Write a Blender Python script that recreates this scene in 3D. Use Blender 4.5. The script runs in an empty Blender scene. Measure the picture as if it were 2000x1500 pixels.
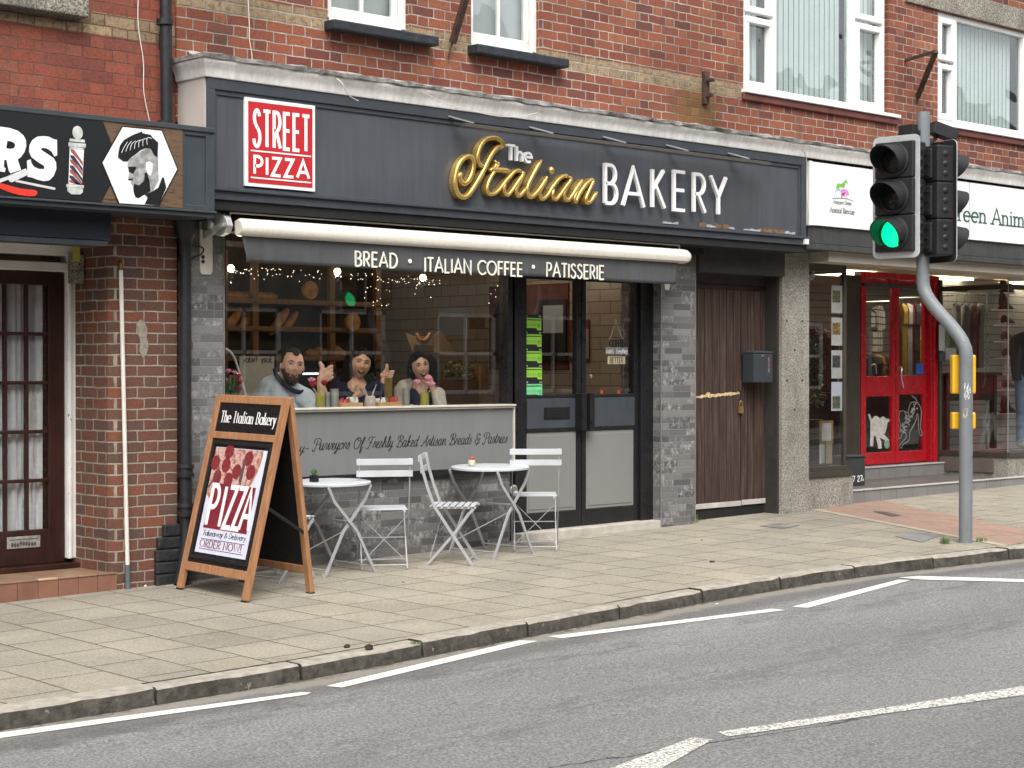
import bpy, bmesh, math, random
from mathutils import Vector, Matrix, Quaternion
R_ = math.radians
random.seed(7)
C = bpy.context.scene
# ------------------------------------------------------------------ camera
FPX = 3450.0                                   # focal length in pixels of a 2000 px wide frame
TH = math.atan2(3609.0, FPX)
PT = math.atan2(32.0, FPX)
CAM = Vector((0, -10.836, 1.4385))
FW = Vector((math.cos(TH)*math.cos(PT), math.sin(TH)*math.cos(PT), -math.sin(PT)))
RT = Vector((math.sin(TH), -math.cos(TH), 0))
UPV = RT.cross(FW)
cd = bpy.data.cameras.new("camera"); cam = bpy.data.objects.new("camera", cd); C.collection.objects.link(cam)
cam.location = CAM
cam.rotation_euler = Matrix((RT, UPV, -FW)).transposed().to_euler()
cd.sensor_width = 36; cd.lens = 36*FPX/2000; cd.clip_start = .05; cd.clip_end = 2000
C.camera = cam
# ------------------------------------------------------------------ sky, sun, exposure
w = bpy.data.worlds.new("World"); C.world = w; w.use_nodes = True
nt = w.node_tree; bg = nt.nodes['Background']
sky = nt.nodes.new('ShaderNodeTexSky'); sky.sky_type = 'NISHITA'; sky.sun_disc = False
SUN_EL, SUN_AZ = R_(52), R_(215)
sky.sun_elevation = SUN_EL; sky.sun_rotation = SUN_AZ; sky.air_density = 1.0; sky.dust_density = 4.0; sky.ozone_density = .6
hs = nt.nodes.new('ShaderNodeHueSaturation'); hs.inputs['Saturation'].default_value = .22
nt.links.new(sky.outputs[0], hs.inputs['Color']); nt.links.new(hs.outputs[0], bg.inputs[0]); bg.inputs[1].default_value = .15
sd = bpy.data.lights.new("sun", 'SUN'); so = bpy.data.objects.new("sun", sd); C.collection.objects.link(so)
sd.energy = 1.0; sd.angle = R_(35); sd.color = (1, .965, .91)
sdir = Vector((math.sin(SUN_AZ)*math.cos(SUN_EL), math.cos(SUN_AZ)*math.cos(SUN_EL), math.sin(SUN_EL)))
so.rotation_euler = sdir.to_track_quat('Z', 'Y').to_euler()
C.view_settings.view_transform = 'Standard'; C.view_settings.look = 'None'; C.view_settings.exposure = 1.1; C.view_settings.gamma = 1
C.cycles.max_bounces = 8; C.cycles.transparent_max_bounces = 16; C.cycles.sample_clamp_indirect = 4
C.cycles.use_denoising = True
# ------------------------------------------------------------------ geometry helpers
def px(x, y, Y):
    """world point seen at photo position (x, y) on the vertical plane Y"""
    d = FW + RT*((x-1000)/FPX) + UPV*((750-y)/FPX); return CAM + d*((Y-CAM.y)/d.y)
def pX(x, Y): return px(x, 718, Y).x
def pZ(x, y, Y): return px(x, y, Y).z
A_, B_, Z0_ = .0135, .0125, -.2027
def gz(X, Y): return Z0_+A_*X+B_*Y
def gpx(x, y, dz=0):
    d = FW + RT*((x-1000)/FPX) + UPV*((750-y)/FPX)
    t = (Z0_+dz+B_*CAM.y-CAM.z)/(d.z-A_*d.x-B_*d.y); return CAM + d*t
ORG = {}
class MB:
    def __init__(s): s.v = []; s.f = []; s.m = []; s.mi = 0
    def add(s, vs, fs, mi=None):
        b = len(s.v); s.v += [Vector(p) for p in vs]
        for f in fs: s.f.append([b+i for i in f]); s.m.append(s.mi if mi is None else mi)
        return s
    def box(s, x0, y0, z0, x1, y1, z1, mi=None):
        x0, x1 = sorted((x0, x1)); y0, y1 = sorted((y0, y1)); z0, z1 = sorted((z0, z1))
        return s.add([(x0,y0,z0),(x1,y0,z0),(x1,y1,z0),(x0,y1,z0),(x0,y0,z1),(x1,y0,z1),(x1,y1,z1),(x0,y1,z1)],
              [(0,3,2,1),(4,5,6,7),(0,1,5,4),(1,2,6,5),(2,3,7,6),(3,0,4,7)], mi)
    def quad(s, a, b, c, d, mi=None): return s.add([a,b,c,d], [(0,1,2,3)], mi)
    def beam(s, p0, p1, w, h, up=(0,0,1), mi=None):
        p0, p1 = Vector(p0), Vector(p1); d = (p1-p0).normalized(); up = Vector(up)
        sx = d.cross(up)
        if sx.length < 1e-4: sx = d.cross(Vector((1,0,0)))
        sx.normalize(); u = sx.cross(d).normalized(); sx *= w/2; u *= h/2
        vs = [p+a*sx+b*u for p in (p0, p1) for a, b in ((-1,-1),(1,-1),(1,1),(-1,1))]
        return s.add(vs, [(0,1,2,3),(7,6,5,4),(0,4,5,1),(1,5,6,2),(2,6,7,3),(3,7,4,0)], mi)
    def tube(s, pts, r, n=8, mi=None, closed=False):
        pts = [Vector(p) for p in pts]; N = len(pts); rr = r if isinstance(r, (list, tuple)) else [r]*N
        ref = None; vs = []
        for i, p in enumerate(pts):
            a = pts[i-1] if (i > 0 or closed) else p; b = pts[(i+1) % N] if (i < N-1 or closed) else p
            d = (b-a).normalized() if (b-a).length > 1e-9 else Vector((0,0,1))
            if ref is None:
                ref = d.orthogonal().normalized()
            ref = (ref - d*ref.dot(d)); ref = ref.normalized() if ref.length > 1e-6 else d.orthogonal().normalized()
            b2 = d.cross(ref)
            for k in range(n):
                t = 2*math.pi*k/n; vs.append(p + (ref*math.cos(t)+b2*math.sin(t))*rr[i])
        fs = []
        for i in range(N if closed else N-1):
            j = (i+1) % N
            for k in range(n): fs.append((i*n+k, i*n+(k+1) % n, j*n+(k+1) % n, j*n+k))
        if not closed: fs += [tuple(range(n-1, -1, -1)), tuple((N-1)*n+k for k in range(n))]
        return s.add(vs, fs, mi)
    def lathe(s, prof, c=(0,0,0), n=24, M=None, mi=None):
        c = Vector(c); vs = []
        for r, z in prof:
            for k in range(n):
                t = 2*math.pi*k/n; p = Vector((r*math.cos(t), r*math.sin(t), z)); vs.append(c+(M @ p if M else p))
        fs = []
        for i in range(len(prof)-1):
            for k in range(n): fs.append((i*n+k, i*n+(k+1) % n, (i+1)*n+(k+1) % n, (i+1)*n+k))
        fs += [tuple(range(n-1, -1, -1)), tuple((len(prof)-1)*n+k for k in range(n))]
        return s.add(vs, fs, mi)
    def ball(s, c, r, nu=14, nv=9, M=None, mi=None):
        c = Vector(c); r = (r, r, r) if isinstance(r, (int, float)) else r; vs = []; fs = []
        for i in range(nv+1):
            ph = math.pi*i/nv
            for k in range(nu):
                t = 2*math.pi*k/nu; p = Vector((r[0]*math.sin(ph)*math.cos(t), r[1]*math.sin(ph)*math.sin(t), r[2]*math.cos(ph)))
                vs.append(c+(M @ p if M else p))
        for i in range(nv):
            for k in range(nu): fs.append((i*nu+k, (i+1)*nu+k, (i+1)*nu+(k+1) % nu, i*nu+(k+1) % nu))
        return s.add(vs, fs, mi)
    def prism(s, poly, mp, d0, d1, mi=None):
        """extrude 2-D polygon; mp(u, v, d) -> world point"""
        n = len(poly)
        ar = sum(poly[i][0]*poly[(i+1) % n][1]-poly[(i+1) % n][0]*poly[i][1] for i in range(n))
        if ar < 0: poly = poly[::-1]
        vs = [mp(u, v, d0) for u, v in poly]+[mp(u, v, d1) for u, v in poly]
        fs = [tuple(range(n-1, -1, -1)), tuple(range(n, 2*n))]
        fs += [(i, (i+1) % n, n+(i+1) % n, n+i) for i in range(n)]
        return s.add(vs, fs, mi)
    def ribbon(s, pts, wf, mp, d0, d1, closed=False, mi=None):
        P = [Vector((p[0], p[1])) for p in pts]; Q = [P[0]]
        for p in P[1:]:
            if (p-Q[-1]).length > 1e-4: Q.append(p)
        if closed and (Q[0]-Q[-1]).length < 1e-4: Q.pop()
        P = Q; N = len(P)
        if N < 2: return
        vs = []
        for i in range(N):
            a = P[i-1] if (i > 0 or closed) else None; b = P[(i+1) % N] if (i < N-1 or closed) else None
            d1_ = (P[i]-a).normalized() if a is not None else None; d2_ = (b-P[i]).normalized() if b is not None else None
            if d1_ is None: d1_ = d2_
            if d2_ is None: d2_ = d1_
            t = d1_+d2_; t = t.normalized() if t.length > .2 else d1_
            nn = Vector((-t.y, t.x)); k = 1/max(.5, nn.dot(Vector((-d1_.y, d1_.x))))
            h = wf(t)/2*k
            L, Rr = P[i]+nn*h, P[i]-nn*h
            vs += [mp(L.x, L.y, d0), mp(Rr.x, Rr.y, d0), mp(L.x, L.y, d1), mp(Rr.x, Rr.y, d1)]
        fs = []
        for i in range(N if closed else N-1):
            a, b = 4*i, 4*((i+1) % N)
            fs += [(a+3, b+3, b+2, a+2), (a+1, b+1, b+3, a+3), (a+2, b+2, b, a), (a, b, b+1, a+1)]
        if not closed:
            a = 4*(N-1); fs += [(0, 1, 3, 2), (a+2, a+3, a+1, a)]
        return s.add(vs, fs, mi)
    def xf(s, M, i0=0):
        for i in range(i0, len(s.v)): s.v[i] = M @ s.v[i]
        return s
    def build(s, name, mats, parent=None, smooth=False, bevel=0, ang=40, segs=2, loc=None):
        if not isinstance(mats, (list, tuple)): mats = [mats]
        if parent is not None: o0 = ORG[parent.name]
        elif loc is not None: o0 = Vector(loc)
        elif s.v:
            xs = [p.x for p in s.v]; ys = [p.y for p in s.v]; zs = [p.z for p in s.v]
            o0 = Vector(((min(xs)+max(xs))/2, (min(ys)+max(ys))/2, min(zs)))
        else: o0 = Vector((0,0,0))
        me = bpy.data.meshes.new(name); me.from_pydata([p-o0 for p in s.v], [], s.f)
        for m in mats: me.materials.append(m)
        me.polygons.foreach_set('material_index', s.m)
        if smooth:
            me.shade_smooth(); me.set_sharp_from_angle(angle=R_(ang))
        me.update()
        o = bpy.data.objects.new(name, me); C.collection.objects.link(o); ORG[o.name] = o0
        if parent is not None: o.parent = parent
        else: o.location = o0
        if bevel:
            b = o.modifiers.new('bevel', 'BEVEL'); b.width = bevel; b.segments = segs; b.limit_method = 'ANGLE'; b.angle_limit = R_(35)
        return o
def tag(o, label=None, cat=None, group=None, kind=None):
    if label: o['label'] = label
    if cat: o['category'] = cat
    if group: o['group'] = group
    if kind: o['kind'] = kind
    return o
def thing(name, label, cat, loc=(0,0,0), group=None):
    o = bpy.data.objects.new(name, None); C.collection.objects.link(o); o.location = loc; ORG[o.name] = Vector(loc)
    o.empty_display_size = .1
    return tag(o, label, cat, group)
def copy_tree(o, parent=None):
    c = o.copy(); C.collection.objects.link(c)
    if parent is not None: c.parent = parent
    for ch in [q for q in KIDS.get(o.name, [])]: KIDS.setdefault(c.name, []).append(copy_tree(ch, c))
    return c
KIDS = {}
def index_kids():
    KIDS.clear()
    for o in C.objects:
        if o.parent: KIDS.setdefault(o.parent.name, []).append(o)
def struct(o): o['kind'] = 'structure'; return o
# ------------------------------------------------------------------ materials
class NG:
    def __init__(s, name):
        s.m = bpy.data.materials.new(name); s.m.use_nodes = True; s.t = s.m.node_tree; s.n = s.t.nodes; s.l = s.t.links
        s.b = s.n['Principled BSDF']
    def node(s, ty, **kw):
        n = s.n.new(ty)
        for k, v in kw.items(): setattr(n, k, v)
        return n
    def put(s, sock, v):
        if isinstance(v, bpy.types.NodeSocket): s.l.new(v, sock)
        elif v is not None:
            try: sock.default_value = v
            except Exception: sock.default_value = (v[0], v[1], v[2], 1) if len(v) == 3 else v
    def math(s, op, a, b=None, c=None, clamp=False):
        n = s.node('ShaderNodeMath', operation=op, use_clamp=clamp); s.put(n.inputs[0], a); s.put(n.inputs[1], b); s.put(n.inputs[2], c); return n.outputs[0]
    def pos(s, obj=False):
        if obj: return s.node('ShaderNodeTexCoord').outputs['Object']
        return s.node('ShaderNodeNewGeometry').outputs['Position']
    def sep(s, v):
        n = s.node('ShaderNodeSeparateXYZ'); s.put(n.inputs[0], v); return n.outputs[0], n.outputs[1], n.outputs[2]
    def comb(s, x, y, z):
        n = s.node('ShaderNodeCombineXYZ'); s.put(n.inputs[0], x); s.put(n.inputs[1], y); s.put(n.inputs[2], z); return n.outputs[0]
    def noise(s, vec, scale, detail=3, rough=.55, dist=0, sc3=None):
        if sc3:
            mp = s.node('ShaderNodeMapping'); s.put(mp.inputs[0], vec); mp.inputs['Scale'].default_value = sc3; vec = mp.outputs[0]
        n = s.node('ShaderNodeTexNoise'); s.put(n.inputs['Vector'], vec); n.inputs['Scale'].default_value = scale
        n.inputs['Detail'].default_value = detail; n.inputs['Roughness'].default_value = rough; n.inputs['Distortion'].default_value = dist
        return n.outputs['Fac']
    def wn(s, vec):
        n = s.node('ShaderNodeTexWhiteNoise', noise_dimensions='3D'); s.put(n.inputs['Vector'], vec); return n.outputs['Value']
    def voro(s, vec, scale, feat='F1', out='Color', sc3=None):
        if sc3:
            mp = s.node('ShaderNodeMapping'); s.put(mp.inputs[0], vec); mp.inputs['Scale'].default_value = sc3; vec = mp.outputs[0]
        n = s.node('ShaderNodeTexVoronoi', feature=feat); s.put(n.inputs['Vector'], vec); n.inputs['Scale'].default_value = scale; return n.outputs[out]
    def ss(s, x, a, b):
        n = s.node('ShaderNodeMapRange', interpolation_type='SMOOTHSTEP'); s.put(n.inputs[0], x)
        n.inputs[1].default_value = a; n.inputs[2].default_value = b; n.inputs[3].default_value = 0; n.inputs[4].default_value = 1; return n.outputs[0]
    def lin(s, x, a, b, c, d):
        n = s.node('ShaderNodeMapRange'); s.put(n.inputs[0], x)
        n.inputs[1].default_value = a; n.inputs[2].default_value = b; n.inputs[3].default_value = c; n.inputs[4].default_value = d; return n.outputs[0]
    def ramp(s, x, stops, const=False):
        n = s.node('ShaderNodeValToRGB'); s.put(n.inputs[0], x); e = n.color_ramp
        if const: e.interpolation = 'CONSTANT'
        while len(e.elements) > 1: e.elements.remove(e.elements[-1])
        for i, (p, c) in enumerate(stops):
            el = e.elements[0] if i == 0 else e.elements.new(p)
            el.position = p; el.color = (c[0], c[1], c[2], 1)
        return n.outputs[0]
    def mix(s, f, a, b, mode='MIX'):
        n = s.node('ShaderNodeMix', data_type='RGBA', blend_type=mode); s.put(n.inputs[0], f); s.put(n.inputs[6], a); s.put(n.inputs[7], b); return n.outputs[2]
    def bump(s, h, dist, strength=1.0, nrm=None):
        n = s.node('ShaderNodeBump'); s.put(n.inputs['Height'], h); n.inputs['Distance'].default_value = dist; n.inputs['Strength'].default_value = strength
        if nrm is not None: s.l.new(nrm, n.inputs['Normal'])
        s.l.new(n.outputs[0], s.b.inputs['Normal']); return n.outputs[0]
    def col(s, c): s.put(s.b.inputs['Base Color'], c)
    def set(s, rough=None, metal=None, spec=None, coat=None):
        if rough is not None: s.put(s.b.inputs['Roughness'], rough)
        if metal is not None: s.put(s.b.inputs['Metallic'], metal)
        if spec is not None: s.put(s.b.inputs['Specular IOR Level'], spec)
        if coat is not None: s.put(s.b.inputs['Coat Weight'], coat)
        return s.m
def c4(c): return (c[0], c[1], c[2], 1)
def mat(name, col, rough=.55, metal=0, var=.12, vs=6, bump=0, bs=60, spec=.4, streak=0, dirt=0, obj=False, spots=None):
    g = NG(name); P = g.pos(obj)
    c = c4(col)
    n = g.noise(P, vs, 4)
    k = g.lin(n, .3, .7, 1-var, 1+var)
    v = g.mix(1.0, c, g.comb(k, k, k), 'MULTIPLY')
    if streak:
        st = g.noise(P, 1, 4, sc3=(28, 28, 1.6)); k2 = g.lin(st, .35, .75, 1-streak, 1+streak)
        v = g.mix(1.0, v, g.comb(k2, k2, k2), 'MULTIPLY')
    if dirt:
        d = g.ss(g.noise(P, 3.1, 6, .7), .5, .72); d = g.math('MULTIPLY', d, dirt); v = g.mix(d, v, (.07, .06, .045, 1))
    if spots:
        d = g.ss(g.noise(P, spots[0], 5, .7), spots[1], spots[1]+.03); v = g.mix(d, v, c4(spots[2]))
    g.col(v)
    g.set(rough=g.lin(g.noise(P, vs*2.3, 3), .3, .7, max(0, rough-.08), min(1, rough+.08)), metal=metal, spec=spec)
    if bump: g.bump(g.noise(P, bs, 4), bump)
    return g.m
def emat(name, col, st):
    g = NG(name); g.col(c4(col)); g.put(g.b.inputs['Emission Color'], c4(col)); g.b.inputs['Emission Strength'].default_value = st; return g.m
def glass(name, tint=(1,1,1), refl=1.0, rough=.0, wob=0, ior=1.5, base=0.0):
    """thin pane: fresnel mirror over a clear film, the same for every ray"""
    g = NG(name); t = g.t; g.n.remove(g.b)
    out = g.n['Material Output']
    tr = g.node('ShaderNodeBsdfTransparent'); tr.inputs[0].default_value = c4(tint)
    gl = g.node('ShaderNodeBsdfGlossy'); gl.inputs['Roughness'].default_value = rough
    lw = g.node('ShaderNodeLayerWeight'); lw.inputs[0].default_value = .5
    f5 = g.math('POWER', lw.outputs['Facing'], 5); f = g.math('ADD', g.math('MULTIPLY', g.math('ADD', .045, g.math('MULTIPLY', f5, .95)), refl), base, clamp=True)
    if wob:
        b = g.node('ShaderNodeBump'); b.inputs['Distance'].default_value = wob; g.put(b.inputs['Height'], g.noise(g.pos(), 1.6, 1)); g.l.new(b.outputs[0], gl.inputs['Normal'])
    mx = g.node('ShaderNodeMixShader'); g.put(mx.inputs[0], f); g.l.new(tr.outputs[0], mx.inputs[1]); g.l.new(gl.outputs[0], mx.inputs[2])
    g.l.new(mx.outputs[0], out.inputs[0]); return g.m
def brick(name, pal, mortar, c=.0793, P=.3555, flemish=True, jit=0, zoff=0, xoff=0, bands=None, mw=.0058, soot=.0, bumpd=.006, moss=False, lo=.35, hi=1.0, mortar2=None, dark=None):
    g = NG(name); Ps = g.pos(); x, y, z = g.sep(Ps)
    nz = g.noise(Ps, 5, 3); nz2 = g.noise(Ps, 7.3, 3)
    fine = g.noise(Ps, 38, 3)
    u = g.math('ADD', g.math('ADD', x, y), g.math('ADD', g.math('MULTIPLY', g.math('SUBTRACT', nz, .5), .022), xoff))
    v = g.math('ADD', z, g.math('ADD', g.math('MULTIPLY', g.math('SUBTRACT', nz2, .5), .018), zoff))
    vc = g.math('DIVIDE', v, c); row = g.math('FLOOR', vc); fv = g.math('FRACT', vc)
    odd = g.math('MODULO', g.math('ADD', row, 1000), 2)
    if flemish:
        t = g.math('ADD', g.math('DIVIDE', u, P), g.math('MULTIPLY', odd, .5)); S = .668
        idn = g.math('FLOOR', t); ft = g.math('FRACT', t)
        isH = g.math('GREATER_THAN', ft, S)
        loc = g.math('SUBTRACT', ft, g.math('MULTIPLY', isH, S))
        ln = g.math('ADD', S, g.math('MULTIPLY', isH, 1-2*S))
        idv = g.math('ADD', g.math('MULTIPLY', idn, 2), isH)
        du = g.math('MULTIPLY', g.math('MINIMUM', loc, g.math('SUBTRACT', ln, loc)), P)
    else:
        sh = g.math('MULTIPLY', odd, .5)
        if jit: sh = g.math('ADD', sh, g.math('MULTIPLY', g.math('FLOOR', g.math('MULTIPLY', g.wn(g.comb(row, 3.3, 1.7)), 4)), .25*jit))
        t = g.math('ADD', g.math('DIVIDE', u, P), sh); idv = g.math('FLOOR', t); ft = g.math('FRACT', t)
        du = g.math('MULTIPLY', g.math('MINIMUM', ft, g.math('SUBTRACT', 1, ft)), P)
    dv = g.math('MULTIPLY', g.math('MINIMUM', fv, g.math('SUBTRACT', 1, fv)), c)
    dd = g.math('ADD', g.math('MINIMUM', du, dv), g.math('MULTIPLY', g.math('SUBTRACT', fine, .5), .006))
    face = g.ss(dd, mw*.62, mw*1.15)
    rnd = g.wn(g.comb(idv, row, .5))
    cc = g.ramp(rnd, pal)
    if bands:
        z0, z1, x0, bp = bands
        inb = g.math('MULTIPLY', g.math('GREATER_THAN', v, z0), g.math('LESS_THAN', v, z1))
        inb = g.math('MULTIPLY', inb, g.math('LESS_THAN', x, x0)); cc = g.mix(inb, cc, g.ramp(rnd, bp))
        blot = g.math('MULTIPLY', g.ss(g.noise(Ps, 19, 5, .7), .5, .62), g.math('MULTIPLY', inb, .75)); cc = g.mix(blot, cc, (.12, .085, .05, 1))
    k = g.lin(g.noise(Ps, 55, 5, .7), .25, .75, .62, 1.3); cc = g.mix(1.0, cc, g.comb(k, k, k), 'MULTIPLY')
    bl = g.ss(g.noise(Ps, 21, 6, .75), .53, .68); cc = g.mix(g.math('MULTIPLY', bl, .5), cc, c4(dark or (.07, .03, .022)))
    mk = g.lin(g.noise(Ps, 9, 5), .3, .7, .55, 1.15); mc = g.mix(1.0, c4(mortar), g.comb(mk, mk, mk), 'MULTIPLY')
    mdirt = g.ss(g.noise(Ps, 1.3, 4), .42, .62); mc = g.mix(g.math('MULTIPLY', mdirt, .38), mc, c4(mortar2 or (.10, .07, .05)))
    out = g.mix(face, mc, cc)
    big = g.lin(g.noise(Ps, .9, 3), .35, .7, 1.12, .72 if soot else .9); out = g.mix(1.0, out, g.comb(big, big, big), 'MULTIPLY')
    if moss:
        mx0, mz0, rx, rz = moss
        ddx = g.math('DIVIDE', g.math('SUBTRACT', x, mx0), rx); ddz = g.math('DIVIDE', g.math('SUBTRACT', z, mz0), rz)
        rr = g.math('SQRT', g.math('ADD', g.math('MULTIPLY', ddx, ddx), g.math('MULTIPLY', ddz, ddz)))
        mm = g.math('MULTIPLY', g.ss(g.math('ADD', rr, g.math('MULTIPLY', g.noise(Ps, 8, 4), .9)), 1.4, .7), g.lin(face, 0, 1, .9, .3))
        out = g.mix(mm, out, (.09, .10, .02, 1))
    sk = g.ss(g.noise(Ps, 1, 5, .65, sc3=(2.6,2.6,.5)), .52, .68); out = g.mix(g.math('MULTIPLY', sk, .35 if soot else .2), out, (.075,.055,.042,1))
    g.col(out); g.set(rough=.88, spec=.25)
    h = g.math('ADD', face, g.math('MULTIPLY', g.noise(Ps, 70, 4), .35)); g.bump(h, bumpd)
    return g.m
# ------------------------------------------------------------------ stroke lettering
def arc(cx, cy, rx, ry, a0, a1, n=None):
    n = n or max(4, int(abs(a1-a0)/15))
    return [(cx+rx*math.cos(R_(a0+(a1-a0)*i/n)), cy+ry*math.sin(R_(a0+(a1-a0)*i/n))) for i in range(n+1)]
def cr(pts, n=6, closed=False):
    """smooth curve through the points"""
    P = [Vector(p) for p in pts]; N = len(P); out = []
    rng = range(N if closed else N-1)
    for i in rng:
        p0 = P[(i-1) % N] if (i > 0 or closed) else P[0]; p1 = P[i]; p2 = P[(i+1) % N]; p3 = P[(i+2) % N] if (i < N-2 or closed) else P[-1]
        for k in range(n):
            t = k/n; out.append(.5*((2*p1)+(p2-p0)*t+(2*p0-5*p1+4*p2-p3)*t*t+(3*p1-p0-3*p2+p3)*t**3))
    if not closed: out.append(P[-1])
    return [tuple(p) for p in out]
def lc(cx=.29, r=.27, x=.31): return arc(cx, x, r, .31, 0, 360, 24)
GL = {
 'A': (.78, [[(.04,0),(.39,1),(.74,0)], [(.16,.33),(.62,.33)]]),
 'B': (.60, [[(.08,0),(.08,1),(.28,1)]+arc(.28,.76,.22,.24,90,-90)+[(.08,.52)], [(.28,.52)]+arc(.3,.26,.25,.26,90,-90)+[(.08,0)]]),
 'C': (.82, [arc(.5,.5,.43,.5,42,318,20)]),
 'D': (.72, [[(.08,0),(.08,1),(.26,1)]+arc(.26,.5,.4,.5,90,-90,16)+[(.08,0)]]),
 'E': (.55, [[(.49,1),(.08,1),(.08,0),(.49,0)], [(.08,.52),(.46,.52)]]),
 'F': (.52, [[(.48,1),(.08,1),(.08,0)], [(.08,.52),(.44,.52)]]),
 'G': (.86, [arc(.5,.5,.43,.5,42,345,20)+[(.92,.45),(.55,.45)]]),
 'H': (.70, [[(.08,0),(.08,1)], [(.62,0),(.62,1)], [(.08,.52),(.62,.52)]]),
 'I': (.17, [[(.085,0),(.085,1)]]),
 'K': (.62, [[(.08,0),(.08,1)], [(.55,1),(.1,.48)], [(.2,.6),(.58,0)]]),
 'L': (.50, [[(.08,1),(.08,0),(.45,0)]]),
 'M': (.92, [[(.08,0),(.14,1),(.46,.15),(.78,1),(.84,0)]]),
 'N': (.76, [[(.08,0),(.08,1),(.68,0),(.68,1)]]),
 'O': (.92, [arc(.46,.5,.42,.5,0,360,28)]),
 'P': (.56, [[(.08,0),(.08,1),(.27,1)]+arc(.27,.73,.24,.27,90,-90)+[(.08,.46)]]),
 'R': (.60, [[(.08,0),(.08,1),(.27,1)]+arc(.27,.74,.24,.26,90,-90)+[(.08,.48)], [(.24,.48),(.54,0)]]),
 'S': (.56, [cr([(.47,.84),(.38,.97),(.25,1),(.11,.9),(.10,.73),(.2,.59),(.36,.48),(.47,.36),(.48,.17),(.36,.02),(.22,0),(.09,.08),(.05,.2)],4)]),
 'T': (.56, [[(.02,1),(.54,1)], [(.28,1),(.28,0)]]),
 'W': (1.05, [[(.03,1),(.27,0),(.52,.9),(.78,0),(1.02,1)]]),
 'Y': (.64, [[(.03,1),(.32,.46),(.61,1)], [(.32,.46),(.32,0)]]),
 'Z': (.60, [[(.06,1),(.54,1),(.06,0),(.55,0)]]),
 'a': (.60, [lc(), [(.545,.62),(.545,0)]]),
 'b': (.60, [arc(.33,.31,.25,.31,0,360,24), [(.08,1),(.08,0)]]),
 'c': (.50, [arc(.3,.31,.25,.31,48,312,16)]),
 'd': (.62, [lc(), [(.545,1),(.545,0)]]),
 'e': (.57, [[(.04,.33),(.52,.33)]+arc(.28,.31,.25,.31,4,310,20)]),
 'f': (.34, [[(.33,.96),(.24,1),(.16,.92),(.15,.8),(.15,0)], [(.02,.62),(.3,.62)]]),
 'g': (.60, [lc(), [(.545,.62),(.545,-.12)]+arc(.3,-.12,.24,.18,0,-150,10)]),
 'h': (.56, [[(.08,1),(.08,0)], [(.08,.36)]+arc(.27,.36,.19,.26,160,0,10)+[(.46,0)]]),
 'i': (.17, [[(.085,.62),(.085,0)], [(.085,.80),(.085,.90)]]),
 'k': (.50, [[(.08,1),(.08,0)], [(.42,.62),(.1,.27)], [(.2,.38),(.46,0)]]),
 'l': (.17, [[(.085,1),(.085,0)]]),
 'm': (.88, [[(.08,.62),(.08,0)], [(.08,.38)]+arc(.26,.38,.18,.24,160,0,9)+[(.44,0)], [(.44,.38)]+arc(.62,.38,.18,.24,160,0,9)+[(.8,0)]]),
 'n': (.56, [[(.08,.62),(.08,0)], [(.08,.36)]+arc(.27,.36,.19,.26,160,0,10)+[(.46,0)]]),
 'o': (.58, [lc()]),
 'p': (.60, [arc(.33,.31,.25,.31,0,360,24), [(.08,.62),(.08,-.32)]]),
 'r': (.36, [[(.08,.62),(.08,0)], [(.08,.38),(.16,.54),(.26,.61),(.34,.6)]]),
 's': (.44, [cr([(.37,.52),(.28,.61),(.17,.61),(.08,.52),(.1,.4),(.25,.31),(.37,.22),(.37,.08),(.25,0),(.12,.01),(.05,.1)],3)]),
 't': (.34, [[(.15,.88),(.15,.1),(.2,.01),(.31,.02)], [(.02,.62),(.3,.62)]]),
 'u': (.56, [[(.08,.62),(.08,.26)]+arc(.27,.26,.19,.26,180,350,10), [(.47,.62),(.47,0)]]),
 'v': (.50, [[(.04,.62),(.25,0),(.46,.62)]]),
 'w': (.78, [[(.04,.62),(.21,0),(.39,.58),(.57,0),(.74,.62)]]),
 'y': (.50, [[(.04,.62),(.26,.02)], [(.47,.62),(.2,-.28),(.06,-.3)]]),
 '&': (.72, [cr([(.7,.0),(.5,.2),(.24,.58),(.16,.8),(.26,.98),(.42,.9),(.4,.72),(.14,.42),(.06,.2),(.2,.01),(.42,.04),(.58,.22),(.64,.44)],4)]),
 '!': (.2, [[(.1,1),(.1,.28)], [(.1,.1),(.1,.0)]]),
 '-': (.4, [[(.04,.36),(.34,.36)]]),
 '.': (.2, [[(.08,.0),(.08,.08)]]),
 '*': (.5, [arc(.25,.42,.055,.055,0,360,10)]),
 '2': (.54, [cr([(.06,.74),(.12,.93),(.28,1),(.43,.92),(.46,.74),(.36,.5),(.06,0)],4)+[(.5,0)]]),
 '7': (.54, [[(.04,1),(.5,1),(.2,0)]]),
 ' ': (.34, []),
}
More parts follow.
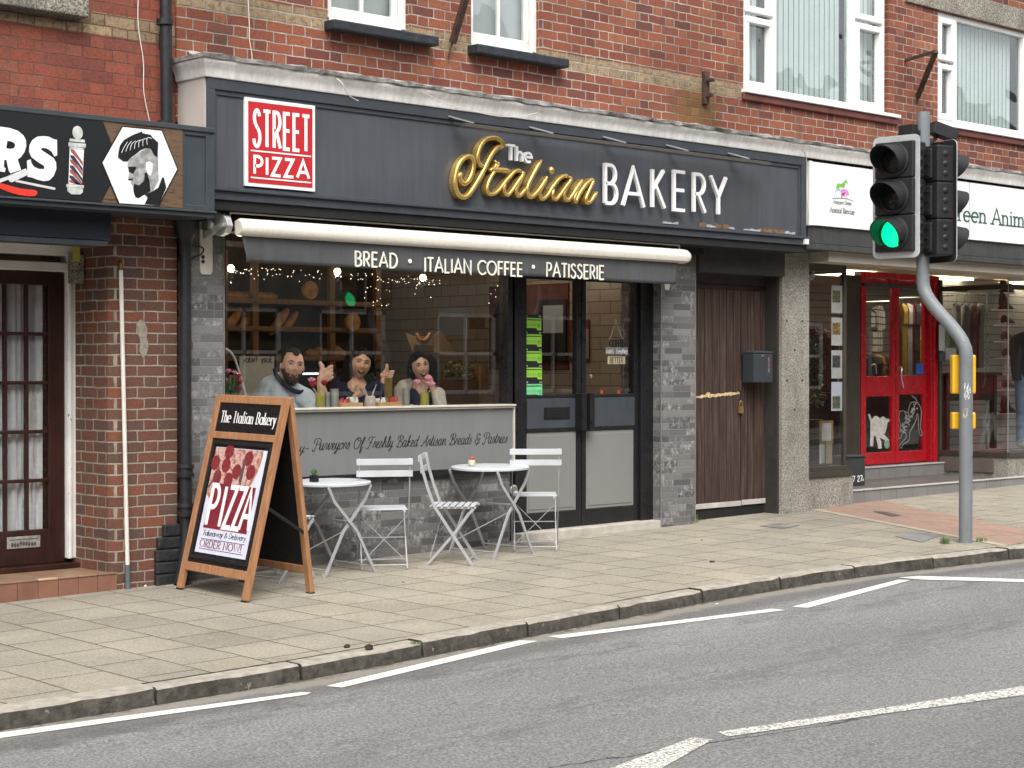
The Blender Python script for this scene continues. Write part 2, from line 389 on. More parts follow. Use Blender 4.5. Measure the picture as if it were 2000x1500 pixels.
# swash capitals and joined lower case for the script lettering
SG = {
 'P': (.62, [cr([(.22,.0),(.27,.5),(.34,.92)],4), cr([(.1,.62),(.0,.8),(.1,1),(.36,1.06),(.62,.96),(.66,.74),(.5,.52),(.3,.5)],5), cr([(.22,.0),(.1,-.1),(-.02,0),(.04,.1)],4)]),
 'O': (.76, [cr([(.42,1.02),(.16,.84),(.06,.4),(.2,.04),(.44,.02),(.66,.34),(.7,.76),(.5,1.02),(.34,.92),(.42,.74),(.7,.72)],5)]),
 'F': (.66, [cr([(.06,.72),(.1,.96),(.34,1.04),(.56,.96),(.74,1.06)],5), cr([(.46,.98),(.36,.5),(.22,.05),(.06,-.06),(.0,.06)],5), cr([(.2,.5),(.34,.56),(.5,.5)],4)]),
 'B': (.66, [cr([(.3,.98),(.24,.5),(.14,.02)],4), cr([(.06,.7),(.06,.94),(.32,1.06),(.56,.98),(.56,.76),(.3,.56),(.54,.46),(.6,.2),(.4,-.01),(.14,.02),(.02,.14)],5)]),
 'A': (.70, [cr([(.0,.12),(.08,-.02),(.26,.2),(.46,.66),(.6,1.04)],5), cr([(.6,1.04),(.56,.5),(.6,.02),(.7,.06)],5), cr([(.2,.34),(.4,.42),(.62,.36)],4)]),
 '&': (.66, [cr([(.62,.16),(.4,.0),(.12,.08),(.1,.32),(.36,.5),(.5,.5)],5), cr([(.4,.5),(.2,.6),(.18,.84),(.36,1.0),(.52,.9),(.46,.76)],5), cr([(.62,.5),(.44,.24),(.3,-.12)],3)]),
 'r': (.34, [cr([(.0,.05),(.1,.5),(.12,.62),(.26,.56),(.24,.2),(.34,.04)],4)]),
 's': (.32, [cr([(.0,.05),(.14,.5),(.17,.62),(.26,.3),(.2,.02),(.06,.02)],4)]),
 'f': (.32, [cr([(.0,.1),(.22,.6),(.3,.95),(.22,1.04),(.14,.8),(.08,.1),(.04,-.34),(.12,-.36),(.2,.0),(.34,.12)],5)]),
 'h': (.46, [cr([(.0,.1),(.2,.7),(.24,1.0),(.16,1.0),(.1,.5),(.08,.0)],4), cr([(.09,.2),(.2,.54),(.32,.56),(.34,.3),(.34,.06),(.46,.08)],4)]),
 'l': (.26, [cr([(.0,.08),(.2,.7),(.24,1.0),(.15,1.0),(.1,.5),(.12,.04),(.26,.06)],5)]),
 'k': (.44, [cr([(.0,.1),(.2,.7),(.24,1.0),(.16,1.0),(.1,.5),(.08,.0)],4), cr([(.09,.2),(.24,.54),(.32,.46),(.14,.28),(.3,.04),(.44,.08)],4)]),
 'e': (.34, [cr([(.0,.1),(.2,.34),(.24,.54),(.14,.6),(.05,.36),(.1,.04),(.24,.02),(.36,.12)],5)]),
 'a': (.46, [cr([(.34,.56),(.18,.62),(.04,.34),(.08,.04),(.22,.06),(.36,.52)],5), cr([(.36,.56),(.3,.2),(.36,.02),(.48,.1)],4)]),
 'd': (.46, [cr([(.34,.5),(.18,.62),(.04,.34),(.08,.04),(.22,.06),(.38,.6),(.44,1.02)],5), cr([(.44,1.02),(.32,.3),(.36,.02),(.48,.1)],4)]),
 'o': (.42, [cr([(.26,.6),(.08,.5),(.03,.2),(.12,.0),(.28,.1),(.36,.42),(.26,.6),(.3,.44),(.44,.5)],5)]),
 'n': (.48, [cr([(.0,.1),(.1,.56),(.1,.6),(.08,.0)],4), cr([(.08,.2),(.22,.56),(.33,.56),(.33,.3),(.34,.04),(.48,.1)],4)]),
 'u': (.48, [cr([(.0,.1),(.1,.6),(.07,.2),(.14,.0),(.26,.14),(.36,.6)],5), cr([(.36,.6),(.32,.2),(.38,.02),(.48,.1)],4)]),
 'v': (.42, [cr([(.0,.1),(.1,.58),(.14,.5),(.14,.1),(.2,.02),(.34,.4),(.34,.6),(.44,.5)],5)]),
 'y': (.46, [cr([(.0,.1),(.1,.6),(.07,.25),(.14,.08),(.26,.2),(.36,.6)],5), cr([(.36,.6),(.3,.1),(.2,-.3),(.08,-.34),(.1,-.2),(.46,.1)],5)]),
 'i': (.26, [cr([(.0,.1),(.12,.6),(.08,.1),(.14,.0),(.26,.1)],4), [(.17,.78),(.19,.84)]]),
 't': (.28, [cr([(.0,.1),(.16,.7),(.2,.94),(.1,.3),(.12,.02),(.28,.1)],4), [(.02,.64),(.3,.66)]]),
}
def xpad(ch, style): return (.24 if ch == 'I' else .12 if ch in 'il' else .06 if ch in 'tf' else 0) if style == 'serif' else 0
def twidth(s, gl, track, style=''):
    return sum((gl.get(ch) or GL[ch])[0]+track+xpad(ch, style) for ch in s)-track
def text(mb, s, mp, u, v, W, H, wt, d0, d1, style='sans', slant=0, track=.06, thin=None, mi=None, arcf=None):
    """stroke lettering of width W and cap height H from (u, v); wt = stroke weight in metres"""
    gl = SG if style == 'script' else GL
    tot = twidth(s, gl, track, style); sx = W/tot; x = 0; cnt = 0
    th = wt if thin is None else thin
    def wf(t): return th+(wt-th)*abs(t.y)**1.5
    for ch in s:
        w_, st = gl.get(ch) or GL[ch]; xp = xpad(ch, style); x += xp/2
        for i, stv in enumerate(st):
            def tr(p):
                U = u+(x+p[0]+slant*p[1])*sx; V = v+p[1]*H
                if arcf: V += arcf((U-u)/W)
                return (U, V)
            pts = [tr(p) for p in stv]; e = (cnt % 5)*.0004; cnt += 1
            closed = len(pts) > 6 and (Vector(pts[0])-Vector(pts[-1])).length < 1e-5
            if closed: pts = pts[:-1]
            mb.ribbon(pts, wf, mp, d0, d1+e, closed, mi)
            if style == 'serif' and not closed:
                for a, b in ((stv[0], stv[1]), (stv[-1], stv[-2])):
                    dx, dy = a[0]-b[0], a[1]-b[1]; L = math.hypot(dx, dy) or 1
                    if abs(dy)/L > .75 and (abs(a[1]) < .02 or abs(a[1]-1) < .02 or abs(a[1]-.62) < .02 or a[1] < -.3):
                        l_ = .12 if (abs(a[1]-1) < .02 or abs(a[1]-.62) < .02) and ch.islower() else .15
                        r_ = .02 if l_ == .12 else .15
                        yy = a[1]+(.012 if a[1] < .3 else -.012)
                        mb.ribbon([tr((a[0]-l_, yy)), tr((a[0]+r_, yy))], lambda t: max(th, wt*.35), mp, d0, d1+e+.0001, False, mi)
                    elif abs(dx)/L > .9 and ch in 'EFTLZ' and abs(a[0]-b[0]) > .15:
                        s_ = .13 if a[1] < .3 else -.13
                        mb.ribbon([tr((a[0], a[1])), tr((a[0], a[1]+s_))], lambda t: max(th, wt*.45), mp, d0, d1+e+.0001, False, mi)
        x += w_+track+xp/2
def plane_map(O, U, V):
    O = Vector(O); U = Vector(U).normalized(); V = Vector(V).normalized(); N = U.cross(V)
    return lambda u, v, d: O+U*u+V*v+N*d
def fac(Y): return lambda u, v, d: Vector((u, Y-d, v))     # street-facing plane: u = X, v = Z, d towards the street
def rect(mb, mp, u0, v0, u1, v1, d0, d1, mi=None): mb.prism([(u0,v0),(u1,v0),(u1,v1),(u0,v1)], mp, d0, d1, mi)
def trace(pts, Y): return [(px(x, y, Y).x, px(x, y, Y).z) for x, y in pts]
# ------------------------------------------------------------------ materials
RED = [(0,(.225,.070,.042)),(.22,(.265,.090,.052)),(.4,(.185,.056,.038)),(.55,(.285,.108,.060)),(.72,(.15,.048,.038)),(.8,(.24,.080,.048)),(.94,(.12,.05,.042)),(1,(.205,.064,.040))]
BEI = [(0,(.28,.205,.125)),(.4,(.34,.255,.155)),(.6,(.22,.165,.10)),(.8,(.31,.23,.145)),(1,(.26,.195,.12))]
M_wall = brick('red_brick', RED, (.43,.365,.30), mw=.0064, bands=(4.035,4.18,13.45,BEI), zoff=.005, soot=1, moss=(12.75,3.86,.55,.30))
M_wallL = brick('red_brick_painted', [(0,(.205,.058,.037)),(.3,(.24,.073,.046)),(.6,(.185,.052,.035)),(.8,(.22,.078,.05)),(1,(.16,.05,.04))], (.17,.085,.062), mortar2=(.16,.05,.03), bands=(3.80,3.955,99,BEI), c=.0805, P=.36, zoff=.05, mw=.0042)
M_pier = brick('brown_brick', [(0,(.12,.055,.04)),(.25,(.15,.068,.046)),(.45,(.10,.058,.045)),(.65,(.19,.068,.038)),(.8,(.09,.06,.05)),(1,(.16,.06,.042))], (.34,.30,.24), flemish=True, c=.0765, P=.335, mw=.0062, mortar2=(.22,.17,.13), dark=(.08,.05,.04))
def slips():
    g = NG('grey_brick_slips'); Ps = g.pos(); x, y, z = g.sep(Ps); c, P = .0585, .245
    u = g.math('ADD', x, y); vc = g.math('DIVIDE', g.math('ADD', z, .013), c); row = g.math('FLOOR', vc); fv = g.math('FRACT', vc)
    sh = g.math('MULTIPLY', g.math('FLOOR', g.math('MULTIPLY', g.wn(g.comb(row, 3.3, 1.7)), 4)), .25)
    t = g.math('ADD', g.math('DIVIDE', u, P), sh); idv = g.math('FLOOR', t); ft = g.math('FRACT', t)
    du = g.math('MULTIPLY', g.math('MINIMUM', ft, g.math('SUBTRACT', 1, ft)), P); dv = g.math('MULTIPLY', g.math('MINIMUM', fv, g.math('SUBTRACT', 1, fv)), c)
    dd = g.math('MINIMUM', du, dv); face = g.ss(dd, .0012, .003)
    r = g.wn(g.comb(idv, row, .5)); base = g.ramp(r, [(0,(.075,.075,.078)),(.35,(.12,.118,.118)),(.6,(.17,.165,.16)),(.85,(.085,.085,.088)),(1,(.2,.195,.19))])
    wn_ = g.noise(Ps, 18, 6, .72, sc3=(1.25, 1.25, 1)); r2 = g.wn(g.comb(idv, row, 7.5))
    amt = g.math('MULTIPLY', g.ss(wn_, .46, .64), g.ss(r2, .25, .95)); cc = g.mix(g.math('MULTIPLY', amt, .72), base, (.40,.39,.37,1))
    k = g.lin(g.noise(Ps, 60, 5, .7), .3, .7, .75, 1.2); cc = g.mix(1.0, cc, g.comb(k, k, k), 'MULTIPLY')
    g.col(g.mix(face, (.2,.195,.185,1), cc)); g.set(rough=.75, spec=.3); g.bump(g.math('ADD', face, g.math('MULTIPLY', wn_, .5)), .002); return g.m
M_slip = slips()
M_fascia = mat('anthracite_paint', (.064,.070,.080), .42, var=.1, vs=2, streak=.09, spec=.45, spots=(26,.735,(.14,.15,.16)))
M_anth = mat('anthracite_trim', (.048,.056,.066), .4, var=.1, streak=.08)
M_black = mat('black_paint', (.012,.012,.013), .32, var=.2)
M_blackm = mat('matt_black', (.010,.010,.010), .8, var=.2)
M_iron = mat('cast_iron_black', (.016,.016,.018), .45, var=.3, vs=20, bump=.002, bs=30)
M_rust = mat('rusty_iron', (.055,.030,.022), .8, var=.5, vs=14, bump=.004, bs=40)
M_white = mat('white_upvc', (.80,.80,.79), .3, var=.03, vs=3)
M_whitep = mat('white_gloss_wood', (.70,.69,.66), .45, var=.1, vs=5, spots=(16,.66,(.25,.21,.16)))
M_corn = mat('weathered_cornice', (.84,.83,.80), .55, var=.10, vs=3, streak=.12, dirt=.16, bump=.003, bs=14)
M_lead = mat('lead_flashing', (.26,.25,.235), .75, var=.6, vs=9, dirt=.9, bump=.016, bs=18)
M_cream = mat('cream_render', (.46,.42,.38), .8, var=.08, vs=3)
M_grey = mat('grey_panel', (.158,.163,.159), .5, var=.06, vs=1.6, streak=.04)
M_greydoor = mat('grey_door_panel', (.185,.19,.18), .5, var=.05, vs=1.6)
M_sill = mat('cream_sill', (.52,.49,.42), .5, var=.1, vs=8)
M_concsill = mat('pale_stone_step', (.42,.39,.34), .8, var=.14, vs=9, bump=.003, dirt=.3)
def aggregate(name, base, dark, lightc, sc, thr=.5):
    g = NG(name); P = g.pos(); n = g.noise(P, sc, 3, .8); n2 = g.noise(P, 2.2, 4)
    c = g.ramp(n, [(0,dark),(.42,dark),(.5,base),(.58,lightc),(1,lightc)])
    k = g.lin(n2, .3, .7, .82, 1.12); c = g.mix(1.0, c, g.comb(k,k,k), 'MULTIPLY')
    st = g.ss(g.noise(P, 1.3, 4, .6, sc3=(1.6,1.6,.7)), .5, .66); c = g.mix(g.math('MULTIPLY', st, .45), c, (.10,.09,.07,1)); g.col(c); g.set(rough=.9, spec=.2); g.bump(n, .004); return g.m
M_agg = aggregate('pebble_aggregate', (.285,.27,.235), (.13,.12,.10), (.46,.44,.39), 88)
M_aggd = aggregate('pebble_aggregate_grimy', (.22,.20,.165), (.08,.075,.06), (.40,.38,.32), 75)
def planks(name):
    g = NG(name); P = g.pos(); x, y, z = g.sep(P)
    n = g.noise(P, 1, 6, .75, sc3=(30, 30, 1.6)); c = g.ramp(n, [(0,(.020,.012,.009)),(.42,(.038,.023,.018)),(.52,(.058,.036,.028)),(.6,(.078,.053,.043)),(.7,(.13,.11,.095)),(1,(.18,.155,.135))])
    sc = g.ss(g.noise(P, 12, 6, .8, 1.5), .64, .72); hi = g.ss(z, .9, 2.1); c = g.mix(g.math('MULTIPLY', sc, g.math('ADD', .25, g.math('MULTIPLY', hi, .3))), c, (.23,.19,.165,1))
    g.col(c); g.set(rough=.72, spec=.3); g.bump(n, .003); return g.m
M_gate = planks('brown_boarding')
M_brownf = mat('bronze_frame', (.045,.038,.028), .45, var=.15)
M_red = mat('red_gloss', (.40,.010,.018), .25, var=.06, vs=2, spec=.5)
M_dkwood = mat('dark_stained_wood', (.030,.010,.007), .4, var=.3, streak=.3)
M_tileg = mat('grey_step_tile', (.185,.18,.172), .5, var=.12, vs=3)
M_tileg2 = mat('grey_step_nosing', (.42,.41,.385), .6, var=.12)
M_quarry = mat('quarry_tile', (.20,.095,.062), .55, var=.22, vs=5, dirt=.2)
M_quarryt = mat('quarry_tile_tread', (.22,.135,.085), .45, var=.25, vs=3, dirt=.3)
M_tawn = mat('tan_tile_edge', (.42,.29,.19), .5, var=.1)
M_glass = glass('shop_glass', (.965,.97,.965), 1.9, 0)
M_glassd = glass('door_glass', (.96,.965,.96), 1.7, 0)
M_glassup = glass('window_glass', (.95,.97,.97), 1.5, 0, wob=.012, base=.03)
M_glasswav = glass('wavy_window_glass', (.93,.965,.96), 1.6, 0, wob=.03, base=.06)
M_blind = mat('pale_blind', (.66,.70,.68), .8, var=.05)
M_curt = mat('net_curtain', (.62,.63,.64), .9, var=.08, vs=20)
M_inner = mat('dark_room', (.055,.042,.032), .9, var=.2)
M_chrome = mat('brushed_steel', (.62,.62,.60), .3, metal=1, var=.1)
# ------------------------------------------------------------------ ground
def slabs():
    g = NG('concrete_slabs'); P = g.pos(); x, y, z = g.sep(P); p, q = .3895, .455
    nz = g.math('MULTIPLY', g.math('SUBTRACT', g.noise(P, 2.5, 2), .5), .03)
    a = g.math('DIVIDE', g.math('ADD', g.math('SUBTRACT', x, 5.287), nz), p); col = g.math('FLOOR', a); fa = g.math('FRACT', a)
    off = g.math('MULTIPLY', g.math('FLOOR', g.math('MULTIPLY', g.wn(g.comb(col, 1.1, 2.2)), 3)), .333)
    b = g.math('ADD', g.math('DIVIDE', g.math('ADD', y, nz), q), off); row = g.math('FLOOR', b); fb = g.math('FRACT', b)
    d = g.math('MINIMUM', g.math('MULTIPLY', g.math('MINIMUM', fa, g.math('SUBTRACT', 1, fa)), p), g.math('MULTIPLY', g.math('MINIMUM', fb, g.math('SUBTRACT', 1, fb)), q))
    d = g.math('ADD', d, g.math('MULTIPLY', g.math('SUBTRACT', g.noise(P, 30, 3), .5), .006))
    face = g.ss(d, .003, .0075)
    r = g.wn(g.comb(col, row, .5)); cc = g.ramp(r, [(0,(.285,.260,.208)),(.3,(.308,.280,.222)),(.6,(.270,.248,.202)),(.8,(.298,.272,.220)),(.9,(.245,.226,.188)),(1,(.310,.280,.216))])
    sp = g.noise(P, 70, 4, .85); k = g.lin(sp, .32, .68, .58, 1.40); cc = g.mix(1.0, cc, g.comb(k,k,k), 'MULTIPLY')
    big = g.lin(g.noise(P, 1.4, 4), .3, .7, .86, 1.1); cc = g.mix(1.0, cc, g.comb(big,big,big), 'MULTIPLY')
    st = g.ss(g.noise(P, 3.1, 7, .78), .54, .72); cc = g.mix(g.math('MULTIPLY', st, .45), cc, (.16,.14,.115,1))
    gum = g.ss(g.voro(P, 5.2, 'F1', 'Distance'), .035, .028); cc = g.mix(g.math('MULTIPLY', gum, .65), cc, (.12,.11,.09,1))
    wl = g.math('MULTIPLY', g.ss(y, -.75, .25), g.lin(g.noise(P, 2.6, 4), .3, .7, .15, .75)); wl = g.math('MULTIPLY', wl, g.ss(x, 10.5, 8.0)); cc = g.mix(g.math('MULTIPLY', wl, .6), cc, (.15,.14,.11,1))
    jc = g.mix(g.ss(g.noise(P, 3.3, 3), .45, .65), (.085,.070,.048,1), (.16,.138,.10,1))
    g.col(g.mix(face, jc, cc)); g.set(rough=.92, spec=.2)
    g.bump(g.math('ADD', face, g.math('ADD', g.math('MULTIPLY', sp, .30), g.math('MULTIPLY', r, .5))), .006); return g.m
def asphalt():
    g = NG('asphalt'); P = g.pos(); x, y, z = g.sep(P)
    a = g.noise(P, 62, 4, .88); v = g.voro(P, 120, 'F1', 'Distance')
    c = g.ramp(a, [(0,(.04,.04,.041)),(.40,(.115,.115,.114)),(.5,(.205,.204,.20)),(.6,(.31,.308,.30)),(1,(.50,.495,.48))])
    k = g.lin(g.noise(P, .55, 5, .6, sc3=(.45,1.3,1)), .3, .7, .80, 1.16); c = g.mix(1.0, c, g.comb(k,k,k), 'MULTIPLY')
    near = g.ss(y, -3.75, -3.15); smooth = g.mix(.5, (.135,.125,.108,1), c)
    ky = g.math('ADD', g.lin(x, 5.9, 10.1, -3.15, -2.84), g.lin(x, 11.4, 13.9, 0, -.38)); kd = g.math('ADD', g.math('SUBTRACT', ky, y), g.math('MULTIPLY', g.math('SUBTRACT', g.noise(P, 2.6, 5, .7), .5), .22))
    dk = g.math('MULTIPLY', g.ss(kd, .10, .20), g.ss(kd, .50, .30)); c = g.mix(g.math('MULTIPLY', dk, .5), c, (.075,.072,.066,1)); gut = g.ss(kd, .20, .10); c = g.mix(g.math('MULTIPLY', gut, .8), c, (.25,.228,.185,1)); deb = g.math('MULTIPLY', g.ss(kd, .07, .0), g.ss(g.noise(P, 9, 5, .8), .45, .55)); c = g.mix(g.math('MULTIPLY', deb, .8), c, (.05,.042,.03,1))
    trk = g.ss(g.math('ABSOLUTE', g.math('ADD', y, 3.62)), .34, .0); c = g.mix(g.math('MULTIPLY', trk, g.math('MULTIPLY', g.ss(g.noise(P, 2.8, 6, .75, sc3=(.7,2.2,1)), .44, .66), .55)), c, (.055,.055,.055,1))
    t2 = g.ss(g.math('ABSOLUTE', g.math('ADD', y, g.math('ADD', 4.55, g.math('MULTIPLY', x, .02)))), .5, .05); c = g.mix(g.math('MULTIPLY', t2, g.math('MULTIPLY', g.ss(g.noise(P, 3.6, 7, .85, sc3=(.45,1.8,1)), .42, .68), .50)), c, (.055,.055,.055,1))
    ck = g.math('ABSOLUTE', g.math('ADD', g.math('ADD', y, 5.62), g.math('ADD', g.math('MULTIPLY', g.math('SUBTRACT', x, 6.2), .20), g.math('MULTIPLY', g.math('SUBTRACT', g.noise(P, 3.2, 6, .7), .5), .16)))); c = g.mix(g.math('MULTIPLY', g.ss(ck, .012, .003), g.math('MULTIPLY', g.ss(x, 7.6, 7.0), .85)), c, (.025,.025,.025,1))
    fl = g.ss(g.voro(P, 3.1, 'F1', 'Distance'), .022, .016); c = g.mix(fl, c, (.5,.48,.42,1))
    g.col(c); g.set(rough=.86, spec=.3); g.bump(a, .007); return g.m
M_slab = slabs(); M_asph = asphalt()
kp = [gpx(*q) for q in [(0,1388),(304,1342),(560,1300),(700,1278),(820,1253),(1000,1221),(1200,1183),(1380,1150),(1650,1107),(1800,1090),(2000,1068)]]
def KY(X):
    xs = [(q.x, q.y) for q in kp]
    if X <= xs[0][0]: return xs[0][1]
    if X >= xs[-1][0]: return xs[-1][1]-.22*min(X-xs[-1][0], 1.5)
    for (a, b), (c_, d) in zip(xs, xs[1:]):
        if a <= X <= c_: return b+(d-b)*(X-a)/(c_-a)
def KYs(X): return (KY(X-.5)+KY(X-.25)+KY(X)+KY(X+.25)+KY(X+.5))/5
XS = [-40, -20, -10, -4, 0]+[1+.25*i for i in range(80)]+[22, 25, 32, 45, 70, 110]
KH = .092
def rz(X, Y): return gz(X, Y)-KH
def sheet(name, rows, zf, m, label=None):
    mb = MB(); n = len(rows[0])
    for r in rows: mb.v += [Vector((x, y, zf(x, y))) for x, y in r]
    for j in range(len(rows)-1):
        for i in range(n-1): mb.f.append((j*n+i, j*n+i+1, (j+1)*n+i+1, (j+1)*n+i)); mb.m.append(0)
    return struct(mb.build(name, m, loc=(0,0,0)))
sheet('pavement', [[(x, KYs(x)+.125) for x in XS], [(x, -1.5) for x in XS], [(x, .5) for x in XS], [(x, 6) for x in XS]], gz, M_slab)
sheet('road', [[(x, -9.6) for x in XS], [(x, -6) for x in XS], [(x, KYs(x)-.01+.02) for x in XS]], rz, M_asph)
sheet('opposite_pavement', [[(x, -13.2) for x in XS], [(x, -9.6) for x in XS]], lambda x, y: gz(x, y)+.02, M_slab)
g_ = mat('far_ground', (.16,.15,.12), .9); sheet('ground', [[(x, -200) for x in (-200, 300)], [(x, 200) for x in (-200, 300)]], lambda x, y: gz(x, y)-.45, g_)
# kerb stones
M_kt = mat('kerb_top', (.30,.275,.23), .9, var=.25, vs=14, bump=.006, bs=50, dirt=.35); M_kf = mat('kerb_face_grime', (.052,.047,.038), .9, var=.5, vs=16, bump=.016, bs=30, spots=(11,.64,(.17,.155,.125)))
mb = MB(); X = -2.0; kj = 0
joints = sorted([4.857-.92*i for i in range(1, 9)]+[4.857, 5.77, 6.686, 7.61, 8.53, 9.45, 10.36, 11.26, 12.18, 13.1]+[13.1+.92*i for i in range(1, 12)])
for a, b in zip(joints, joints[1:]):
    n = 9; vs = []; hh = random.uniform(-.004, .006)
    for i in range(n+1):
        x = a+.009+(b-a-.018)*i/n; y = KYs(x); zt = gz(x, y)+hh; zb = rz(x, y)-.05
        j = random.uniform(-.004, .004)
        vs += [(x, y+.125, zt), (x, y+.010+j, zt-.001), (x, y-.006+j, zt-.013+j), (x, y-.018, zb), (x, y+.125, zb)]
    fs = []
    for i in range(n):
        o_ = 5*i
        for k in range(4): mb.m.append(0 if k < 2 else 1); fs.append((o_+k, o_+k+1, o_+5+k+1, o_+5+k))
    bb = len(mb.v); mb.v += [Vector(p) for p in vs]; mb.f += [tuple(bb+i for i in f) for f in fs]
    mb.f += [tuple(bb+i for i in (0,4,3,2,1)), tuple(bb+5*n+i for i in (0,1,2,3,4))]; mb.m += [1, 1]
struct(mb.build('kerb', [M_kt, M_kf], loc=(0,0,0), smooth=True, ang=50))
# far kerb
mb = MB(); mb.add([(-40,-9.6,gz(-40,-9.6)+.025),(110,-9.6,gz(110,-9.6)+.025),(110,-9.45,gz(110,-9.5)+.02),(-40,-9.45,gz(-40,-9.5)+.02),(110,-9.44,gz(110,-9.5)-.15),(-40,-9.44,gz(-40,-9.5)-.15)], [(0,1,2,3),(3,2,4,5)])
struct(mb.build('far_kerb', M_kt))
# painted road markings
def mark():
    g = NG('road_paint'); P = g.pos(); n = g.noise(P, 60, 4, .8); x, y, z = g.sep(P)
    worn = g.ss(y, -4.9, -5.4); th = g.math('SUBTRACT', .345, g.math('MULTIPLY', worn, -.115)); f = g.ss(g.math('SUBTRACT', n, th), .0, .05)
    g.col(g.mix(f, (.15,.148,.14,1), (.68,.66,.60,1))); g.set(rough=.8); g.bump(n, .003); return g.m
M_mark = mark()
mb = MB()
for poly in [[(-60,1441),(0,1432.5),(588,1353),(608,1354),(598,1358),(0,1443),(-60,1451)], [(637,1341),(1014,1252),(1050,1253),(1000,1265),(668,1344)], [(1070,1244),(1508,1190),(1534,1192.5),(1098,1247.5)], [(1547,1186),(1755,1133),(1778,1134),(1578,1188)],
             [(1400,1431),(1700,1388),(2000,1341),(2060,1331),(2060,1350),(2000,1359),(1720,1396),(1424,1440)], [(1080,1545),(1350,1442),(1392,1446),(1215,1545)]]:
    ps = [gpx(x, y, -KH) for x, y in poly]; mb.add([p+Vector((0,0,.004)) for p in ps], [tuple(range(len(ps)-1, -1, -1))])
p0, p1 = gpx(1755, 1129, -KH), gpx(1795, 1126, -KH)
mb.add([Vector((x, y, rz(x, y)+.005)) for x, y in [(p0.x, p0.y), (p1.x, p1.y), (gpx(2000,1132.5,-KH).x, gpx(2000,1132.5,-KH).y), (12.9,-6.4), (12.75,-6.4), (gpx(2000,1138,-KH).x, gpx(2000,1138,-KH).y), (gpx(1800,1133,-KH).x, gpx(1800,1133,-KH).y)]], [(0,6,5,4,3,2,1)])
for f_ in range(len(mb.f)):                         # keep the sheet facing up
    a, b, c_ = [mb.v[i] for i in mb.f[f_][:3]]
    if (b-a).cross(c_-b).z < 0: mb.f[f_] = list(reversed(mb.f[f_]))
struct(mb.build('road_markings', M_mark, loc=(0,0,0)))
def blocks():
    g = NG('red_paver'); P = g.pos(); x, y, z = g.sep(P)
    a = g.math('DIVIDE', x, .102); b = g.math('DIVIDE', y, .205); b = g.math('ADD', b, g.math('MULTIPLY', g.math('MODULO', g.math('FLOOR', a), 2), .5))
    fa, fb = g.math('FRACT', a), g.math('FRACT', b)
    d = g.math('MINIMUM', g.math('MULTIPLY', g.math('MINIMUM', fa, g.math('SUBTRACT', 1, fa)), .102), g.math('MULTIPLY', g.math('MINIMUM', fb, g.math('SUBTRACT', 1, fb)), .205)); f = g.ss(d, .003, .008)
    r = g.wn(g.comb(g.math('FLOOR', a), g.math('FLOOR', b), 1)); c = g.ramp(r, [(0,(.27,.165,.125)),(.5,(.32,.20,.15)),(1,(.25,.16,.125))]); k = g.lin(g.noise(P, 60, 3, .8), .3, .7, .75, 1.2); c = g.mix(1.0, c, g.comb(k,k,k), 'MULTIPLY')
    g.col(g.mix(f, (.30,.265,.20,1), c)); g.set(rough=.9); g.bump(f, .003); return g.m
def flat(name, poly, m, dz):
    mb = MB(); mb.add([Vector((x, y, gz(x, y)+dz)) for x, y in poly], [tuple(range(len(poly)))])
    a, b, c_ = [mb.v[i] for i in mb.f[0][:3]]
    if (b-a).cross(c_-b).z < 0: mb.f[0] = list(reversed(mb.f[0]))
    return struct(mb.build(name, m, loc=(0,0,0)))
flat('red_brick_paving', [(14.72,.1),(13.30,-2.98),(14.18,-2.98),(15.9,.1)], blocks(), .004)
flat('paving_edging', [(14.62,.1),(13.20,-2.98),(13.30,-2.98),(14.72,.1)], mat('edging_stone', (.36,.32,.24), .9, var=.15, bump=.003), .004)
M_cover = mat('cover_iron', (.20,.20,.20), .7, var=.15, vs=5)
q = [gpx(*p) for p in [(1748,1048),(1790,1040),(1838,1046),(1800,1060)]]; flat('inspection_cover', [(p.x, p.y) for p in q], M_cover, .005)
q = [gpx(*p) for p in [(1705,1000),(1722,1000),(1762,1008),(1742,1010)]]; flat('drain_cover', [(p.x, p.y) for p in q], mat('cover_iron_dark', (.10,.09,.075), .8, var=.4), .009)
q = [gpx(*p) for p in [(1483,1028),(1520,1022),(1562,1027),(1530,1033)]]; flat('stopcock_cover', [(p.x, p.y) for p in q], mat('cover_worn', (.19,.18,.16), .8, var=.4), .005)
# ------------------------------------------------------------------ terrace: upper brick wall over the two shops
def wallgrid(mb, x0, x1, z0, z1, yf, yb, holes, mi=0):
    xs = sorted({x0, x1, *[v for h in holes for v in (h[0], h[1]) if x0 < v < x1]}); zs = sorted({z0, z1, *[v for h in holes for v in (h[2], h[3]) if z0 < v < z1]})
    def solid(i, j):
        if not (0 <= i < len(xs)-1 and 0 <= j < len(zs)-1): return True
        cx, cz = (xs[i]+xs[i+1])/2, (zs[j]+zs[j+1])/2
        return not any(h[0] < cx < h[1] and h[2] < cz < h[3] for h in holes)
    for i in range(len(xs)-1):
        for j in range(len(zs)-1):
            a, b, c_, d = xs[i], xs[i+1], zs[j], zs[j+1]
            if solid(i, j):
                mb.quad((a,yf,c_),(b,yf,c_),(b,yf,d),(a,yf,d), mi); mb.quad((b,yb,c_),(a,yb,c_),(a,yb,d),(b,yb,d), mi)
            else:
                if solid(i-1, j): mb.quad((a,yf,c_),(a,yf,d),(a,yb,d),(a,yb,c_), mi)
                if solid(i+1, j): mb.quad((b,yf,d),(b,yf,c_),(b,yb,c_),(b,yb,d), mi)
                if solid(i, j-1): mb.quad((a,yf,c_),(a,yb,c_),(b,yb,c_),(b,yf,c_), mi)
                if solid(i, j+1): mb.quad((a,yf,d),(b,yf,d),(b,yb,d),(a,yb,d), mi)
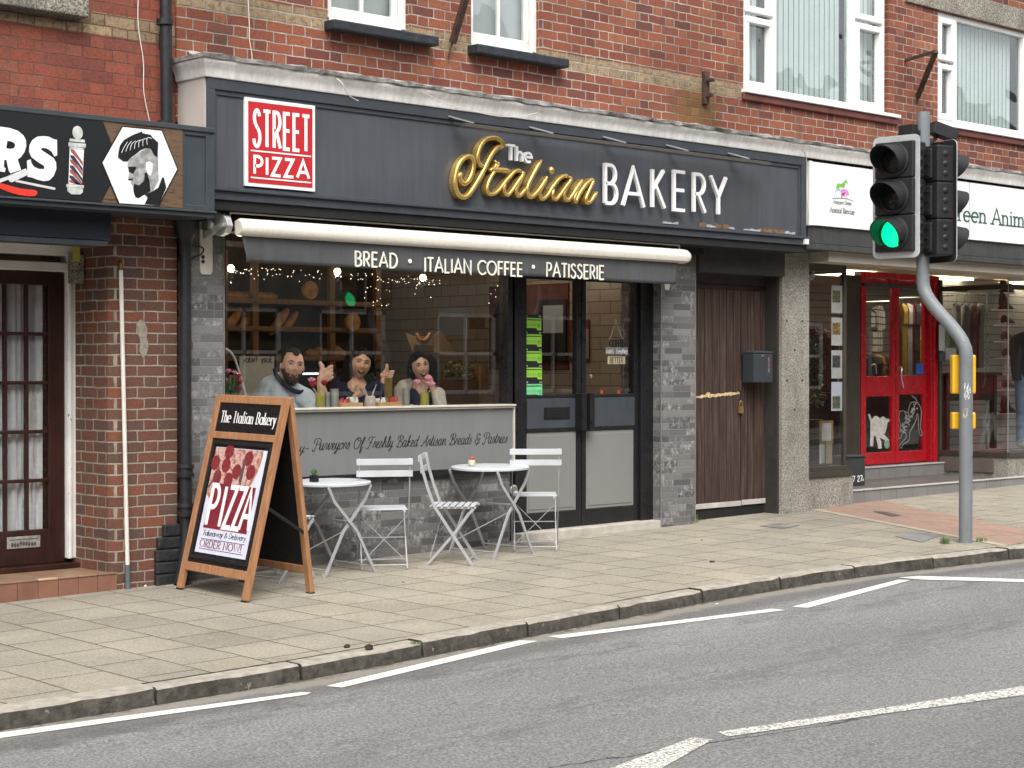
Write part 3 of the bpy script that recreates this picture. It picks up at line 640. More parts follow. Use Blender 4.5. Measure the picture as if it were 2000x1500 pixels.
terr = thing('brick_terrace', 'red brick upper storey with beige band above the bakery and animal rescue shop', 'building', (13, 0, 3.4))
W1 = (8.394, 9.225, 4.11, 5.95); W2 = (9.889, 10.70, 4.11, 5.95); W3 = (13.459, 15.90, 4.10, 6.1); W4 = (16.84, 19.3, 4.12, 5.37)
mb = MB(); wallgrid(mb, 7.03, 30, 3.2, 8.5, 0, .3, [W1, W2, W3, W4]); mb.quad((7.03,.3,3.2),(7.03,0,3.2),(7.03,0,8.5),(7.03,.3,8.5))
mb.build('wall', M_wall, terr)
mb = MB(); mb.box(7.03, .31, 3.2, 30, .33, 8.5); mb.box(7.03, 4.6, 3.2, 30, 4.7, 8.5); mb.box(7.03, .3, 3.08, 30, 4.7, 3.19); mb.box(7.03,.3,8.5,30,4.7,8.6)
mb2 = MB()                                              # upstairs rooms: side walls, floor and back so the windows look into a dim room
mb2.box(7.03, 4.6, 3.2, 30, 4.7, 8.5); mb2.box(7.03, .3, 3.08, 30, 4.7, 3.2); mb2.box(7.03, -.02, 8.5, 30, 4.8, 8.62); mb2.box(29.95,.3,3.2,30,4.6,8.5)
mb2.build('upper_rooms', M_inner, terr)
mb = MB(); mb.box(16.2, -.03, 5.372, 30, .1, 5.62); mb.build('lintel', M_aggd, terr, bevel=.004)
# sash windows with venetian blinds
def sash(Wd, slat=True):
    x0, x1, z0, z1 = Wd; fw_ = .055
    mb = MB()
    for a, b, c_, d in ((x0,x0+fw_,z0,z1),(x1-fw_,x1,z0,z1),(x0,x1,z0,z0+.05)): mb.box(a, .05, c_, b, .16, d)
    s0 = z0+.052
    for a, b, c_, d in ((x0+fw_+.004,x0+fw_+.05,s0,z1),(x1-fw_-.05,x1-fw_-.004,s0,z1),(x0+fw_+.05,x1-fw_-.05,s0,s0+.085),(x0+fw_+.05,x1-fw_-.05,5.02,5.07)): mb.box(a, .085, c_, b, .135, d)
    m_ = (x0+x1)/2; mb.box(m_-.012, .088, s0+.085, m_+.012, .13, z1)
    f = mb.build('sash_window', M_whitep, terr, bevel=.006)
    mb = MB(); mb.box(x0+fw_+.04, .108, s0+.07, x1-fw_-.04, .112, z1); mb.build('pane', M_glassup, f)
    mb = MB()
    z = s0+.06
    while z < z1:
        mb.beam((x0+.02, .2, z), (x1-.02, .2, z), .036, .002, up=(0, 1, .35)); z += .034
    mb.build('blind', M_blind, f)
    return f
for Wd in (W1, W2): sash(Wd)
M_slate = mat('black_painted_stone', (.022,.026,.032), .5, var=.3, vs=12, bump=.01, bs=16, spots=(13,.70,(.25,.23,.2)))
for a, b in ((8.36, 9.43), (9.85, 10.93)):
    mb = MB(); n = 14
    for i in range(n):
        xa, xb = a+(b-a)*i/n, a+(b-a)*(i+1)/n
    mb.box(a, -.125, 4.03, b, .05, 4.105); mb.build('window_sill', M_slate, terr, bevel=.01)
# wide upvc windows with vertical blinds
def upvc(x0, x1, z0, z1, mull, opens):
    mb = MB(); f_ = .06; y0, y1 = .03, .1
    mb.box(x0, y0, z0, x0+f_, y1, z1); mb.box(x1-f_, y0, z0, x1, y1, z1); mb.box(x0+f_, y0, z0, x1-f_, y1, z0+f_); mb.box(x0+f_, y0, z1-f_, x1-f_, y1, z1)
    for m_ in mull: mb.box(m_-.035, y0-.004, z0+.01, m_+.035, y1-.002, z1-.01)
    for a, b, c_, d in opens:
        s_ = .062
        for q in ((a,b,c_,c_+s_),(a,b,d-s_,d),(a,a+s_,c_+s_,d-s_),(b-s_,b,c_+s_,d-s_)): mb.box(q[0], y0-.022, q[2], q[1], y1-.01, q[3])
    fr = mb.build('window_frame', M_white, terr, bevel=.008)
    mb = MB(); mb.box(x0+.03, .07, z0+.03, x1-.03, .076, z1-.03); mb.build('pane', M_glasswav, fr)
    mb = MB(); x = x0+.07
    while x < x1-.1:
        if not any(abs(x+.045-m_) < .06 for m_ in mull): mb.beam((x+.043, .17, z0+.03), (x+.043, .17, z1-.03), .078, .002, up=(-.05, 1, 0))
        x += .086
    mb.build('blind', M_blind, fr)
upvc(W3[0], W3[1]-.03, W3[2]+.03, W3[3], [13.97, 15.30], [(13.50,13.95,4.17,4.86),(13.50,13.95,4.90,6.04),(15.33,15.82,4.17,5.04),(15.33,15.82,5.08,6.04)])
upvc(W4[0], W4[1], W4[2]+.03, W4[3], [17.23, 18.72], [(16.88,17.2,4.19,4.80),(16.88,17.2,4.84,5.31),(18.76,19.24,4.19,5.31)])
for a, b in ((13.43, 16.05), (16.8, 19.4)):
    mb = MB(); mb.box(a, -.06, 4.10, b, .07, 4.135); mb.build('window_sill', M_white, terr, bevel=.006)
M_redt = mat('red_tile_creasing', (.13,.042,.034), .7, var=.25)
mb = MB(); mb.box(13.43, -.035, 4.03, 16.05, .02, 4.095); mb.box(16.8, -.035, 4.03, 19.4, .02, 4.095); mb.build('sill_course', M_redt, terr, bevel=.01)
# cornice, mitred at its left end, with lead flashing over it
prof = [(.0,3.485),(.012,3.487),(.018,3.498),(.022,3.525),(.036,3.556),(.058,3.580),(.066,3.592),(.068,3.612),(.06,3.615),(-.0,3.618)]
def sweep(prof, xl, xr, y0, m, name, parent, rough=0, nseg=1):
    mb = MB(); n = len(prof); cols = []
    def ring(fn): b = len(mb.v); mb.v.extend([Vector(fn(d, z)) for d, z in prof]); cols.append(b)
    ring(lambda d, z: (xl-d, .0, z)); ring(lambda d, z: (xl-d, y0-d, z))
    for i in range(1, nseg+1):
        x = xl+(xr-xl)*i/nseg; r = [random.uniform(-rough, rough) for _ in prof]
        it = iter(r); ring(lambda d, z: (x, y0-d+next(it), z+random.uniform(-rough, rough)))
    for a, b in zip(cols, cols[1:]):
        for k in range(n-1): mb.f.append((a+k, b+k, b+k+1, a+k+1)); mb.m.append(0)
    mb.f.append(tuple(cols[-1]+k for k in range(n))); mb.m.append(0)
    return mb.build(name, m, parent, smooth=True, ang=28)
sweep(prof, 7.04, 30, -.36, M_corn, 'cornice', terr, 0, 1)
sweep([(.070,3.603),(.084,3.608),(.088,3.634),(.06,3.645),(-.16,3.672),(-.34,3.705),(-.36,3.72)], 7.04, 30, -.36, M_lead, 'lead_flashing', terr, .0075, 260)
# ------------------------------------------------------------------ bakery shopfront
bk = thing('bakery_shopfront', 'dark grey bakery shopfront with large window, double glazed doors and grey brick pillars', 'shopfront', (9.8, 0, 0))
FX0, FX1 = 7.04, 13.985
mb = MB()
mb.box(FX0+.012, -.36, 3.405, FX1, -.04, 3.485); mb.box(FX0+.012, -.36, 2.63, FX1, -.04, 2.70)
mb.box(FX0+.012, -.36, 2.70, FX0+.075, -.04, 3.405); mb.box(FX1-.075, -.36, 2.70, FX1, -.04, 3.405)
mb.box(FX0+.075, -.345, 3.37, FX1-.075, -.04, 3.405); mb.box(FX0+.075, -.345, 2.70, FX1-.075, -.04, 2.728)
mb.box(FX0+.075, -.345, 2.728, FX0+.10, -.04, 3.37); mb.box(FX1-.10, -.345, 2.728, FX1-.075, -.04, 3.37)
mb.box(FX0+.01, -.385, 2.692, FX1+.02, -.36, 2.712)
fas = mb.build('fascia', M_anth, bk, bevel=.004)
mb = MB(); mb.box(FX0+.10, -.332, 2.728, 10.03, -.05, 3.37); mb.box(10.032, -.332, 2.728, FX1-.10, -.05, 3.37); mb.build('fascia_panel', M_fascia, fas)
mb = MB(); mb.box(FX0, -.34, 2.5, FX0+.0115, 0, 3.484); mb.build('fascia_return', M_cream, fas)
M_rot = mat('rotten_wood', (.17,.10,.055), .9, var=.5, vs=20, bump=.01)
M_peel = mat('peeling_paint', (.34,.36,.38), .6, var=.3, vs=30)
mb = MB(); mp = fac(-.333)
def jag(xa, xb, h0, h1, z, seed):
    rr = random.Random(seed); n = max(3, int((xb-xa)/.05)); up = [(xa+(xb-xa)*i/n, z+rr.uniform(h0, h1)) for i in range(n+1)]
    return [(xa, z)]+up+[(xb, z)]
for xa, xb, s_ in ((12.40,12.50,1),(12.62,12.72,2),(12.74,12.82,5),(13.28,13.66,3)): mb = MB(); mb.prism(jag(xa, xb, .025, .045, 2.728, s_), mp, 0, .012); mb.build('rotten_edge', M_rot, fas)
mb = MB()
for xa, xb, s_ in ((12.50,12.62,6),(13.05,13.28,7),(13.66,13.82,8),(11.9,12.1,9),(12.82,12.9,10)): mb = MB(); mb.prism(jag(xa, xb, .008, .030, 2.728, s_), mp, 0, .016); mb.build('peeling_paint', M_peel, fas)
mb = MB(); mb.box(13.93, -.389, 2.64, 13.99, -.361, 2.69); mb.build('corner_plate', M_whitep, fas)
# sign letters
M_gold = mat('gold_letter', (.62,.42,.13), .28, metal=.75, var=.08, vs=9); M_goldd = mat('gold_letter_side', (.48,.30,.10), .4, metal=.5, var=.08)
M_wlet = mat('white_letter', (.80,.80,.79), .35, var=.03)
def z1(p): return (880+p[0]/6.667, 255+p[1]/6.667)
strokes = [
 ([(150,545),(128,600),(150,670),(205,685),(260,630),(300,530),(312,430),(290,355),(235,335),(165,380),(110,470),(80,580),(70,690),(90,790),(130,850),(195,868),(260,820),(330,720),(400,600),(455,500),(510,380),(570,280),(630,220),(695,215)], 1),
 ([(695,215),(680,150),(620,105),(550,95),(475,120),(410,190),(370,290),(362,370),(390,440),(450,475)], .9),
 ([(640,420),(600,500),(550,580),(510,660),(485,740),(490,800),(530,830),(590,815),(660,750),(720,670),(790,590),(850,530),(900,520),(930,545)], .8),
 ([(585,385),(600,440),(570,490),(515,515)], .7), ([(515,515),(600,510),(700,515),(775,520)], 1.0), ([(600,440),(640,420)], .9),
 ([(930,545),(950,570),(900,680),(860,760),(865,820),(895,850),(940,820),(1010,730)], .9),
 ([(720,670),(700,750),(712,810),(750,840),(800,790),(870,690),(950,570)], .8),
 ([(1190,385),(1130,490),(1060,620),(1010,740),(1010,820),(1050,865),(1110,830),(1190,730),(1265,600)], .95),
 ([(1265,600),(1200,720),(1165,800),(1175,870),(1210,890),(1270,840),(1340,730),(1420,630),(1490,590),(1540,600)], .85),
 ([(1570,640),(1520,730),(1485,820),(1490,880),(1530,905),(1580,860),(1650,750),(1720,640)], .9),
 ([(1540,600),(1570,640),(1500,740),(1430,840),(1380,895),(1340,880),(1330,830),(1350,760)], .8),
 ([(1720,640),(1660,770),(1620,880),(1635,925),(1680,830),(1760,710),(1830,650),(1865,640)], .9),
 ([(1865,640),(1850,690),(1800,800),(1765,890),(1780,940),(1830,920),(1870,860),(1912,800)], .85)]
mb = MB()
for i, (st, wt) in enumerate(strokes):
    pts = [(px(*z1(p), -.40).x, px(*z1(p), -.40).z) for p in cr(st, 5)]
    P3 = [Vector((u, -.372, v)) for u, v in pts]; r = .0205*wt; e = i*.0006
    # rounded raised tube-letter: half-round front on a straight return
    n = len(P3); vs = []; fs = []; K = 8
    for k_, p in enumerate(P3):
        a = P3[max(0, k_-1)]; b = P3[min(n-1, k_+1)]; t = (b-a).normalized(); nn = Vector((-t.z, 0, t.x)); tp = min(1, .45+.55*min(k_, n-1-k_)/3)
        for j in range(K+1):
            an = math.pi*j/K; vs.append(p+nn*(math.cos(an)*r*tp)+Vector((0, -.020-e-math.sin(an)*.014*tp, 0)))
        vs += [p-nn*r*tp+Vector((0, .034, 0)), p+nn*r*tp+Vector((0, .034, 0))]
    m_ = K+3
    for k_ in range(n-1):
        for j in range(m_): fs.append((k_*m_+j, k_*m_+(j+1) % m_, (k_+1)*m_+(j+1) % m_, (k_+1)*m_+j))
    fs += [tuple(range(m_)), tuple((n-1)*m_+j for j in range(m_-1, -1, -1))]
    mb.add(vs, fs)
dp = px(*z1((1322,518)), -.40); mb.ball((dp.x, -.385, dp.z), (.030, .03, .036), 16, 10)
mb.build('gold_script_lettering', M_gold, fas, smooth=True, ang=50)
mp = fac(-.332)
def ptext(mb, s, xl, xr, yb, yt, Y, wt, d0, d1, **kw):
    u = pX(xl, Y); W = pX(xr, Y)-u; v = pZ(xl, yb, Y); H = pZ(xl, yt, Y)-v
    text(mb, s, fac(Y), u, v, W, H, wt, d0, d1, **kw)
mb = MB()
def wl(s, xl, xr, yb, yt): ptext(mb, s, xl, xr, yb, yt, -.40, .030, -.03, .0, track=.04)
wl('B', 1180, 1208, 396, 321); wl('A', 1216, 1261, 401, 326); wl('K', 1272, 1301, 404, 330); wl('E', 1314, 1341, 409, 334); wl('R', 1353, 1381, 413, 339); wl('Y', 1388, 1421, 417, 343)
mb.build('white_lettering', M_wlet, fas, bevel=.002); mb = MB()
ptext(mb, 'The', 992, 1040, 312, 283, -.40, .020, -.03, .0, track=.05)
mb.build('the_lettering', M_wlet, fas, bevel=.002)
# sign light trough
tl = thing('sign_light', 'thin dark trough light on clear arms over the gold script sign', 'sign light', (10.3, -.5, 3.35))
za, zb = pZ(905, 236, -.5), pZ(1500, 300, -.5); xa, xb = pX(905, -.5), pX(1500, -.5)
mb = MB(); mb.box(xa, -.53, 3.335, xb, -.47, 3.365); mb.build('trough', mat('trough_grey', (.07,.066,.06), .4), tl, bevel=.003)
M_arm = mat('pale_bracket', (.26,.265,.27), .3, metal=.2, var=.2)
for x_ in (885, 1042, 1186, 1310, 1430):
    X = pX(x_, -.43); mb = MB(); mb.beam((X+.02, -.355, 3.43), (X+.16, -.50, 3.375), .035, .012); mb.build('arm', M_arm, tl)
# window below the awning
WX0, WX1 = 7.52, 10.44
mb = MB()
mb.box(7.40, .1, .55, WX0, .22, 2.6); mb.box(WX1-.03, .1, .0, WX1+.05, .22, 2.6); mb.box(WX0, .1, 2.5, WX1-.03, .22, 2.6)
mb.build('window_frame', M_black, bk, bevel=.004)
mb = MB(); mb.box(WX0-.02, .16, 1.09, WX1, .168, 2.52); mb.build('shop_window_pane', M_glass, bk)
mb = MB(); mb.box(7.42, .04, .60, WX1-.035, .30, 1.095); mb.build('stall_panel', M_grey, bk, bevel=.003)
mb = MB(); mb.box(7.42, .032, .555, WX1-.035, .30, .598); mb.build('panel_base_rail', M_black, bk, bevel=.002)
mb = MB(); mb.box(7.42, .015, 1.097, WX1-.03, .155, 1.112); mb.box(7.42, .0, 1.114, WX1-.03, .159, 1.128); mb.box(WX1-.033, .028, .60, WX1-.016, .1, 1.112); mb.build('window_ledge', M_sill, bk, bevel=.002)
mb = MB(); mb.box(7.42, .08, -.3, WX1-.03, .32, .555); mb.build('stall_riser', M_slip, bk)
mb = MB(); mb.box(7.10, .0, -.3, 7.43, .35, 2.62); mb.build('pillar', M_slip, bk)
mb = MB(); mb.box(12.265, .0, -.3, 12.745, .5, 2.62); mb.build('pillar', M_slip, bk)
M_trim = mat('aluminium_edge', (.35,.35,.34), .4, metal=.6, var=.1)
for a, z_, b in ((12.258,-.1,12.264),(12.742,-.1,12.75),(7.428,1.13,7.436)): mb = MB(); mb.box(a, -.006, z_, b, .006, 2.62); mb.build('pillar_edge_trim', M_trim, bk)
mb = MB(); mb.box(7.06, -.34, 2.56, FX1, -.1, 2.628); mb.box(7.05, -.1, 2.5, 12.75, .12, 2.63); mb.build('awning_soffit', M_blackm, bk)
mb = MB()
text(mb, 'y-', fac(.04), pX(583,.04), pZ(583,884,.04), pX(603,.04)-pX(583,.04), .078, .0055, -.002, .0015, style='script', slant=.25, thin=.004, track=.02)
ptext(mb, 'Purveyors Of Freshly Baked Artisan Breads & Pastries', 610, 990, 880, 858, .04, .0055, -.002, .0015, style='script', slant=.25, thin=.004, track=.0)
mb.build('panel_lettering', M_blackm, bk)
# small round vent on the riser near the door
mb = MB(); q = px(1002, 957, .08); mb.lathe([(.045,0),(.045,.012),(.034,.018),(.034,.010),(.02,.010),(.018,.016),(0.001,.016)], q, 20, Matrix.Rotation(R_(90), 3, 'X')); mb.build('vent', M_chrome, bk, smooth=True)
# doors
DX0, DX1, DXM = 10.50, 12.18, 11.315
zb_, zm0, zm1, zt_ = .03, .905, 1.17, 2.30
mb = MB()
mb.box(10.46, .1, -.05, 10.60, .24, 2.6); mb.box(12.10, .1, -.05, 12.27, .26, 2.6); mb.box(10.60, .1, zt_, 12.10, .24, 2.6)
mb.build('door_frame', M_black, bk, bevel=.004)
def leaf(x0, x1, hx, name='door'):
    mb = MB(); s_ = .055
    mb.box(x0, .13, zb_, x0+s_, .19, zt_-.004); mb.box(x1-s_, .13, zb_, x1, .19, zt_-.004)
    mb.box(x0+s_, .13, zt_-.09, x1-s_, .19, zt_-.004); mb.box(x0+s_, .13, zb_, x1-s_, .19, zb_+.14)
    mb.box(x0+s_, .128, zm0-.03, x1-s_, .19, zm0+.0); mb.box(x0+s_, .128, zm1, x1-s_, .19, zm1+.03)
    d = mb.build(name, M_black, bk, bevel=.003)
    mb = MB(); mb.box(x0+s_, .155, zm1+.03, x1-s_, .163, zt_-.09); mb.build('pane', M_glassd, d)
    mb = MB(); mb.box(x0+s_, .125, zm0+.002, x1-s_, .18, zm1-.002); mb.build('middle_panel', M_anth, d, bevel=.003)
    mb = MB(); mb.box(x0+s_+.002, .138, zb_+.142, x1-s_-.002, .18, zm0-.032); mb.box(x0+s_+.03, .133, zb_+.17, x1-s_-.03, .14, zm0-.06); mb.build('lower_panel', M_greydoor, d, bevel=.004)
    mb = MB(); mb.box(hx-.030, .035, zm0-.02, hx+.030, .129, zm1+.04); mb.build('handle', M_black, d, bevel=.005)
    return d
d1 = leaf(10.605, 11.335, 11.285); d2 = leaf(11.345, 12.095, 11.385)
mb = MB(); a = pX(1062,.125); b = pX(1112,.125); mb.box(a, .117, .985, b, .124, 1.09); mb.box(a+.012, .112, .998, b-.012, .117, 1.075); mb.build('letter_plate', M_black, d1, bevel=.003)
mb = MB(); q = px(1153, 735, .12); mb.lathe([(.016,0),(.016,.01),(.008,.013),(.001,.013)], q, 16, Matrix.Rotation(R_(90), 3, 'X')); mb.build('lock', M_chrome, d2, smooth=True)
mb = MB(); mb.add([(10.47,.0,gz(10.5,0)-.05),(12.262,.0,gz(12.26,0)-.05),(12.262,.26,-.05),(10.47,.26,-.05),(10.47,.0,.015),(12.262,.0,.028),(12.262,.26,.033),(10.47,.26,.02)], [(0,3,2,1),(4,5,6,7),(0,1,5,4),(1,2,6,5),(2,3,7,6),(3,0,4,7)])
mb.build('door_step', M_concsill, bk, bevel=.006)
# boarded side gate to the right of the pillar
gt = thing('boarded_gate', 'worn brown boarded double gate between the grey pillar and pebble pier', 'gate', (13.3, .3, 0))
GY = .17; gx0, gx1 = 12.75, 14.45; zg0, zg1 = .10, 2.20; split = pX(1447, GY)
def boards(x0, x1, parent):
    mb = MB(); n = max(2, round((x1-x0)/.108)); w_ = (x1-x0)/n
    for i in range(n): mb.box(x0+i*w_+.004, GY+random.uniform(-.0015,.0015), zg0+random.uniform(0,.006), x0+(i+1)*w_-.004, GY+.025, zg1)
    o = mb.build('gate_leaf', M_gate, parent, bevel=.002); mb = MB(); mb.box(x0, GY+.026, zg0, x1, GY+.03, zg1); mb.build('backing', M_blackm, o); return o
boards(gx0+.01, split-.004, gt); boards(split+.004, gx1, gt)
mb = MB(); mb.box(gx0, GY-.012, zg1+.002, gx1, GY+.03, zg1+.045); mb.build('top_rail', M_dkwood, gt, bevel=.004)
mb = MB(); mb.box(gx0+.01, GY-.012, zg0-.02, split-.006, GY-.001, zg0+.03); mb.box(split+.006, GY-.012, zg0-.015, gx1-.02, GY-.001, zg0+.035); mb.build('drip_bar', mat('grey_weatherbar', (.44,.42,.38), .7, var=.2), gt, bevel=.003)
mb = MB(); mb.box(gx0, GY+.005, gz(13,.3)-.02, gx1, GY+.02, zg0-.021); mb.build('rubber_strip', M_blackm, gt)
mb = MB(); mp = fac(GY-.001)
a, b = pX(1359, GY), pX(1445, GY); za, zb2 = pZ(1359, 776, GY), pZ(1445, 768, GY); rr = random.Random(4); top = []; bot = []
for i in range(25):
    u = a+(b-a)*i/24; z = za+(zb2-za)*i/24; top.append((u, z+rr.uniform(.004,.022)+(.03 if i in (6,7) else 0))); bot.append((u, z-rr.uniform(.004,.02)))
mb.prism(top+bot[::-1], mp, 0, .0015); mb.build('tape_residue', mat('old_tape', (.55,.42,.24), .8, var=.4, vs=40), gt)
mb = MB(); q = px(1444, 792, GY); mb.box(q.x-.03, GY-.03, q.z-.075, q.x+.03, GY-.002, q.z-.01); mb.tube([(q.x-.02, GY-.018, q.z-.01),(q.x-.02, GY-.02, q.z+.03),(q.x, GY-.02, q.z+.048),(q.x+.02, GY-.02, q.z+.03),(q.x+.02, GY-.018, q.z-.01)], .006, 8)
mb.build('padlock', mat('old_brass', (.42,.30,.12), .4, metal=.8, var=.2), gt, bevel=.004)
mb = MB(); q = px(1444, 752, GY); mb.box(q.x-.02, GY-.015, q.z-.06, q.x+.015, GY-.001, q.z+.05); mb.build('hasp', M_rust, gt, bevel=.003)
mb = MB(); mb.box(12.75, -.05, 2.34, 14.05, .4, 2.62); mb.box(12.75, .9, 0, 14.6, .95, 2.6); mb.box(14.012, .015, -.1, 14.043, .44, 2.62); mb.box(12.75,.165,2.248,14.01,.18,2.36); mb.box(12.745,.5,-.1,12.76,.95,2.6); mb.box(12.75,.4,2.45,14.5,.95,2.55)  # includes a dark panel above the gate standing in for the shaded void
mb.build('lining_and_shade_panel', mat('dark_soffit', (.035,.031,.027), .7, var=.2), gt)
# concrete pier
pier = MB(); pier.box(14.045, -.025, -.12, 14.485, .45, 2.625); pr = pier.build('concrete_pier', M_agg, bevel=.006); tag(pr, 'tall pebble aggregate pier between the brown gate and the charity shop window', 'pier')
mb = MB()
for x_, y_ in ((1536,627),(1566,627),(1536,743),(1566,743),(1551,684),(1551,800)):
    q = px(x_, y_, -.02); mb.lathe([(.012,0),(.012,.01),(.001,.014)], q, 8, Matrix.Rotation(R_(90), 3, 'X'))
mb.build('bolt', M_rust, pr)
# ------------------------------------------------------------------ barber shop on the left
bb = thing('barber_shop', 'red brick barber shop with recessed dark glazed door and tiled step', 'building', (5.0, 0, 0))
mb = MB(); wallgrid(mb, -8, 7.03, 3.0, 8.5, .02, .3, [(4.6, 6.24, 3.99, 6.2)]); mb.build('wall', M_wallL, bb)
mb = MB(); mb.box(4.35, -.10, 3.83, 6.27, .05, 3.985); mb.build('stone_sill', M_aggd, bb, bevel=.012)
mb = MB(); mb.box(4.6, .1, 3.99, 6.24, .16, 6.2); mb.build('upper_window', M_glassup, bb); mb = MB(); mb.box(4.3, .5, 3.5, 6.6, .55, 6.5); mb.box(-8, 4.6, -.2, 7.02, 4.7, 8.5); mb.box(-8,-.02,8.5,7.03,4.8,8.62); mb.build('rear_rooms', M_inner, bb)
# pier beside the entrance
mb = MB(); mb.add([(6.53,-.0,-.3),(7.03,-.0,-.3),(7.03,.7,-.3),(6.50,.7,-.3),(6.50,.06,-.3),(6.53,0,2.6),(7.03,0,2.6),(7.03,.7,2.6),(6.50,.7,2.6),(6.50,.06,2.6)], [(0,1,6,5),(1,2,7,6),(2,3,8,7),(3,4,9,8),(4,0,5,9)])
mb.build('pier', M_pier, bb)
mb = MB(); mb.prism([(0,0),(.03,.03),(.045,.10),(.03,.15),(.035,.21),(.01,.26),(-.02,.275),(-.045,.25),(-.04,.17),(-.02,.12),(-.03,.05)], lambda u, v, d: Vector((px(279,712,0).x+u, -.0-d, px(279,700,0).z+v)), -.002, .006); mb.build('mortar_patch', mat('mortar_patch', (.25,.225,.185), .9, var=.3, vs=30, bump=.006), bb, bevel=.002)
mb = MB(); mb.box(6.50, .7, -.3, 7.05, 1.2, 2.6); mb.box(-8, .7, 2.3, 6.5, .8, 3.1); mb.build('inner_wall', M_pier, bb)
# step with quarry tiles
zt = .005
mb = MB(); mb.box(3.0, .012, zt-.002, 6.528, .75, zt+.001); mb.build('step_tread', M_quarryt, bb)
mb = MB(); mb.box(3.0, .0, -.3, 6.529, .75, zt-.004); mb.build('step_core', mat('grout', (.30,.24,.19), .9), bb)
mb = MB(); p = .152; x = 6.527
while x > 3.1:
    mb.box(x-p+.004, -.012, gz(x, 0)-.03, x, .0, zt-.012); x -= p
mb.build('riser_tiles', M_quarry, bb, bevel=.003)
mb = MB(); x = 6.527; k = 0; mt = MB()
while x > 3.1:
    (mt if k == 3 else mb).box(x-p+.004, -.016, zt-.010, x, .045, zt+.0035); x -= p; k += 1
mb.build('nosing_tiles', M_quarryt, bb, bevel=.004); mt.build('nosing_tile', M_tawn, bb, bevel=.004)
# white frame, transom, door
mb = MB(); fy = .50
xa, xb = pX(131, fy), pX(164, fy)
mb.box(xa, fy, .07, xb-.035, fy+.1, 2.3); mb.box(xb-.05, fy-.03, .05, xb+.02, fy, 2.3); mb.box(xa-.0, fy-.02, .07, xa+.03, fy, 2.3)
zl = pZ(60, 520, fy); mb.box(3.0, fy-.02, zl-.03, xa+.03, fy+.1, zl+.035); zh = pZ(60, 480, fy); mb.box(3.0, fy-.03, zh-.06, xb, fy+.1, zh+.02)
mb.build('door_surround', M_whitep, bb, bevel=.008)
mb = MB(); mb.box(3.0, fy+.02, zl+.035, xa, fy+.03, zh-.06); mb.build('fanlight', M_glassd, bb); mb = MB(); mb.box(3.0, fy+.1, zl, xb, fy+.12, zh+.1); mb.build('fanlight_backing', mat('dim_olive', (.05,.045,.02), .8), bb)
dy = fy+.03; dz0, dz1 = .045, zl-.035; dx1 = xa-.003; dx0 = dx1-.86
mb = MB(); stile = .125
mb.box(dx1-stile, dy, dz0, dx1, dy+.045, dz1); mb.box(dx0, dy, dz0, dx0+stile, dy+.045, dz1)
zbt = pZ(60, 1035, dy); ztp = pZ(60, 556, dy)
mb.box(dx0+stile, dy, dz0, dx1-stile, dy+.045, zbt); mb.box(dx0+stile, dy, ztp, dx1-stile, dy+.045, dz1)
cols = [dx1-stile-.165*i for i in range(0, 5)]
rows = [zbt+(ztp-zbt)*i/5 for i in range(6)]
for c_ in cols[1:4]: mb.box(c_-.012, dy+.005, zbt, c_+.012, dy+.04, ztp)
for r in rows[1:5]: mb.box(dx0+stile, dy+.003, r-.013, dx1-stile, dy+.042, r+.013)
dr = mb.build('door', M_dkwood, bb, bevel=.005)
mb = MB(); mb.box(dx0+stile, dy+.02, zbt, dx1-stile, dy+.025, ztp); mb.build('pane', M_glass, dr)
mb = MB(); n = 90; rr = random.Random(3); vs = []
for i in range(n+1):
    x = dx0+stile+.03+(dx1-stile-.015-dx0-stile-.03)*i/n; y = dy+.075+.016*math.sin(i*.9)+.012*math.sin(i*2.3+1)
    pin = .02*math.sin(i*.35)
    vs += [(x+pin, y, zbt-.02), (x, y, ztp+.02)]
mb.add(vs, [(2*i, 2*i+2, 2*i+3, 2*i+1) for i in range(n)]); mb.build('net_curtain', M_curt, dr, smooth=True, ang=80)
mb = MB(); mb.box(3.0, dy+.3, 0, 6.5, dy+.32, 2.4); mb.build('dark_hall', M_inner, bb)
mb = MB(); a, b = pX(12, dy), pX(77, dy); zc = pZ(45, 1059, dy); mb.box(a, dy-.008, zc-.042, b, dy-.001, zc+.042); lp = mb.build('letter_plate', mat('tarnished_plate', (.36,.35,.32), .45, metal=.5, var=.3, vs=30), dr, bevel=.003)
mb = MB(); rr = random.Random(8)
for i in range(9):
    x = a+.03+i*(b-a-.06)/9; mb.ball((x+.008, dy-.011, zc-.008+rr.uniform(-.006,.006)), (.009,.004,.012+rr.uniform(0,.006)), 8, 6)
mb.box(a+.02, dy-.0095, zc+.018, b-.02, dy-.0082, zc+.024); mb.build('flap_relief', mat('tarnish', (.10,.09,.075), .5, metal=.5), lp, smooth=True)
mb = MB(); mb.box(3.0, fy-.06, .008, xb, fy+.08, .044); mb.build('threshold', M_dkwood, bb, bevel=.004)
mb = MB(); mb.box(5.0, fy-.1, zh+.03, pX(163,.4), fy+.1, zh+.3); mb.build('entrance_head', M_whitep, bb)
# soffit + roller box under the sign
mb = MB(); mb.box(-8, -.36, 2.49, 7.02, .12, 2.52); mb.box(-8, -.28, 2.30, pX(218,-.28), -.08, 2.49); mb.box(-8, -.10, 2.52, 7.02, .02, 3.1); mb.build('shutter_box', mat('navy_box', (.010,.014,.024), .5), bb, bevel=.004)
mb = MB(); mb.box(-8, -.27, 2.262, pX(218,-.28)-.02, -.1, 2.298); mb.build('shutter_rail', M_anth, bb, bevel=.003)
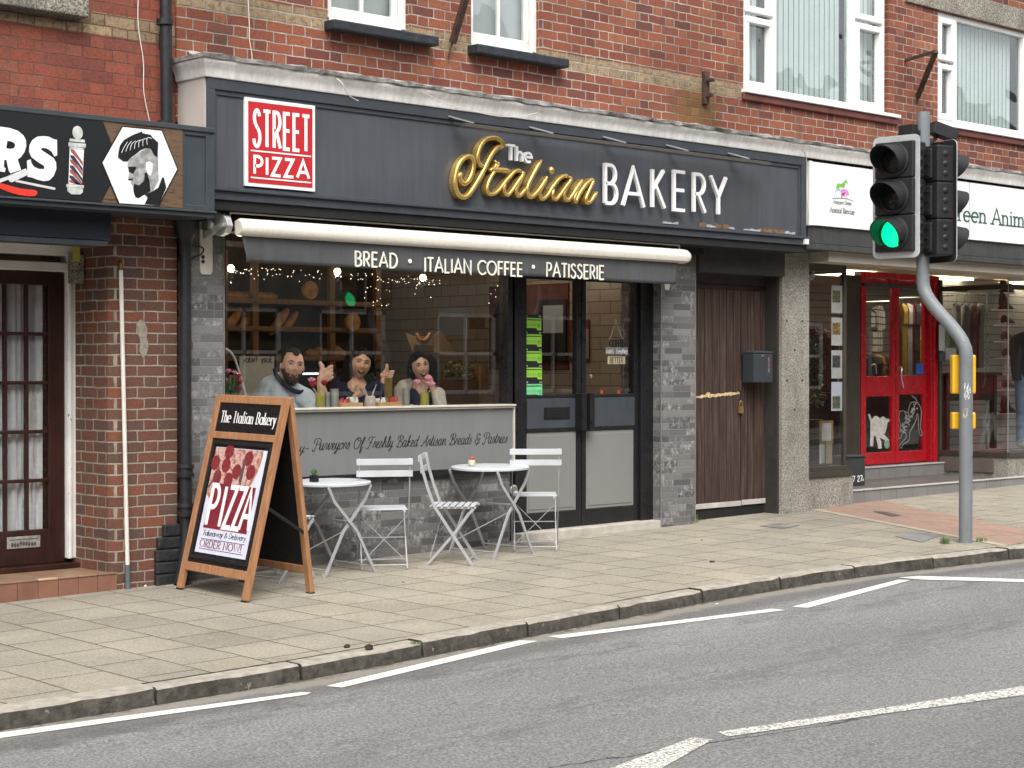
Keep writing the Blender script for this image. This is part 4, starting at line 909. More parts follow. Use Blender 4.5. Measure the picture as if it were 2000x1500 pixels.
# meter box and small labels by the door head
mb = MB(); q = px(160, 520, .35); mb.box(q.x-.05, .35, q.z-.12, q.x+.02, .46, q.z+.08); mb.build('bell_box', M_aggd, bb, bevel=.006)
mb = MB(); q = px(148, 497, .30); mb.box(q.x-.02, .30, q.z-.05, q.x+.035, .31, q.z+.06); mb.build('warning_sticker', mat('yellow_sticker', (.45,.42,.08), .5), bb)
# barber sign
SY = -.47; bs = thing('barber_sign', 'black and timber print barber sign with striped pole and bearded head in a hexagon', 'shop sign', (5.5, SY, 2.49))
zb0, zt0 = 2.535, 3.05
mb = MB(); mb.box(2.5, SY, 2.485, 7.035, -.1, 2.515); mb.box(2.5, SY-.02, 2.515, 7.04, -.1, 2.53); mb.box(2.5, SY-.012, 3.075, 7.04, -.1, 3.11); mb.box(7.0, SY, 2.53, 7.035, -.1, 3.075)
mb.box(2.5, SY+.012, 2.53, 7.0, -.1, 3.075); xs_ = pX(354, SY); mb.box(xs_+.012, SY-.0, 2.53, xs_+.035, SY+.012, 3.075); mb.box(6.965, SY-.0, 2.53, 7.0, SY+.012, 3.075); mb.box(xs_+.035, SY, 3.045, 6.965, SY+.012, 3.075); mb.box(xs_+.035, SY, 2.53, 6.965, SY+.012, 2.565)
mb.build('sign_box', mat('slate_blue_paint', (.044,.053,.061), .4, var=.08), bs, bevel=.004)
def barnwood():
    g = NG('printed_timber'); P = g.pos(); n = g.noise(P, 1, 6, .75, 1.2, sc3=(5, 5, 60)); c = g.ramp(n, [(0,(.02,.012,.008)),(.4,(.06,.035,.02)),(.52,(.16,.10,.06)),(.6,(.09,.055,.035)),(.72,(.30,.20,.13)),(1,(.34,.24,.17))]); g.col(c); g.set(rough=.35); return g.m
def patt():
    g = NG('printed_star_pattern'); P = g.pos(); v = g.voro(P, 4.2, 'DISTANCE_TO_EDGE', 'Distance', sc3=(1,0,1)); r = g.math('FRACT', g.math('MULTIPLY', v, 26)); l = g.ss(g.math('ABSOLUTE', g.math('SUBTRACT', r, .5)), .40, .49)
    g.col(g.mix(g.math('MULTIPLY', l, .8), (.010,.012,.013,1), (.034,.038,.042,1))); g.set(rough=.35); return g.m
py = SY-.006
mb = MB(); mb.box(2.6, SY-.004, 2.535, xs_+.010, SY+.011, 3.12-.045); mb.build('timber_print', barnwood(), bs)
mp = fac(SY-.004)
tr = lambda pts: trace(pts, SY)
mb = MB(); h = 3.071; cxr = tr([(222,300)])[0][0]
mb.prism([(2.6, 2.538), (tr([(197,412)])[0][0], 2.538), (tr([(233,340)])[0][0]+.005, 2.79), (tr([(200,240)])[0][0], h), (2.6, h)], mp, 0, .003); mb.build('pattern_print', patt(), bs)
def z4(p): return (p[0]/8.335, 230+p[1]/8.333)
def z3(p): return (190+p[0]/8.82, 240+p[1]/8.82)
M_pw = mat('print_white', (.74,.75,.75), .35, var=.03); M_pk = mat('print_black', (.012,.013,.013), .35); M_pg = mat('print_grey', (.30,.30,.29), .35, var=.4, vs=30); M_pr = mat('print_red', (.66,.045,.03), .35); M_psil = mat('print_silver', (.50,.52,.50), .35, var=.35, vs=14)
M_pr2 = mat('print_dull_red', (.33,.09,.075), .35); M_pb2 = mat('print_dull_navy', (.035,.04,.075), .35)
mb = MB()
S = [(690,300),(780,310),(870,355),(915,360),(918,615),(875,632),(855,600),(830,555),(760,505),(690,490),(655,505),(665,530),(760,590),(860,660),(900,730),(905,830),(860,950),(790,1020),(700,1035),(600,1010),(500,970),(440,965),(430,700),(485,680),(500,740),(540,800),(620,835),(700,838),(715,815),(700,780),(600,720),(500,640),(465,560),(470,450),(520,360),(600,310)]
mb.prism(tr([z4(p) for p in S]), mp, .003, .0065)
Rr = [(-60,150),(0,148),(150,170),(280,215),(370,290),(410,370),(415,460),(385,560),(330,640),(275,680),(300,760),(330,850),(160,905),(130,860),(95,690),(55,690),(50,800),(80,830),(65,885),(-60,870)]
mb.prism(tr([z4(p) for p in Rr]), mp, .003, .0065)
mb.build('letters', M_pw, bs)
mb = MB(); mb.prism(tr([z4(p) for p in [(105,380),(160,385),(215,410),(235,450),(215,495),(150,510),(90,495)]]), mp, .0066, .0075)
mb.build('letter_counter', M_pk, bs)
mb = MB(); mb.prism(tr([z4(p) for p in [(250,1010),(890,1140),(885,1178),(240,1045)]]), mp, .003, .006)
mb.prism(tr([z4(p) for p in [(-60,1010),(120,950),(405,825),(455,910),(430,935),(190,1050),(150,1050),(120,1010),(-60,1075)]]), mp, .0067, .0085); mb.build('razor_blade', mat('print_pale_grey', (.58,.58,.58), .35), bs)
mb = MB(); mb.prism(tr([z4(p) for p in [(-60,1060),(0,1065),(150,1110),(330,1155),(540,1175),(590,1195),(598,1230),(560,1275),(440,1280),(280,1255),(100,1200),(0,1155),(-60,1130)]]), mp, .003, .007); mb.build('razor_handle', M_pr, bs)
mb = MB(); c = tr([z4((1253,245))])[0]; mb.prism([(c[0]+.0375*math.cos(t/12*math.pi), c[1]+.044*math.sin(t/12*math.pi)) for t in range(24)], mp, .003, .006)
for pl in ([(1130,340),(1365,360),(1370,405),(1122,385)],[(1105,400),(1385,425),(1382,490),(1103,465)],[(1125,470),(1360,495),(1355,530),(1120,508)],[(1072,1080),(1355,1100),(1352,1145),(1070,1125)],[(1083,1130),(1340,1150),(1335,1215),(1290,1250),(1150,1245),(1090,1200)]): mb.prism(tr([z4(p) for p in pl]), mp, .003, .006)
mb.build('pole_caps', M_psil, bs)
mb = MB(); mb.prism(tr([z4(p) for p in [(1125,508),(1355,530),(1325,1095),(1105,1075)]]), mp, .003, .005); mb.build('pole_glass', M_pw, bs)
mr, mv = MB(), MB()
for k in range(4):
    y = 510+k*165
    for m_, dy_ in ((mr, 0), (mv, 95)):
        a0 = y+dy_-165*.0
        xl = 1135-10*(a0-510)/560*3; 
        pts = [(1135-(a0-500)*.045, a0), (1195-(a0-500)*.04, a0+15), (1335-(a0-500)*.03, a0+215), (1335-(a0-500)*.03, a0+275), (1250-(a0-500)*.03, a0+160), (1140-(a0-500)*.045, a0+45)]
        pts = [(p[0], min(p[1], 1078+(p[0]-1105)*.08)) for p in pts]
        if pts[2][1]-pts[0][1] > 60: m_.prism(tr([z4(p) for p in pts]), mp, .0051, .006)
mr.build('red_stripes', M_pr2, bs); mv.build('navy_stripes', M_pb2, bs)
HX = [(425,75),(1092,140),(1360,800),(1030,1425),(370,1385),(78,690)]
mb = MB(); cxh = sum(p[0] for p in HX)/6; cyh = sum(p[1] for p in HX)/6
mb.prism(tr([z3((cxh+(p[0]-cxh)*1.035, cyh+(p[1]-cyh)*1.035)) for p in HX]), mp, .004, .0055); mb.build('hexagon_border', M_pk, bs)
mb = MB(); mb.prism(tr([z3(p) for p in HX]), mp, .0056, .0075); hxo = mb.build('hexagon', M_pw, bs)
mb = MB(); mb.prism(tr([z3(p) for p in [(505,665),(560,610),(700,520),(800,450),(900,440),(1020,420),(1030,640),(1040,1000),(940,1180),(860,1250),(800,1240),(690,1200),(600,1100),(560,1040),(575,1000),(515,985),(530,850),(505,760)]]), mp, .0076, .0085); mb.build('face_print', M_pg, hxo)
mb = MB(); hair = [(500,665),(430,665),(340,600),(345,520),(370,400),(440,300),(520,250),(640,190),(750,150),(760,180),(900,210),(940,260),(1030,340),(1030,400),(1020,600),(960,560),(900,440),(800,440),(720,480),(640,545),(560,600)]
mb.prism(tr([z3(p) for p in hair]), mp, .0086, .0095)
mb.prism(tr([z3(p) for p in [(600,1120),(620,1050),(700,1080),(790,1000),(800,860),(840,860),(880,1000),(900,1180),(790,1240),(690,1300),(640,1280),(610,1200)]]), mp, .0086, .0095)
mb.prism(tr([z3(p) for p in [(520,760),(620,755),(665,770),(600,880),(530,850)]]), mp, .0086, .0093); mb.prism(tr([z3(p) for p in [(515,965),(595,960),(590,990),(520,995)]]), mp, .0086, .0093)
mb.prism(tr([z3(p) for p in [(1100,940),(1130,950),(1170,1120),(1035,1420),(800,1400),(850,1290),(800,1230),(920,1190),(1030,1120)]]), mp, .0096, .0103); mb.build('hair_and_coat_print', M_pk, hxo)
mb = MB(); mb.prism(tr([z3(p) for p in [(820,680),(880,665),(935,700),(930,830),(895,915),(850,880),(815,790)]]), mp, .0096, .0103)
for i in range(7):
    t = i/6; mb.ribbon(tr([z3(p) for p in cr([(400+60*t+380*t,520-200*t+10*i),(440+400*t,430-170*t),(500+420*t,330-60*t)],4)]), lambda t_: .0035, mp, .0096, .0102)
mb.build('ear_and_highlights', M_pw, hxo)
# ------------------------------------------------------------------ pipes and cables
def strap(mb, c, r): mb.lathe([(r+.002,-.02),(r+.012,-.02),(r+.012,.02),(r+.002,.02)], c, 16)
dpp = thing('downpipe', 'black cast iron downpipe between the barber shop and the bakery', 'drainpipe', (7.0, -.1, -.1))
mb = MB(); q0 = px(306, 240, -.08); q1 = px(292, -20, -.08); mb.tube([(6.90,-.075,3.1),(6.87,-.075,6.5)], .043, 16); 
for y_ in (40, 240): strap(mb, (px(300,y_,-.075).x if False else 6.885, -.075, pZ(300, y_, -.075)), .046)
mb.build('upper_pipe', M_iron, dpp, smooth=True)
mb = MB(); mb.tube([(7.055,-.07,2.48),(7.055,-.07,.62),(7.06,-.07,.33),(7.06,-.07,.16),(7.02,-.10,.02),(6.97,-.13,-.11)], [.043,.043,.043,.043,.05,.05], 16)
for z in (.70, .42): mb.lathe([(.046,-.045),(.06,-.045),(.062,-.02),(.052,-.015),(.052,.015),(.062,.02),(.06,.045),(.046,.045)], (7.055,-.07,z), 18)
mb.lathe([(.09,.1),(.075,.02),(.05,-.03),(.046,-.1),(.046,-.12)], (7.055,-.07,2.38), 18); mb.build('lower_pipe', M_iron, dpp, smooth=True)
mb = MB(); rr = random.Random(5)

for k_ in range(5): mb.box(6.83+.016*max(0,k_-2)**2, -.045+.002*(k_%2), -.12+.088*k_, 7.09, .0, -.034+.088*k_)
mb.build('black_plinth', mat('black_painted_brick', (.020,.020,.022), .6, var=.3, vs=16, bump=.01, bs=30), dpp, bevel=.012)
wp = thing('waste_pipe', 'thin white pipe running up the brown brick pier', 'pipe', (6.61, -.03, -.11))
mb = MB(); mb.tube([(px(236,535,-.03).x,-.03,pZ(236,528,-.03)),(px(249,1120,-.03).x,-.03,pZ(247,1103,-.03))], .0155, 12); mb.build('white_pipe', mat('yellowed_white_plastic', (.60,.57,.51), .5, var=.12, spots=(22,.68,(.2,.18,.15))), wp, smooth=True)
mb = MB(); xq = px(249,1120,-.03).x; mb.tube([(xq,-.03,pZ(247,1103,-.03)),(xq+.003,-.03,-.12)], .018, 12); mb.build('grey_sleeve', mat('grey_plastic', (.10,.115,.12), .5, var=.2), wp, smooth=True)
mb = MB(); xq = px(236,535,-.03).x; zq = pZ(236,528,-.03); mb.tube([(xq,-.03,zq),(xq,-.03,zq+.04),(xq,-.02,zq+.055),(xq,.01,zq+.06)], .017, 10); mb.build('copper_elbow', mat('dull_copper', (.20,.10,.04), .5, metal=.6, var=.3), wp, smooth=True)
cb = mat('cable_black', (.015,.015,.015), .5); cw = mat('cable_white', (.62,.58,.52), .6)
def cable(label, pts, r, m, Y=-.02):
    mb = MB(); P = [px(x, y, Y) for x, y in pts]; P = [Vector(p) for p in cr([tuple(p) for p in P], 5)] if len(P) > 2 else P
    mb.tube(P, r, 6); o = mb.build('cable', m, smooth=True); tag(o, label, 'cable')
def cr3(P, n=5):
    P = [Vector(p) for p in P]; N = len(P); out = []
    for i in range(N-1):
        p0, p1, p2, p3 = P[max(0,i-1)], P[i], P[i+1], P[min(N-1,i+2)]
        for k in range(n):
            t = k/n; out.append(.5*((2*p1)+(p2-p0)*t+(2*p0-5*p1+4*p2-p3)*t*t+(3*p1-p0-3*p2+p3)*t**3))
    out.append(P[-1]); return out
def cable(label, pts, r, m, Y=-.02, dep=None):
    mb = MB(); P = [px(x, y, (Y if dep is None else dep[i])) for i, (x, y) in enumerate(pts)]; mb.tube(cr3(P), r, 6); o = mb.build('cable', m, smooth=True); tag(o, label, 'cable')
cable('black cable looping down beside the cast iron pipe to the cornice', [(335,-20),(322,20),(313,60),(312,95),(325,125),(338,150),(347,172)], .006, cb, -.03)
cable('thin pale cable hanging on the left brick wall by the pipe', [(270,-10),(270,50),(280,120),(281,180),(293,240)], .0035, cw, -.01)
cable('thin pale cable dropping from above onto the left end of the cornice', [(484,-10),(487,50),(487,75),(491,100),(493,122)], .0035, cw, -.012)
cable('loose pale wire trailing over the cornice near the left sash window', [(655,152),(668,162),(680,185),(700,197)], .0035, cw, dep=[-.42,-.49,-.48,-.46])
cable('loose pale wire sagging along the cornice above the sign light', [(825,180),(880,205),(960,225),(1010,228),(1050,220)], .003, cw, dep=[-.5,-.495,-.49,-.49,-.5])
cable('white cable hanging down the joint between the two shop signs', [(1566,290),(1575,310),(1576,350),(1577,390),(1581,420),(1580,440)], .005, cw, dep=[-.49,-.45,-.385,-.385,-.385,-.385])
cable('black wires looping from the pipe to the awning bracket', [(352,430),(358,455),(375,478),(392,482),(398,488),(392,497),(378,502),(362,512),(352,540)], .005, cb, -.025)
for lb, (a, b) in {'thin yellowish conduit beside the black downpipe': (351, .0045), 'brown square trunking between the brick pier and grey tiles': (362, .018)}.items():
    mb = MB(); X = pX(a, -.01)
    if b < .01: mb.tube([(X,-.01,2.2),(X+.006,-.01,.1)], b, 6)
    else: mb.box(X-b, -.02, -.1, X+b, .04, 2.45)
    tag(mb.build('conduit', mat('conduit_brown' if b > .01 else 'conduit_tan', (.035,.03,.027) if b > .01 else (.25,.2,.13), .6)), lb, 'conduit')
# iron brackets on the wall
mb = MB(); mb.beam(px(914,-20,-.26), px(884,84,-.05), .05, .045); mb.beam(px(884,80,-.05), px(876,112,-.03), .018, .018); mb.beam(px(914,-12,-.26), px(905,18,.0), .02,.02); tag(mb.build('iron_bracket', M_rust, bevel=.003), 'long rusty iron strut slanting between the two sash windows', 'bracket')
mb = MB(); q = px(1375, 172, 0); mb.box(q.x-.035, -.04, pZ(1375,204,0), q.x+.035, .0, pZ(1375,140,0)); mb.box(q.x-.02, -.12, q.z+.05, q.x+.02, -.04, q.z+.08); mb.box(q.x-.02, -.10, q.z-.09, q.x+.02, -.04, q.z-.06); tag(mb.build('iron_bracket', M_rust, bevel=.004), 'short upright rusty iron plate bolted to the beige brick band', 'bracket')
mb = MB(); e_ = px(1828, 100, -.45); mb.beam(e_, px(1792, 190, 0), .05, .04); mb.beam(e_, px(1768, 118, 0), .03, .03); mb.beam(px(1792,180,0), px(1792,202,-.01), .02, .02); tag(mb.build('iron_bracket', M_rust, bevel=.003), 'triangular rusty iron bracket between the two white windows', 'bracket')
# ------------------------------------------------------------------ awning
aw = thing('awning', 'retracted awning with cream front tube and dark valance over the bakery window', 'awning', (9.7, -.33, 2.2))
M_tube = mat('cream_aluminium', (.66,.63,.55), .35, var=.05, vs=2, streak=.05)
def stad(cx, cz, ry, rz_, n=20): return [(cx+ry*math.cos(2*math.pi*i/n), cz+rz_*math.sin(2*math.pi*i/n)) for i in range(n)]
mb = MB(); AX0, AX1 = 7.36, 12.245
st = [(-.275,2.50),(-.31,2.512),(-.35,2.505),(-.385,2.475),(-.395,2.44),(-.38,2.40),(-.35,2.385),(-.31,2.38),(-.28,2.385)]
vs = []; sec = [(AX0-.03,.8),(AX0,1.0),(AX1-.05,1.0),(AX1-.02,.95),(AX1,.8),(AX1+.01,.5)]
for x, k in sec:
    for y, z in st: vs.append((x, -.33+(y+.33)*k, 2.445+(z-2.445)*k))
m_ = len(st); fs = [(i*m_+j, (i+1)*m_+j, (i+1)*m_+(j+1) % m_, i*m_+(j+1) % m_) for i in range(len(sec)-1) for j in range(m_)]+[tuple(range(m_)), tuple((len(sec)-1)*m_+j for j in range(m_-1,-1,-1))]
mb.add(vs, fs); mb.build('front_tube', M_tube, aw, smooth=True)
mb = MB(); mb.box(AX0-.06, -.27, 2.545, AX1-.03, -.255, 2.556); mb.box(AX1-.04, -.272, 2.51, AX1-.03, -.256, 2.545); mb.box(AX0-.06, -.27, 2.42, AX0-.05, -.255, 2.545); mb.build('cassette_edge', M_tube, aw, bevel=.002)
mb = MB(); mb.box(AX0, -.25, 2.42, AX1-.06, -.08, 2.54); mb.build('cassette', M_blackm, aw, bevel=.01)
M_val = mat('charcoal_canvas', (.066,.069,.071), .8, var=.10, vs=2.5, streak=.10, bump=.001, bs=200)
mb = MB(); n = 140; vs = []; VZ0, VZ1 = 2.192, 2.386
def vy(t, k): return -.335 + k*(.006*math.sin(t*19)+.004*math.sin(t*47+1)+.012*math.exp(-((t-.02)/.03)**2)*math.sin(t*90)) - .0*k
for i in range(n+1):
    t = i/n
    for j in range(7):
        k = j/6; x = AX0+.0+(AX1-.13-AX0)*t+(.04*k*(1-t)**6)-(.03*k*t**8)
        sag = .004*math.sin(t*12)*k
        vs.append((x, vy(t, k)-.02*k*math.exp(-t*14)*math.sin(k*3), VZ1+(VZ0-VZ1)*k+sag))
fs = [(i*7+j+1, (i+1)*7+j+1, (i+1)*7+j, i*7+j) for i in range(n) for j in range(6)]; mb.add(vs, fs)
vo = mb.build('valance', M_val, aw, smooth=True, ang=80); so_ = vo.modifiers.new('s', 'SOLIDIFY'); so_.thickness = .003; so_.offset = -1
VY = -.347; M_vlet = mat('cream_paint_letters', (.74,.72,.62), .6)
for s_, xl, xr, yb, yt in (('BREAD',693,777,519,491),('ITALIAN COFFEE',829,1021,530,503),('PATISSERIE',1067,1180,540,513)): mb = MB(); ptext(mb, s_, xl, xr, yb, yt, VY, .0135, -.006, .0015, track=.10); mb.build('valance_lettering', M_vlet, vo)
for x, y in ((801,510),(1042,521)):
    mb = MB(); q = px(x, y, VY); mb.prism([(q.x+.017*math.cos(t/8*math.pi), q.z+.017*math.sin(t/8*math.pi)) for t in range(16)], fac(VY), -.006, .0015); mb.build('dot', M_vlet, vo)
M_cast = mat('cast_aluminium', (.42,.42,.41), .5, metal=.3, var=.3, vs=20)
mb = MB(); q = px(404, 478, -.02); mb.prism([(q.x-.055,2.14),(q.x-.04,2.115),(q.x+.04,2.115),(q.x+.055,2.14),(q.x+.055,2.52),(q.x-.055,2.52)], fac(-.0), .001, .014); mb.build('wall_plate', mat('yellowed_white_metal', (.60,.57,.50), .5, var=.1, dirt=.3), aw, bevel=.003)
mb = MB()
for yy in (502, 511): 
    p = px(396, yy, -.014); mb.lathe([(.014,0),(.014,.008),(.006,.012),(.001,.012)], p, 8, Matrix.Rotation(R_(90), 3, 'X'))
mb.build('bolt_heads', M_iron, aw)
mb = MB(); mb.prism([(-.25,2.38),(-.33,2.40),(-.36,2.45),(-.33,2.51),(-.25,2.55),(-.12,2.53),(-.03,2.50),(-.02,2.44),(-.08,2.41)], lambda u, v, d: Vector((7.22+d, u, v)), 0, .05)
mb.prism([(-.10,2.36),(-.34,2.44),(-.35,2.47),(-.08,2.42)], lambda u, v, d: Vector((7.19+d, u, v)), 0, .03)
mb.lathe([(.03,0),(.03,.03),(.012,.035),(.001,.035)], (7.205,-.19,2.46), 12, Matrix.Rotation(R_(-90), 3, 'Y')); mb.build('end_bracket', M_cast, aw, bevel=.006)
mb = MB(); mb.box(12.20, -.22, 2.13, 12.30, -.02, 2.17); mb.box(12.26, -.05, 2.11, 12.36, .0, 2.2); 
q = px(1305, 560, -.03); mb2 = MB(); mb2.prism([(q.x-.035,q.z-.012),(q.x-.02,q.z-.03),(q.x+.02,q.z-.03),(q.x+.035,q.z-.012),(q.x+.035,q.z+.06),(q.x-.035,q.z+.06)], fac(0), .001, .02); mb2.build('end_cap', mat('yellowed_white_metal_cap', (.62,.59,.52), .5), aw, bevel=.003)
# ------------------------------------------------------------------ red pizza sign
M_sred = mat('sign_red', (.44,.020,.026), .4, var=.03); M_swh = mat('sign_white', (.80,.80,.79), .4, var=.02)
sy = -.345; sg = thing('pizza_sign', 'red and white rectangular sign reading STREET PIZZA on the grey fascia', 'sign', (7.7, sy, 2.74))
sx0, sx1 = pX(477.5, sy), pX(614, sy); sz1 = pZ(477.5, 187.5, sy); sz0 = pZ(614, 378, sy)
sz0, sz1 = 2.742, 3.378
mb = MB(); mb.box(sx0, sy-.012, sz0, sx1, sy+.01, sz1); mb.build('panel', M_swh, sg, bevel=.002)
mb = MB(); mb.box(sx0+.026, sy-.0145, sz0+.026, sx1-.026, sy-.012, sz1-.026); mb.build('red_field', M_sred, sg)
mb = MB(); W_ = sx1-sx0-.052-.05; u0 = sx0+.026+.028
sp_ = fac(sy-.0145)
text(mb, 'STREET', sp_, u0+.014, sz0+.292, W_-.02, .258, .0265, 0, .0015, track=.17)
text(mb, 'PIZZA', sp_, u0+.014, sz0+.092, W_-.02, .125, .0225, 0, .0015, track=.15)
for z in (sz0+.252, sz0+.058): mb.box(u0-.008, sy-.0165, z, u0+W_+.008, sy-.0145, z+.010)
mb.build('lettering', M_swh, sg)
# ------------------------------------------------------------------ black letter box on the gate side
lbx = thing('letter_box', 'dark grey wall letter box with slanted top beside the pebble pier', 'letter box', (13.9, .1, 1.3))
la, lb_ = pX(1462, .0), pX(1517, .0); z0l, z1l = pZ(1490, 747, .0), pZ(1490, 687, .0)
mb = MB(); mb.prism([(.0,z0l),(.0,z1l-.02),(.10,z1l+.012),(.14,z1l),(.14,z0l)], lambda u, v, d: Vector((la+.08+d, u, v)), 0, .30); mb.build('box', mat('dark_grey_steel', (.035,.042,.050), .4, var=.1), lbx, bevel=.005)
mb = MB(); mb.box(la+.075, -.006, z1l-.012, la+.385, .145, z1l+.004); mb.build('lid', M_anth, lbx, bevel=.002)
mb = MB(); mb.box(la+.30, -.006, z0l+.10, la+.322, -.001, z1l-.045); mb.box(la+.20,-.01,z1l-.05,la+.225,-.001,z1l-.03); mb.build('viewing_slots', mat('slot_clutter', (.16,.10,.10), .6, var=.8, vs=60), lbx)
# ------------------------------------------------------------------ pizza A-board
ab = thing('pavement_sign', 'folding wooden pavement board with a pizza poster on the paving by the barber', 'A-board', (6.97, -.72, -.12))
def woodm(name, c1, c2):
    g = NG(name); P = g.pos(); n = g.noise(P, 1, 5, .6, .8, sc3=(30, 30, 4)); c = g.ramp(n, [(0,c1),(.45,tuple((a+b)/2 for a, b in zip(c1, c2))),(.6,c2),(1,tuple(min(1,a*1.15) for a in c2))])
    kn = g.ss(g.voro(P, 4.5, 'F1', 'Distance', sc3=(1,1,.6)), .07, .03); c = g.mix(g.math('MULTIPLY', kn, .7), c, (.10,.04,.015,1))
    g.col(c); g.set(rough=.5, spec=.35); g.bump(n, .001); return g.m
M_pine = woodm('stained_pine', (.235,.108,.050), (.37,.19,.095))
FL, FR = Vector((6.845, -.262, gz(6.84,-.26))), Vector((6.82, -1.135, gz(6.82,-1.135)))
TL, TR = Vector((7.12, -.315, 1.272)), Vector((7.14, -1.222, 1.215))
ex = (FR-FL).normalized(); up = ((TL+TR)/2-(FL+FR)/2).normalized(); nrm = ex.cross(up).normalized()
if nrm.x > 0: nrm = -nrm
VB = ((TL-FL)+(TR-FR))/2; Wb = (FR-FL).length; Hb = ((TL+TR)/2-(FL+FR)/2).length
def bm_(u, v, d): 
    return FL+(FR-FL)*(u/Wb)+VB*(v/Hb)+nrm*d
def bar(mb, u0, v0, u1, v1, w, th, off=0, mp_=bm_):
    du, dv = u1-u0, v1-v0; L = math.hypot(du, dv); nx, ny = -dv/L*w/2, du/L*w/2
    mb.prism([(u0+nx,v0+ny),(u1+nx,v1+ny),(u1-nx,v1-ny),(u0-nx,v0-ny)], mp_, off-th, off)
sw = .058
for u in (sw/2, Wb-sw/2): mb = MB(); bar(mb, u, .012, u, Hb-(.0 if u > .1 else .0), sw, .034); mb.build('stile', M_pine, ab, bevel=.004)
vtop, vmid, vbot = Hb-.028, Hb*.795, .175
for v, th_ in ((vtop,.055),(vmid,.05),(vbot,.062)): mb = MB(); bar(mb, sw+.001, v, Wb-sw-.001, v, th_, .030, -.002); mb.build('rail', M_pine, ab, bevel=.004)
mb = MB(); rect(mb, bm_, sw-.01, vbot+.03, Wb-sw+.01, vmid-.024, -.020, -.012); rect(mb, bm_, sw-.01, vmid+.024, Wb-sw+.01, vtop-.027, -.020, -.012); fb = mb.build('black_board', mat('gloss_black_board', (.010,.010,.011), .3), ab)
mb = MB(); text(mb, 'The Italian Bakery', bm_, sw+.045, vmid+.092, Wb-2*sw-.08, .082, .0088, -.012, -.0105, style='serif', thin=.0036, track=.10); mb.build('board_lettering', M_swh, fb)
pu0, pu1, pv0, pv1 = sw+.065, Wb-sw-.06, vbot+.105, vmid-.085
mb = MB(); ww = .03
for a in ((pu0-.045,pv0-.045,pu1+.045,pv0-.02),(pu0-.045,pv1+.02,pu1+.045,pv1+.045),(pu0-.045,pv0-.02,pu0-.02,pv1+.02),(pu1+.02,pv0-.02,pu1+.045,pv1+.02)): rect(mb, bm_, *a, -.012, -.002)
mb.build('poster_frame', mat('satin_black_frame', (.014,.014,.015), .35), fb, bevel=.003)
pm = MB(); rect(pm, bm_, pu0, pv0, pu1, pv1, -.0119, -.0105); po = pm.build('poster', mat('poster_paper', (.62,.63,.74), .35, var=.08, vs=8), fb)
PW, PH = pu1-pu0, pv1-pv0
def pp(u, v): return (pu0+u*PW, pv0+v*PH)
def pizm():
    g = NG('pizza_topping'); P = g.pos(); n = g.noise(P, 28, 5, .7); g.col(g.ramp(n, [(0,(.12,.02,.02)),(.40,(.30,.08,.07)),(.5,(.52,.30,.27)),(.58,(.62,.45,.40)),(.66,(.26,.17,.10)),(1,(.4,.18,.15))])); g.set(rough=.4); return g.m
# pizza disc: cut by the edges of the paper
cx_, cy_, rr_ = .34, 1.02, .60
ar_ = PW/PH
disc = []
for i in range(0, 61):
    t = math.pi*(-1)+math.pi*i/60; u = cx_+rr_*math.cos(t); v = cy_+rr_*ar_*math.sin(t)*1.12
    disc.append((min(max(u, 0.0), .93), min(v, .995)))
cl = []
for p in disc:
    if not cl or (abs(p[0]-cl[-1][0])+abs(p[1]-cl[-1][1])) > 1e-4: cl.append(p)
cl = [p for p in cl if p[1] < .995]+[(.93,.995),(0,.995)]
mb = MB(); mb.prism([pp(*p) for p in cl], bm_, -.0105, -.0100); mb.build('pizza_crust', mat('print_crust', (.42,.20,.12), .4, var=.5, vs=30), po)
cl2 = [(cx_+(p[0]-cx_)*.93 if p[0] > .02 else p[0], p[1] if p[1] > .99 else 1.0+(p[1]-1.0)*.93) for p in cl]
mb = MB(); mb.prism([pp(*p) for p in cl2], bm_, -.00999, -.0095); mb.build('pizza_print', pizm(), po)
mb = MB()
for u, v in ((.05,.85),(.27,.835),(.50,.785),(.14,.715),(.37,.70),(.77,.79),(.68,.915),(.28,.965)):
    mb.prism([pp(u+.085*math.cos(t/9*math.pi), v+.085*ar_*.98*math.sin(t/9*math.pi)) for t in range(18) if True], bm_, -.00949, -.0090)
mb.build('pepperoni_print', mat('print_pepperoni', (.20,.028,.034), .4, var=.45, vs=50), po)
mb = MB(); mb.prism([pp(.60,.92),(pp(.57,.70)),(pp(.63,.66)),(pp(.64,.9))], bm_, -.00899, -.0087); mb.prism([pp(.0,.62)]+[pp(.15,.8), pp(.17,.79), pp(.02,.6)], bm_, -.00899, -.0087); mb.build('pizza_cuts', mat('print_dark_gap', (.10,.075,.08), .4), po)
mb = MB(); mb.prism([pp(.13,.66),pp(.93,.655),pp(.93,.228),pp(.07,.235)], bm_, -.0088, -.0083); mb.build('maroon_block', mat('print_maroon', (.20,.018,.035), .35, var=.12), po)
mb = MB()
for ch, u, w_ in (('P',.09,.21),('I',.355,.05),('Z',.44,.19),('Z',.615,.19),('A',.755,.235)):
    a = pp(u, .262); text(mb, ch, bm_, a[0], a[1], w_*PW*.88, .375*PH, .036, -.0083, -.0075, track=0)
mb.build('poster_title', M_swh, po)
M_ink = mat('print_ink', (.03,.035,.07), .4); M_inkr = mat('print_ink_red', (.16,.01,.03), .4)
mb = MB(); a = pp(.09,.165); text(mb, 'Takeaway & Delivery', bm_, a[0], a[1], PW*.84, .036, .0058, -.0105, -.0095, style='serif', thin=.003, slant=.12, track=.05)
for v in (.128, .035): rect(mb, bm_, *pp(.07, v), *pp(.93, v+.006), -.0105, -.0098)
mb.build('poster_caption', M_ink, po)
